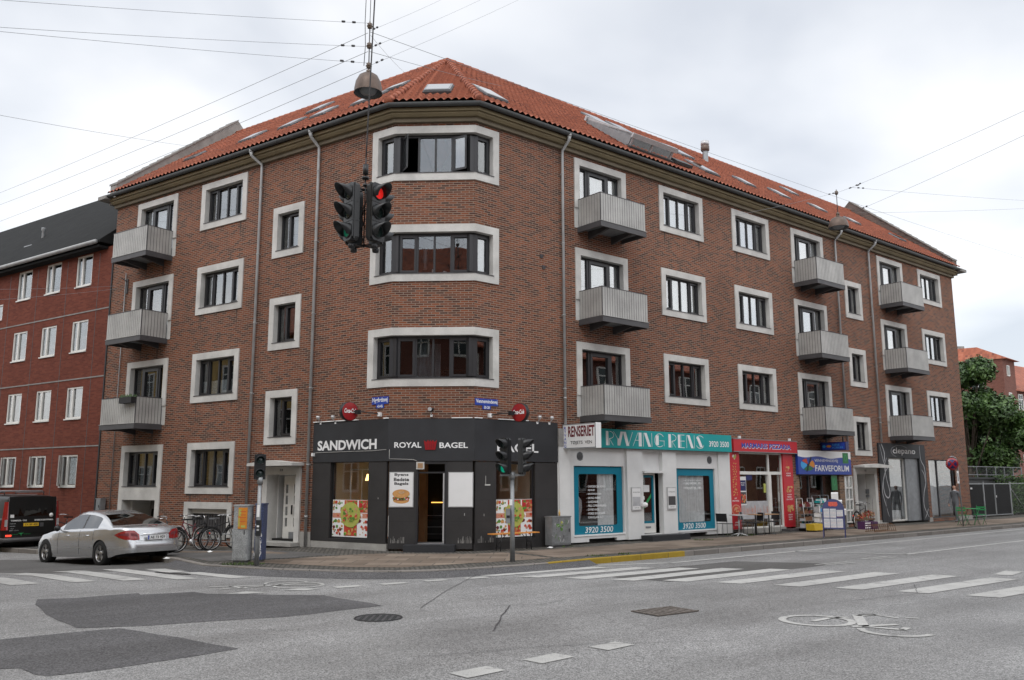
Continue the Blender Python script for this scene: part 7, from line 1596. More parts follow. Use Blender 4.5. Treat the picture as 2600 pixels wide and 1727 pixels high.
# no-stopping sign
ns = thing('road_sign', 'round red and blue no-stopping sign on a bent grey pole near the walking man', 'road sign', (19.27, 37.85, Z), world=True)
b = MB(ID, ['galv']); x, y = 19.27, 37.85; b.tube([(x, y, Z), (x-.03, y, 2.2), (x-.04, y, 2.68), (x-.10, y, 2.84), (x-.24, y, 2.90), (x-.36, y, 2.86)], .03, 8, 'galv'); b.build('pole', ns)
for rr, m_, oo in ((.27, 'sign_red_dark', 0), (.19, 'navy', .008)): b = MB(ID, [m_]); b.lathe([(0.001, -oo-.01), (rr, -oo-.01), (rr, -oo+.004)], (x-.30, y-.08, 2.575), 1, 28, m_); b.build('disc' if rr > .2 else 'blue_field', ns)
b = MB(lambda a, c, h: Vector((x-.30+a*.707-h*.707, y-.08+c, 2.575+a*.707+h*.707)), ['sign_red_dark']); b.box(-.2, .2, -.026, -.022, -.028, .028, 'sign_red_dark'); b.box(-.028, .028, -.029, -.026, -.2, .2, 'sign_red_dark'); b.build('cross', ns)
b = MB(ID, ['sign_white', 'black']); b.box(x-.12, x-.03, y-.05, y-.045, 1.75, 2.28, 'sign_white'); b.box(x-.09, x-.06, y-.052, y-.0505, 1.85, 2.18, 'black'); b.build('sub_plate', ns)
# green folding table and chairs
gf = thing('folding_table', 'bright green folding table by the kerb at the far right', 'table', (20.2, 38.95, Z), aR, world=False)
b = MB(ID, ['green_bright']); b.box(-.36, .36, -.28, .28, .70, .72, 'green_bright'); b.build('table_top', gf)
for sx in (-1, 1): b = MB(ID, ['green']); b.tube([(-.3, sx*.24, 0), (.3, sx*.24, .70)], .014, 6, 'green'); b.tube([(.3, sx*.24, 0), (-.3, sx*.24, .70)], .014, 6, 'green'); b.build('legs', gf)
for i, (s, o, rz) in enumerate(((26.15, 1.55, aR+math.pi/2), (27.75, 1.60, aR-math.pi/2))):
    t = thing('folding_chair', ('green folding chair left of the green table, behind the sign pole', 'green folding chair right of the green table')[i], 'chair', ((19.68, 38.6), (20.85, 39.45))[i]+(Z,), rz, group='green folding chairs', world=False)
    b = MB(ID, ['green_bright']); [b.box(-.2, .2, -.2+k*.08, -.14+k*.08, .43, .45, 'green_bright') for k in range(5)]; b.build('seat', t)
    b = MB(ID, ['green_bright']); [b.box(-.2, .2, .19, .205, .62+k*.1, .68+k*.1, 'green_bright') for k in range(2)]; b.build('backrest', t)
    for sx in (-1, 1): b = MB(ID, ['green']); b.tube([(sx*.19, -.22, 0), (sx*.19, .2, .44), (sx*.19, .2, .84)], .010, 6, 'green'); b.tube([(sx*.17, .24, 0), (sx*.17, -.2, .44)], .010, 6, 'green'); b.build('legs', t)
# ---- hanging lamps
def dome_lamp(label, x, y, z, r, h, ins):
    t = thing('street_lamp', label, 'street lamp', (x, y, z), group='dome lamps hung over the streets')
    s = MB(ID, ['copper_brown', 'signal_grey']); s.lathe([(0.05, h), (r*.35, h*.97), (r*.68, h*.82), (r*.90, h*.52), (r*.985, h*.2), (r, 0.0)], (x, y, z), 2, 32, 'copper_brown'); s.lathe([(r*.985, 0.003), (r*.96, h*.2), (r*.87, h*.5), (r*.6, h*.7), (0.01, h*.75)], (x, y, z), 2, 32, 'signal_grey'); s.lathe([(r, 0), (r*1.02, -.012), (r*.98, 0.003)], (x, y, z), 2, 32, 'copper_brown'); s.build('lamp_shade', t, recalc=False)
    g = MB(ID, ['signal_grey']); g.lathe([(0.001, -.04), (r*.5, -.01), (r*.7, h*.2), (r*.55, h*.55)], (x, y, z), 2, 24, 'signal_grey'); g.build('globe', t)
    c = MB(ID, ['steel_dark', 'porcelain']); zt = z+h; c.tube([(x, y, zt-.02), (x, y, ins[-1]+.1)], .012, 6, 'steel_dark'); c.tube([(x, y, zt), (x, y, zt+.06)], .05, 10, 'porcelain')
    for q in ins: c.lathe([(0.02, -.07), (.05, -.06), (.035, -.03), (.065, -.02), (.04, .01), (.055, .03), (.02, .06)], (x, y, q), 2, 12, 'porcelain')
    c.build('suspension', t); return t
dome_lamp('brown metal dome lamp hanging above the traffic light cluster', -2.92, 16.6, 9.66, .285, .43, (10.26, 10.70, 11.14))
dome_lamp('smaller-looking dome lamp hanging before the right wing', 10.15, 26.0, 9.62, .30, .34, (10.05, 10.75))
mb = MB(ID, ['steel_dark']); mb.tube([(-3.02, 16.6, 10.25), (-3.0, 16.6, 10.7), (-3.02, 16.6, 11.2), (-2.98, 16.6, 13.5)], .008, 5, 'steel_dark'); mb.tube([(-2.92, 16.6, 11.1), (-2.9, 16.6, 13.5)], .007, 5, 'steel_dark'); tag(mb.build('hanger_wire', base=(-2.98, 16.6, 11)), 'pair of thin hanger wires above the near dome lamp', 'wire')
WIRES = [
(((-2.95, 16.6, 11.19), (-8.25, 11.0, 8.49)), 'uppermost of three wires running left from the near dome lamp'),
(((-2.95, 16.6, 10.67), (-8.21, 11.0, 8.07)), 'middle of three wires running left from the near dome lamp'),
(((-2.95, 16.6, 10.31), (-8.2, 11.0, 8.05)), 'lowest of three wires running left from the near dome lamp'),
(((-2.92, 16.6, 11.02), (-1.35, 30.0, 20.42)), 'steepest of three wires rising right from the near dome lamp'),
(((-2.91, 16.6, 10.64), (0.3, 30.0, 20.47)), 'middle of three wires rising right from the near dome lamp'),
(((-2.91, 16.6, 10.25), (1.93, 30.0, 20.57)), 'flattest of three wires rising right from the near dome lamp'),
(((-2.96, 16.6, 10.97), (-31.1, 45.0, 15.96)), 'uppermost of three long wires falling left across the sky'),
(((-2.95, 16.6, 10.56), (-31.03, 45.0, 15.36)), 'middle of three long wires falling left across the sky'),
(((-2.94, 16.6, 10.2), (-30.93, 45.0, 14.44)), 'lowest of three long wires falling left across the sky'),
(((-2.92, 16.6, 11.0), (50.78, 75.0, 19.88)), 'longest wire sloping down right above the red roof'),
(((-2.9, 16.6, 10.56), (1.46, 40.0, 20.68)), 'wire from the near lamp passing behind the roof peak'),
(((-2.9, 16.6, 10.92), (-3.78, 30.0, 16.63)), 'steep wire from the near lamp down to the left roof slope'),
(((-8.81, 12.0, 7.41), (-10.35, 30.0, 13.76)), 'wire from the left edge of the sky to the left roof end'),
(((10.23, 26.0, 10.77), (10.64, 26.0, 10.92)), 'short link wire at the top of the far dome lamp'),
(((10.64, 26.0, 10.92), (10.62, 14.0, 8.96)), 'upper wire climbing from the far lamp to the right edge'),
(((10.64, 26.0, 10.92), (29.53, 40.0, 14.92)), 'nearly level wire from the far lamp to the right edge'),
(((10.8, 26.0, 10.18), (10.58, 14.0, 8.53)), 'lower wire climbing from the far lamp to the right edge'),
(((10.73, 26.0, 10.09), (29.54, 40.0, 15.05)), 'lower level wire running right past the roof end'),
(((10.23, 26.0, 10.77), (5.81, 22.0, 8.74)), 'wire from the far lamp down left across the brick'),
(((-2.38, 13.5, 7.07), (-2.12, 12.6, 10.44)), 'thick dark cable the traffic light cluster hangs from'),
(((-12.71, 20.0, 6.35), (-12.57, 27.0, 8.04)), 'upper thin wire before the dark red house'),
(((-12.68, 20.0, 6.06), (-12.56, 27.0, 7.95)), 'lower thin wire before the dark red house')]
for (a, b_), lab in WIRES:
    a, b_ = Vector(a), Vector(b_); L_ = (b_-a).length; r_ = 0.012 if 'thick' in lab else (0.0035 if L_ < 25 else 0.005); n = 14; P = []
    for i in range(n+1):
        t = i/n; p = a.lerp(b_, t); p.z -= 0.004*L_*4*t*(1-t)*(0 if 'thick' in lab else 1); P.append(tuple(p))
    wm_ = 'steel_dark' if 'thick' in lab else 'zinc'; mb = MB(ID, [wm_]); mb.tube(P, r_, 5, wm_)
    if 'near dome' in lab or 'far lamp' in lab or 'far dome' in lab:
        d = (b_-a).normalized()
        for q in (0.35, 0.62): mb.tube([tuple(a+d*q), tuple(a+d*(q+.07))], .022, 6, 'steel_dark')
    tag(mb.build('span_wire', base=tuple(a)), lab, 'wire', 'overhead span wires')
# litter
for i, (x, y, lab) in enumerate(((-7.62*Q, 19.62*Q, 'crumpled white paper on the tarmac left of the cabinets'), (-7.3*Q, 21.5*Q, 'flat white paper scrap under the bicycles'), (0.95*Q, 22.6*Q, 'small white crumpled cup near the bench end'))):
    b = MB(ID, ['sign_white']); rg = random.Random(i); b.add([(.09*math.cos(k*1.05)*rg.uniform(.6, 1.2), .06*math.sin(k*1.05), rg.uniform(0.002, .03)) for k in range(6)]+[(0, 0, .05)], [(k, (k+1) % 6, 6) for k in range(6)], 'sign_white'); tag(b.build('paper_scrap', loc=(x, y, Z+.004), recalc=False), lab, 'litter', 'scraps of litter')
# ---------------------------------------------------------------- the side street falls gently away from the corner
S0, SM, S1 = 3.0, 6.0, 45.0
def sdist(x, y): return (Vector((x/Q, y/Q))-MM).dot(dL)*Q
def dz(x, y): s = sdist(x, y); return -0.045*(min(max(s, S0), SM)-S0)-0.012*(min(max(s, SM), S1)-SM)
for o in [o for o in bpy.data.objects if (o.get('kind') == 'structure' or o.name.startswith('weeds')) and o.type == 'MESH']:
    bm = bmesh.new(); bm.from_mesh(o.data); off = o.location
    for s_ in (S0, SM, S1):
        p = (MM+dL*(s_/Q))*Q; geom = bm.verts[:]+bm.edges[:]+bm.faces[:]
        bmesh.ops.bisect_plane(bm, geom=geom, plane_co=Vector((p.x, p.y, 0))-off, plane_no=Vector((dL.x, dL.y, 0)))
    for v in bm.verts: v.co.z += dz(v.co.x+off.x, v.co.y+off.y)
    bm.to_mesh(o.data); bm.free()
# ---------------------------------------------------------------- cars
def interp(P, x):
    if x <= P[0][0]: return P[0][1]
    for (a, u), (b, v) in zip(P, P[1:]):
        if x <= b:
            t = (x-a)/(b-a); t = t*t*(3-2*t)*0.5+t*0.5; return u+(v-u)*t
    return P[-1][1]
def car_body(t, p):
    W, xs = p['W'], p['xs']; rw = p['rw']; body = MB(ID, [p['paint']]); NB = 8
    def zb(x):
        z = interp(p['bot'], x)
        for xa in p['ax']:
            d = abs(x-xa)
            if d < rw: z = max(z, p['wz']+math.sqrt(rw*rw-d*d)*0.98)
        return z
    def half(x): return W*interp(p['plan'], x)
    def xsh(x, z):
        r_ = max(0, min(1, (p['x0']+0.6-x)/0.6)); f_ = max(0, min(1, (x-(p['x1']-0.7))/0.7))
        return r_*r_*interp(p['rear'], z)-f_*f_*interp(p['front'], z)
    rows = [0, .10, .22, .36, .5, .64, .78, .9, 1.0]; grid = []
    for x in xs:
        z0, z1, w = zb(x), interp(p['belt'], x), half(x); col = []
        for r in rows:
            z = z0+(z1-z0)*r; zz = (z-0.2)/(z1-0.2); k = 0.955+0.05*math.sin(max(0, min(1, zz))*2.6+.15)
            if zz < .5 and zz > .36: k -= 0.006
            col.append((x+xsh(x, z), w*k-0.035*max(0, zz-.8)*5*0.35, z))
        for q in (0.92, 0.75, 0.5, 0.25, 0.0):
            zc = z1+interp(p['crown'], x)*(1-q*q)+0.012; col.append((x+xsh(x, z1), col[len(rows)-1][1]*q*0.985, zc))
        grid.append(col)
    n = len(grid[0]); lamp = MB(ID, ['lamp_red_plastic'])
    for sgn in (1, -1):
        for i in range(len(xs)-1):
            for j in range(n-1):
                q = [grid[i][j], grid[i+1][j], grid[i+1][j+1], grid[i][j+1]]; q = [(a, b*sgn, c) for a, b, c in q]
                body.add(q, [(0, 1, 2, 3)], p['paint'], True)
    for ci, cx in ((0, 0), (len(xs)-1, 1)):     # end faces
        col = grid[ci]; NR = len(rows)
        for j in range(NR-1):
            for k in range(NB):
                y0, y1 = -1+2*k/NB, -1+2*(k+1)/NB; bul = (lambda y: (1-y*y)*0.05*(-1 if ci == 0 else 1))
                a, b = col[j], col[j+1]
                body.add([(a[0]+bul(y0), a[1]*y0, a[2]), (a[0]+bul(y1), a[1]*y1, a[2]), (b[0]+bul(y1), b[1]*y1, b[2]), (b[0]+bul(y0), b[1]*y0, b[2])], [(0, 1, 2, 3)], p['paint'], True)
        for k in range(NB):
            y0, y1 = -1+2*k/NB, -1+2*(k+1)/NB; a = col[NR-1]; sg = -1 if ci == 0 else 1
            tz = lambda y: a[2]+interp(p['crown'], xs[ci])*(1-y*y)+.012
            body.add([(a[0]+(1-y0*y0)*.05*sg, a[1]*y0, a[2]), (a[0]+(1-y1*y1)*.05*sg, a[1]*y1, a[2]), (a[0], a[1]*y1*.985, tz(y1)), (a[0], a[1]*y0*.985, tz(y0))], [(0, 1, 2, 3)], p['paint'], True)
    # greenhouse
    gx = p['gx']; G = []; side = MB(ID, ['car_glass_light']); side_r = MB(ID, ['car_glass_light']); rear = MB(ID, ['car_glass']); wind = MB(ID, ['car_glass_light'])
    for x in gx:
        zt = interp(p['roof'], x); zl = interp(p['belt'], x)-0.01; h = zt-zl; wb = half(x)*0.955-0.02; wr = p['wr']*interp(p['rplan'], x)
        wr = wb+(wr-wb)*min(1, h/p['hh'])
        G.append([(x, wb, zl), (x, wb+(wr-wb)*.10, zl+h*.06), (x, wb+(wr-wb)*.45, zl+h*.42), (x, wb+(wr-wb)*.80, zl+h*.80), (x, wr-0.00, zl+h*.90), (x, wr-0.06, zl+h*.965), (x, wr*.72, zt-.008), (x, wr*.4, zt), (x, 0, zt+.006)])
    m_ = len(G[0])
    for sgn in (1, -1):
        for i in range(len(gx)-1):
            xm = (gx[i]+gx[i+1])/2
            for j in range(m_-1):
                q = [(a, b*sgn, c) for a, b, c in (G[i][j], G[i+1][j], G[i+1][j+1], G[i][j+1])]
                if 1 <= j <= 2 and any(a < xm < b for a, b in p['glass']): (side if sgn > 0 else side_r).add(q, [(0, 1, 2, 3)], 'car_glass_light', True)
                elif 1 <= j <= 2 and any(a < xm < b for a, b in p['pillar']): body.add(q, [(0, 1, 2, 3)], 'steel_black', True)
                elif j >= 5 and p['wind'][0] < xm < p['wind'][1]: wind.add(q, [(0, 1, 2, 3)], 'car_glass_light', True)
                elif j >= 5 and p['back'] and p['back'][0] < xm < p['back'][1]: rear.add(q, [(0, 1, 2, 3)], 'car_glass', True)
                else: body.add(q, [(0, 1, 2, 3)], p['paint'], True)
    if p.get('cap'):
        g0 = G[0]; body.add([(a, b, c) for a, b, c in g0]+[(a, -b, c) for a, b, c in g0[::-1][1:]], [tuple(range(2*m_-1))], p['paint'])
    b = body.build('body', t, weld=True); side.build('side_window', b, weld=True); side_r.build('side_window', b, weld=True)
    if wind.f: wind.build('windscreen', b, weld=True)
    if rear.f: rear.build('rear_window', b, weld=True)
    under = MB(ID, ['steel_black']); under.box(p['x0']+.9, p['x1']-.8, -W*.62, W*.62, .20, .45, 'steel_black'); under.box(p['x0']+.15, p['x1']-.2, -W*.6, W*.6, .32, .5, 'steel_black'); under.build('underbody', t)
    inn = MB(ID, ['black']); a, c = gx[0]+.25, gx[-1]-.35; inn.box(a+.4, c, -W*.7, W*.7, .5, interp(p['belt'], 0)-.02, 'black')
    for sx in (a+.75, a+1.65):
        for sy in (-.38, .38): inn.box(sx, sx+.14, sy-.22, sy+.22, .7, interp(p['belt'], 0)+.22, 'black'); inn.box(sx+.02, sx+.1, sy-.11, sy+.11, interp(p['belt'], 0)+.22, interp(p['belt'], 0)+.38, 'black')
    inn.build('seats', t)
    return b, grid, half, zb
def wheel(t, x, y, r, sgn, spokes=5):
    ty = MB(ID, ['rubber']); w = .11
    ty.lathe([(r*.66, -w), (r*.94, -w), (r, -w*.7), (r, w*.7), (r*.94, w), (r*.66, w)], (x, y, r), 1, 32, 'rubber'); o = ty.build('wheel', t)
    rm = MB(ID, ['alloy', 'steel_black']); yo = y+sgn*w*.72
    rm.lathe([(r*.66, sgn*w*.2), (r*.68, sgn*w*.85), (r*.63, sgn*w*.80), (r*.60, sgn*w*.3)], (x, y, r), 1, 32, 'alloy'); rm.disc((x, y+sgn*w*.1, r), r*.62, 1, 24, 'steel_black')
    for k in range(spokes):
        a0 = tau*k/spokes+.3
        for da in (-.16, .16):
            a = a0+da; c, s = math.cos(a), math.sin(a); n = (-s, c); P = []
            for rr, ww, yy in ((.08*r/.33, .016, .66), (r*.62, .020, .76)):
                P += [(x+c*rr+n[0]*ww, y+sgn*w*yy, r+s*rr+n[1]*ww), (x+c*rr-n[0]*ww, y+sgn*w*yy, r+s*rr-n[1]*ww)]
            Qp = [(p_[0], p_[1]-sgn*.03, p_[2]) for p_ in P]; rm.add(P+Qp, [(0, 1, 3, 2), (0, 2, 6, 4), (1, 5, 7, 3), (4, 6, 7, 5)], 'alloy')
    rm.lathe([(0.001, sgn*w*.80), (.05, sgn*w*.75), (.07, sgn*w*.5)], (x, y, r), 1, 16, 'alloy'); rm.build('rim', o, recalc=False)
# silver saloon
sedan = thing('parked_car', 'silver four-door saloon parked behind the black van, seen from its rear left', 'car', (-11.34, 24.73, ROAD*Q+dz(-11.34, 24.73)-0.01), R_(144), world=False)
sedan.rotation_euler = (0, 0.028, R_(144))
xs = [-2.44, -2.40, -2.34, -2.26, -2.16, -2.04, -1.9]+[-1.354-.37+.74*k/12 for k in range(13)]+[-.9, -.75, -.5, -.25, 0, .25, .5, .75, .95]+[1.5-.37+.74*k/12 for k in range(13)]+[1.98, 2.08, 2.18, 2.26, 2.32, 2.36]
P = dict(W=.91, xs=xs, x0=-2.44, x1=2.36, ax=(-1.354, 1.5), rw=.365, wz=.32, paint='car_silver',
    bot=[(-2.44, .34), (-2.1, .30), (-1.8, .22), (1.9, .19), (2.1, .2), (2.36, .24)],
    plan=[(-2.44, .74), (-2.36, .83), (-2.2, .92), (-1.9, .975), (-1.3, 1.0), (1.0, .995), (1.7, .965), (2.05, .90), (2.25, .78), (2.36, .60)],
    belt=[(-2.44, .955), (-2.0, .975), (-1.3, .955), (0.6, .915), (1.1, .885), (1.8, .78), (2.15, .66), (2.36, .55)],
    crown=[(-2.44, .03), (-1.6, .045), (0, .05), (1.0, .075), (1.9, .075), (2.36, .05)],
    rear=[(.2, .05), (.36, .01), (.5, 0.0), (.6, .02), (.64, .05), (.97, .13)], front=[(.2, .08), (.4, .0), (.55, .05), (.8, .2)],
    gx=[-1.78, -1.66, -1.5, -1.34, -1.22, -1.1, -.98, -.86, -.7, -.5, -.38, -.30, -.1, .1, .25, .4, .55, .7, .82, .95, 1.02],
    roof=[(-1.78, .985), (-1.5, 1.11), (-1.22, 1.235), (-.9, 1.34), (-.5, 1.41), (-.1, 1.435), (.25, 1.39), (.55, 1.24), (.82, 1.06), (1.02, .935)],
    wr=.60, rplan=[(-1.78, .98), (-1, 1.0), (.3, .99), (1.0, 1.0)], hh=.42, glass=[(-1.10, -.42), (-.28, .72)], pillar=[(-.42, -.28)], wind=(.32, .98), back=(-1.72, -.92))
b, grid, half, zbf = car_body(sedan, P)
for x in P['ax']:
    for s in (1, -1): wheel(sedan, x, s*.795, .325, s)
def skin(mb, x0, x1, z0, z1, sgn, off, m, nx=6, nz=4, fx=None):
    """patch following the body side"""
    vs = []; fs = []
    for i in range(nx+1):
        for j in range(nz+1):
            x = x0+(x1-x0)*i/nx; zt = interp(P['belt'], x); z = z0+(z1-z0)*j/nz; zz = (z-.2)/(zt-.2); k = .955+.05*math.sin(max(0, min(1, zz))*2.6+.15)
            r_ = max(0, min(1, (P['x0']+0.6-x)/0.6)); xx = x+r_*r_*interp(P['rear'], z)
            vs.append((xx, sgn*(half(x)*k-0.035*max(0, zz-.8)*5*.35+off), z))
    for i in range(nx):
        for j in range(nz): a = i*(nz+1)+j; fs.append((a, a+1, a+nz+2, a+nz+1))
    mb.add(vs, fs, m, True)
for s in (1, -1):
    def tlp(u, z, off=.008):
        if u < .5:
            x = -2.00-.40*(u/.5); zt = interp(P['belt'], x); zz = (z-.2)/(zt-.2); k = .955+.05*math.sin(max(0, min(1, zz))*2.6+.15); r_ = max(0, min(1, (P['x0']+0.6-x)/0.6))
            return (x+r_*r_*interp(P['rear'], z)-off*.3, s*(half(x)*k-0.035*max(0, zz-.8)*5*.35+off), z)
        w_ = (u-.5)/.5; y = 1.0-.36*w_; hx = half(P['x0'])*.985
        return (P['x0']+interp(P['rear'], z)-(1-y*y)*.05-off-.035*min(1, w_*4)*0, s*hx*y, z)
    UP = [(0, .800), (.25, .865), (.5, .905), (.75, .90), (1, .80)]; LO = [(0, .790), (.25, .72), (.5, .665), (.75, .655), (1, .665)]
    def tlgrid(m, f0, f1, u0, u1, off, n=14, q=5):
        b_ = MB(ID, [m]); vs = []
        for i in range(n+1):
            u = u0+(u1-u0)*i/n
            for j in range(q+1):
                f = f0+(f1-f0)*j/q; lo, up = interp(LO, u), interp(UP, u); vs.append(tlp(u, lo+(up-lo)*f, off))
        b_.add(vs, [(i*(q+1)+j, (i+1)*(q+1)+j, (i+1)*(q+1)+j+1, i*(q+1)+j+1) for i in range(n) for j in range(q)], m, True); return b_
    o = tlgrid('lamp_red_plastic', 0, 1, 0, 1, .010).build('tail_light', sedan, recalc=False)
    tlgrid('text_maroon', .42, .72, .2, .9, .014, 10, 2).build('indicator', o, recalc=False)
    for x, nm in ((-.32, 'door_gap'), (.80, 'door_gap'), (-1.02, 'door_gap')):
        d = MB(ID, ['steel_black']); skin(d, x, x+.010, .28 if x > -1 else .66, interp(P['belt'], x)-.01, s, .0015, 'steel_black', 1, 10); d.build(nm, sedan, recalc=False)
    tr = MB(ID, ['car_silver']); skin(tr, -.95, 1.10, .46, .475, s, .012, 'galv_light', 12, 1); skin(tr, -2.3, -1.75, .46, .475, s, .012, 'galv_light', 6, 1); tr.build('side_trim', sedan, recalc=False)
    for x in (-.72, .28):
        h = MB(ID, ['car_silver']); y = half(x)*.985+.012; h.tube([(x-.09, s*y, .775), (x, s*(y+.022), .78), (x+.09, s*y, .775)], .014, 6, 'chrome'); h.build('door_handle', sedan)
    mr = MB(ID, ['car_silver']); mr.lathe([(0.001, -.07), (.07, -.05), (.085, 0), (.07, .04), (.001, .05)], (.72, s*.98, .97), 0, 12, 'steel_black'); mr.tube([(.72, s*.86, .92), (.72, s*.93, .94)], .02, 6, 'car_silver'); mr.build('mirror', sedan)
    wn = MB(ID, ['steel_black']); skin(wn, -1.15, .85, .905, .918, s, .0, 'steel_black', 12, 1); 
rp = MB(ID, ['sign_white', 'text_blue', 'black', 'chrome']); X = -2.505
rp.box(X-.012, X, -.255, .255, .655, .765, 'sign_white'); rp.box(X-.0135, X-.012, .21, .252, .658, .762, 'text_blue')
TQ = lambda x, y, z: Vector((X-.0135-y, -x, z)); txt('AE 73 929', TQ, -.185, .235, .675, .745, 0.001, 'black', bold=.02, mb=rp); rp.build('number_plate', sedan, recalc=False)
ct = MB(ID, ['chrome']); ct.tube([(-2.46, -.36, .80), (-2.475, 0, .805), (-2.46, .36, .80)], .013, 6, 'chrome'); ct.build('chrome_strip', sedan)
bl = MB(ID, ['lamp_red_plastic']); bl.box(-2.33, -2.30, -.13, .13, 1.018, 1.03, 'lamp_red_plastic'); bl.build('brake_light', sedan)
lid = MB(ID, ['steel_dark']); lid.tube([(-2.44, .58, .88), (-2.50, .50, .64), (-2.51, 0, .625), (-2.50, -.50, .64), (-2.44, -.58, .88)], .0045, 5, 'steel_dark'); lid.build('boot_gap', sedan)
# black van
vx, vy = -18.16, 31.2
van = thing('parked_van', 'black panel van with roof bars, red tail lights and white lettering at the left edge', 'van', (vx, vy, ROAD*Q+dz(vx, vy)-0.02), R_(146), world=False); van.rotation_euler = (0, 0.012, R_(146))
P2 = dict(W=.95, xs=[-2.36, -2.33, -2.26, -2.1, -1.9]+[-1.45-.38+.76*k/10 for k in range(11)]+[-.9, -.5, 0, .5, 1.0, 1.2]+[1.68-.38+.76*k/10 for k in range(11)]+[2.15, 2.25, 2.32, 2.36], x0=-2.36, x1=2.36, ax=(-1.45, 1.68), rw=.38, wz=.33, paint='van_black',
    bot=[(-2.36, .34), (-2.0, .26), (2.0, .25), (2.36, .3)], plan=[(-2.36, .93), (-2.28, .975), (-2, 1.0), (1.5, 1.0), (2.0, .94), (2.36, .7)],
    belt=[(-2.36, 1.12), (.8, 1.10), (1.5, 1.06), (2.0, .90), (2.36, .72)], crown=[(-2.36, 0.0), (1.0, .02), (1.8, .08), (2.36, .06)], rear=[(.2, .0), (.4, -.02), (.5, .03), (1.12, .05), (1.9, .12)], front=[(.3, .0), (.9, .12)],
    gx=[-2.31, -2.29, -2.25, -2.15, -1.9, -1.3, -.6, 0, .45, .7, .95, 1.2, 1.45, 1.62], roof=[(-2.31, 1.74), (-2.25, 1.84), (-1.9, 1.88), (0, 1.90), (.6, 1.86), (.95, 1.66), (1.62, 1.12)], wr=.78, rplan=[(-2.31, 1.0), (1.5, 1.0)], hh=.7, glass=[(.3, 1.25)], pillar=[(.2, .3)], wind=(.75, 1.6), back=None, cap=True)
_P = P; P = P2
b, grid2, half, zbf = car_body(van, P2)
for x in P2['ax']:
    for s in (1, -1): wheel(van, x, s*.82, .33, s)
Xr = -2.345
rw_ = MB(ID, ['car_glass']); 
def rearpt(y, z): return (-2.405+(1-0)*.0+interp([(.34, .0), (1.12, .055), (1.74, .09)], z)-.006+abs(y)**3*.03, y, z)
def rpatch(mb, y0, y1, z0, z1, off, m, n=6):
    vs = []; 
    for i in range(n+1):
        for z in (z0, z1): y = y0+(y1-y0)*i/n; q = rearpt(y, z); vs.append((q[0]-off, q[1], q[2]))
    mb.add(vs, [(2*i, 2*i+1, 2*i+3, 2*i+2) for i in range(n)], m, True)
door = MB(ID, ['van_black']); rpatch(door, -.78, .78, .62, 1.82, .004, 'van_black', 10); d_ = door.build('rear_door', van, recalc=False)
rpatch(rw_, -.66, .66, 1.18, 1.66, .010, 'car_glass'); rw_.build('rear_window', d_, recalc=False)
g = MB(ID, ['steel_black']); g.tube([rearpt(-.79, .62), rearpt(-.79, 1.78)], .006, 5, 'steel_black'); g.tube([rearpt(.79, .62), rearpt(.79, 1.78)], .006, 5, 'steel_black'); g.build('door_gap', van)
for s in (1, -1):
    tl = MB(ID, ['lamp_red_plastic', 'white'])
    vs = []; N_ = 8
    for i in range(N_+1):
        z = .74+.92*i/N_; wd = .11*(1-.35*i/N_); q = rearpt(s*.80, z)
        vs += [(q[0]-.012, s*(.90-wd+.02*i/N_*-1), z), (q[0]+.01, s*(.925-.05*i/N_), z), (q[0]+.13, s*(.955-.085*i/N_), z)]
    tl.add(vs, [(i*3+k, i*3+k+1, i*3+k+4, i*3+k+3) for i in range(N_) for k in (0, 1)], 'lamp_red_plastic', True)
    o = tl.build('tail_light', van, recalc=False); c = MB(ID, ['sign_white']); q = rearpt(.8, .95); c.box(q[0]-.02, q[0]-.005, min(s*.82, s*.90), max(s*.82, s*.90), .86, 1.08, 'galv_light'); c.build('reversing_lens', o)
    lo = MB(ID, ['brake_lit']); q = rearpt(.8, .56); lo.box(q[0]-.03, q[0]-.01, min(s*.68, s*.86), max(s*.68, s*.86), .53, .59, 'brake_lit' if s > 0 else 'lamp_red_plastic'); lo.build('fog_light', van)
bm_ = MB(ID, ['steel_dark']); bm_.tube([(-2.2, .96, .42), (-2.42, .80, .42), (-2.47, 0, .42), (-2.42, -.80, .42), (-2.2, -.96, .42)], .07, 8, 'steel_dark'); bm_.build('bumper', van)
TV = lambda x, y, z: Vector((rearpt(0, z)[0]-.016-y, -x, z))
l = MB(TV, ['sign_white']); txt('TØMRER- OG', TV, -.72, -.20, 1.02, 1.07, 0, 'sign_white', bold=.02, mb=l); txt('SNEDKERFIRMA', TV, .06, .70, 1.02, 1.07, 0, 'sign_white', bold=.02, mb=l)
for s_, x0, x1, z in (('MESTER', -.74, -.54, .93), ('MOBIL', -.74, -.56, .85), ('TLF', -.72, -.62, .77), ('2897 1275', -.76, -.46, .71)): txt(s_, TV, x0, x1, z, z+.028, 0, 'curtain_grey', mb=l)
l.box(-.74, -.62, -.004, 0, 1.14, 1.24, 'sign_white'); l.lathe([(0.001, 0.003), (.07, 0.003), (.07, 0)], (.62, 0, 1.20), 1, 16, 'sign_white')
txt('TØMRER', TV, -.74, -.46, .585, .61, 0, 'green_bright', mb=l); txt('SVEND', TV, -.28, -.06, .585, .61, 0, 'green_bright', mb=l); l.add([(-.47, -.001, .64), (-.27, -.001, .64), (-.35, -.001, .60), (-.36, -.001, .53), (-.39, -.001, .60)], [(0, 1, 2, 3, 4)], 'green_bright'); l.build('lettering', d_, recalc=False)
npl = MB(TV, ['plate_yellow']); npl.box(-.30, .20, -.002, .008, .85, .955, 'plate_yellow'); txt('TX 89 400', TV, -.27, .17, .87, .935, .009, 'black', bold=.02, mb=npl); npl.build('number_plate', van, recalc=False)
hd_ = MB(TV, ['steel_black']); hd_.box(.24, .36, -.002, .02, .82, .95, 'steel_dark'); hd_.build('door_handle', d_)
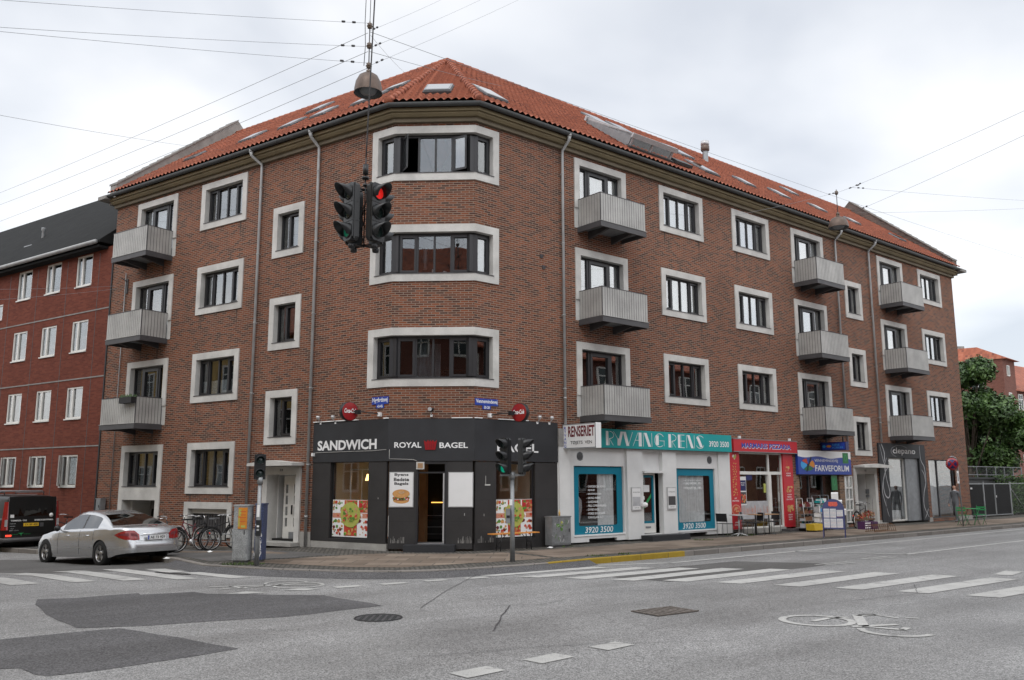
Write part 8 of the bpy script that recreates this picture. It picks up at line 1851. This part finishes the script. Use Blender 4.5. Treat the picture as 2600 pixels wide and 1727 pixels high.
for s in (-1, 1): r_ = MB(ID, ['steel_black']); r_.tube([(-1.7, s*.66, 1.88), (-1.7, s*.66, 1.98), (.2, s*.66, 1.98), (.2, s*.66, 1.88)], .018, 6, 'steel_black'); r_.build('roof_rail', van)
for x in (-1.5, -.5): r_ = MB(ID, ['steel_black']); r_.tube([(x, -.72, 1.96), (x, -.72, 2.02), (x, .72, 2.02), (x, .72, 1.96)], .018, 6, 'galv' if x < -1 else 'steel_black'); r_.build('roof_bar', van)
wf = MB(ID, ['white']); wf.box(-1.2, .3, -.7, .7, 1.895, 1.91, 'galv_light'); wf.build('roof_panel', van)
P = _P
# ---------------------------------------------------------------- bicycles
def bicycle(label, x, y, rz, frame='steel_black', bars='chrome', fenders='steel_black', box=False, z=None, lean=0.05, steer=0.0, seat='black'):
    t = thing('bicycle', label, 'bicycle', (x, y, Z+dz(x, y) if z is None else z), rz, group='parked bicycles', world=False)
    t.rotation_euler = (lean, 0, rz); R = .34
    for wx, nm in ((-.52, 'wheel'), (.53, 'wheel')):
        w = MB(ID, ['rubber']); w.ring((wx, 0, R), R-.02, .020, 1, 36, 6, 'rubber'); o = w.build(nm, t, recalc=False)
        s = MB(ID, ['alloy']); s.ring((wx, 0, R), R-.045, .009, 1, 30, 5, 'alloy'); s.tube([(wx, -.04, R), (wx, .04, R)], .02, 8, 'alloy')
        for k in range(16): a = tau*k/16; s.tube([(wx, .02*(-1)**k, R), (wx+(R-.05)*math.cos(a), 0, R+(R-.05)*math.sin(a))], .0022, 3, 'alloy', cap=False)
        s.build('rim', o, recalc=False)
        f = MB(ID, [fenders]); a0, a1 = (.55, 3.3) if wx < 0 else (.35, 2.6); pts = [(wx+(R+.02)*math.cos(a0+(a1-a0)*k/12), 0, R+(R+.02)*math.sin(a0+(a1-a0)*k/12)) for k in range(13)]; f.tube(pts, .018, 5, fenders); f.build('mudguard', t)
    f = MB(ID, [frame]); bb_, st, hd, ra, fa = (-.08, 0, .29), (-.20, 0, .80), (.34, 0, .86), (-.52, 0, R), (.53, 0, R)
    for a, b_, r_ in ((bb_, st, .017), (bb_, (.37, 0, .74), .019), ((-.18, 0, .70), (.35, 0, .82), .016), (bb_, ra, .012), ((-.19, 0, .72), ra, .010), ((.33, 0, .92), (.39, 0, .68), .020)): f.tube([a, b_], r_, 8, frame)
    for s in (-.045, .045): f.tube([(.385, s*.5, .68), (.44, s, .52), (fa[0], s, fa[2])], .011, 6, frame)
    f.build('frame', t)
    h = MB(ID, [bars]); h.tube([(.33, 0, .9), (.31, 0, 1.03)], .012, 6, bars); h.tube([(.12, -.28, 1.02), (.24, -.24, 1.04), (.34, -.1, 1.03), (.34, .1, 1.03), (.24, .24, 1.04), (.12, .28, 1.02)], .011, 6, bars); h.tube([(.05, -.29, 1.02), (.14, -.28, 1.02)], .016, 6, 'steel_black'); h.tube([(.05, .29, 1.02), (.14, .28, 1.02)], .016, 6, 'steel_black'); h.build('handlebar', t)
    s = MB(ID, [seat]); s.tube([(-.20, 0, .78), (-.215, 0, .92)], .012, 6, 'alloy'); s.prism([(-.36, -.10), (-.28, -.10), (-.05, -.02), (-.05, .02), (-.28, .10), (-.36, .10)], 2, .92, .965, seat); s.build('saddle', t)
    c = MB(ID, ['alloy']); c.lathe([(0.001, -.012), (.09, -.01), (.09, .0), (0.001, .0)], (-.08, -.05, .29), 1, 20, 'alloy'); c.tube([(-.08, -.06, .29), (-.02, -.07, .13)], .010, 6, 'alloy'); c.tube([(-.08, .06, .29), (-.14, .07, .45)], .010, 6, 'alloy'); c.box(-.07, .03, -.15, -.07, .115, .135, 'steel_black'); c.box(-.19, -.09, .07, .15, .44, .46, 'steel_black'); c.build('crank', t)
    k = MB(ID, ['steel_dark']); k.box(-.72, -.34, -.07, .07, .735, .745, 'steel_dark'); k.tube([(-.68, -.05, .74), (-.54, -.05, .36)], .006, 5, 'steel_dark'); k.tube([(-.68, .05, .74), (-.54, .05, .36)], .006, 5, 'steel_dark'); k.build('carrier', t)
    r_ = MB(ID, ['reflector_glow']); r_.lathe([(0.001, -.012), (.025, -.008), (.027, 0)], (-.86, 0, .52), 0, 12, 'reflector_glow'); r_.build('rear_reflector', t)
    if box: q = MB(ID, ['black']); q.prism([(-.74, .76), (-.30, .76), (-.28, 1.02), (-.78, 1.02)], 1, -.18, .18, 'black'); q.build('carrier_box', t)
    return t
bicycle('black bicycle nearest the road, leaning before the barred basement window, pointing right', -9.50, 26.50, R_(44), lean=-.06)
bicycle('dark red bicycle behind the front black one, white mudguards', -10.0, 27.45, R_(150), frame='text_maroon', fenders='alloy', lean=.05)
bicycle('black bicycle with grey saddle at the right end of the row near the post', -9.05, 27.5, R_(62), lean=-.04, seat='signal_grey')
bicycle('black bicycle with a box on its carrier beside the silver car', -10.55, 26.1, R_(20), box=True, lean=.08)
bicycle('black bicycle with bright mudguards half hidden by the silver car boot', -10.95, 26.5, R_(205), fenders='galv_light', lean=.03)
bicycle('dark bicycle parked farther along the wall between the van and the silver car', -15.9, 31.2, R_(160), frame='steel_black')
rk = MB(ID, ['galv']); 
def gp_(x, y): return Z+dz(x, y)
a, c = (-8.45, 26.9), (-10.9, 28.4); rk.tube([(a[0], a[1], gp_(*a)-.05), (a[0], a[1], gp_(*a)+.62)], .045, 10, 'galv'); rk.tube([(c[0], c[1], gp_(*c)-.05), (c[0], c[1], gp_(*c)+.62)], .045, 10, 'galv')
for h in (.22, .45): rk.tube([(a[0], a[1], gp_(*a)+h), (c[0], c[1], gp_(*c)+h)], .014, 6, 'galv')
tag(rk.build('bicycle_rail', base=(a[0], a[1], gp_(*a))), 'low galvanised rail with a square post behind the bicycles', 'railing')
# cargo bike with crates by the right entrance
bicycle('old black bicycle leaning by the right entrance behind red crates', *XY(17.2, .7), aR+.1, z=Z)
for i, (s, o, m_, lab) in enumerate(((16.35, 1.25, 'crate_purple', 'dark crate with white slats beneath the red flowers'), (16.75, 1.3, 'crate_purple', 'purple dark crate beside the slatted one'))):
    b = MB(ID, [m_, 'white']); b.box(-.22, .22, -.16, .16, 0, .3, m_)
    for k in range(3): b.box(-.225, .225, -.166, -.16, .05+k*.09, .09+k*.09, 'white' if i == 0 else m_)
    tag(b.build('crate', loc=FR(s, o, PAV), rotz=aR), lab, 'crate')
fl_ = MB(ID, ['terracotta_red']); rg = random.Random(7)
for _ in range(420):
    u = rg.random(); x = -.1+u*1.15; z = .42+u*.22+rg.gauss(0, .06); y = rg.gauss(0, .10); a_ = rg.uniform(0, tau)
    fl_.add([(x, y, z), (x+.05*math.cos(a_), y+.03, z+.05*math.sin(a_)), (x+.045*math.cos(a_+1.2), y-.02, z+.045*math.sin(a_+1.2))], [(0, 1, 2)], rg.choice(['terracotta_red', 'terracotta_red', 'leaf_a', 'sign_red', 'bread_print']))
fl_.box(-.15, 1.05, -.12, .12, .34, .40, 'wood_brown'); fl_.box(-.05, 0, -.1, .1, .0, .34, 'zinc'); fl_.box(.9, .95, -.1, .1, 0, .34, 'zinc')
tag(fl_.build('flower_stand', loc=FR(16.5, 1.0, PAV), rotz=aR), 'small table heaped with red flowers right of the blue board', 'flower stand')
# ---------------------------------------------------------------- the walking man
def person(x, y, rz):
    me = bpy.data.meshes.new('p'); V = []; E_ = []; R_s = []
    def v(p, r, parent=None):
        V.append(p); R_s.append(r); 
        if parent is not None: E_.append((parent, len(V)-1))
        return len(V)-1
    pel = v((0, 0, .95), (.155, .115)); ab = v((0, 0, 1.08), (.15, .11), pel); ch = v((0, .01, 1.26), (.175, .115), ab); sh = v((0, .01, 1.40), (.15, .095), ch); nk = v((0, 0, 1.49), (.062, .062), sh); hdb = v((0, -.01, 1.56), (.07, .08), nk); hd1 = v((0, -.015, 1.635), (.078, .098), hdb); hd2 = v((0, -.01, 1.70), (.062, .078), hd1)
    for s, st in ((1, .16), (-1, -.12)):
        hp = v((s*.09, 0, .90), (.095, .10), pel); kn = v((s*.10, -st*.9, .50), (.062, .066), hp); an = v((s*.10, -st*.9+(.16 if st < 0 else .02), .10), (.042, .046), kn); ft = v((s*.11, -st*.9+(.04 if st < 0 else -.12), .045), (.040, .036), an)
        sj = v((s*.185, .01, 1.385), (.062, .062), sh); el = v((s*.235, .03+st*.3, 1.11), (.044, .046), sj); wr = v((s*.245, -.06+st*.5, .88), (.028, .030), el); pm = v((s*.245, -.075+st*.5, .81), (.030, .038), wr)
    me.from_pydata(V, E_, []); ob = bpy.data.objects.new('p', me); sc.collection.objects.link(ob)
    sk = ob.modifiers.new('s', 'SKIN'); ss = ob.modifiers.new('u', 'SUBSURF'); ss.levels = 2; ss.render_levels = 2
    if not me.skin_vertices:
        # the skin layer is created together with the modifier's data
        bm = bmesh.new(); bm.from_mesh(me); bm.verts.layers.skin.verify(); bm.to_mesh(me); bm.free()
    for i, sv in enumerate(me.skin_vertices[0].data): sv.radius = R_s[i]; sv.use_root = (i == 0)
    bpy.context.view_layer.update(); dg = bpy.context.evaluated_depsgraph_get(); m2 = bpy.data.meshes.new_from_object(ob.evaluated_get(dg))
    vs = [tuple(q.co) for q in m2.vertices]; fs = [tuple(q.vertices) for q in m2.polygons]
    bpy.data.objects.remove(ob)
    mb = MB(ID, ['suit_grey', 'skin', 'shoe'])
    mb.v = [Vector(q) for q in vs]; mb.f = [list(f) for f in fs]; mb.sm = [True]*len(fs); mb.mi = []
    for f in fs:
        c = sum((Vector(vs[i]) for i in f), Vector())/len(f); k = 0
        if c.z > 1.475 and abs(c.x) < .12: k = 1
        if abs(c.x) > .2 and c.z < .865: k = 1
        if c.z < .085: k = 2
        mb.mi.append(k)
    bpy.data.meshes.remove(m2)
    # face, ears and fingers joined to the same mesh
    mb.lathe([(0.001, -.026), (.014, -.012), (.016, 0)], (0, -.098, 1.615), 1, 8, 'skin'); mb.box(-.026, .026, -.103, -.088, 1.565, 1.572, 'text_maroon')
    for s in (-1, 1):
        mb.lathe([(0.001, -.006), (.009, -.003), (.011, 0)], (s*.030, -.096, 1.645), 1, 8, 'black'); mb.lathe([(0.001, -.012), (.022, 0), (0.001, .012)], (s*.080, .0, 1.625), 0, 8, 'skin')
        st = .16 if s > 0 else -.12; hx, hy = s*.245, -.075+st*.5
        for k in range(4): yy = hy-.030+k*.020; L_ = (.062, .074, .070, .055)[k]; mb.tube([(hx, yy, .80), (hx-s*.004, yy, .80-L_*.55), (hx-s*.016, yy-.004, .80-L_)], [.0095, .009, .007], 6, 'skin')
        mb.tube([(hx, hy-.035, .825), (hx-s*.006, hy-.055, .80), (hx-s*.012, hy-.058, .775)], [.011, .010, .008], 6, 'skin')
    o = mb.build('person', loc=(x, y, Z), rotz=rz); tag(o, 'bald man in grey work clothes walking past the last shop window', 'person')
    cl = MB(ID, ['cloth_white']); cl.lathe([(.075, 1.455), (.082, 1.475), (.066, 1.50)], (0, 0, 0), 2, 16, 'cloth_white'); c_ = cl.build('shirt_collar', o, base=(0, 0, 0), recalc=False)
    hr = MB(ID, ['wood_brown']); hr.lathe([(.084, 1.60), (.086, 1.64), (.078, 1.68)], (0, .012, 0), 2, 14, 'wood_brown', .1, 3.04); h_ = hr.build('hair', o, base=(0, 0, 0), recalc=False)
person(20.75, 41.3, R_(-62))
for _o in bpy.data.objects:
    if '_b' in _o: del _o['_b']
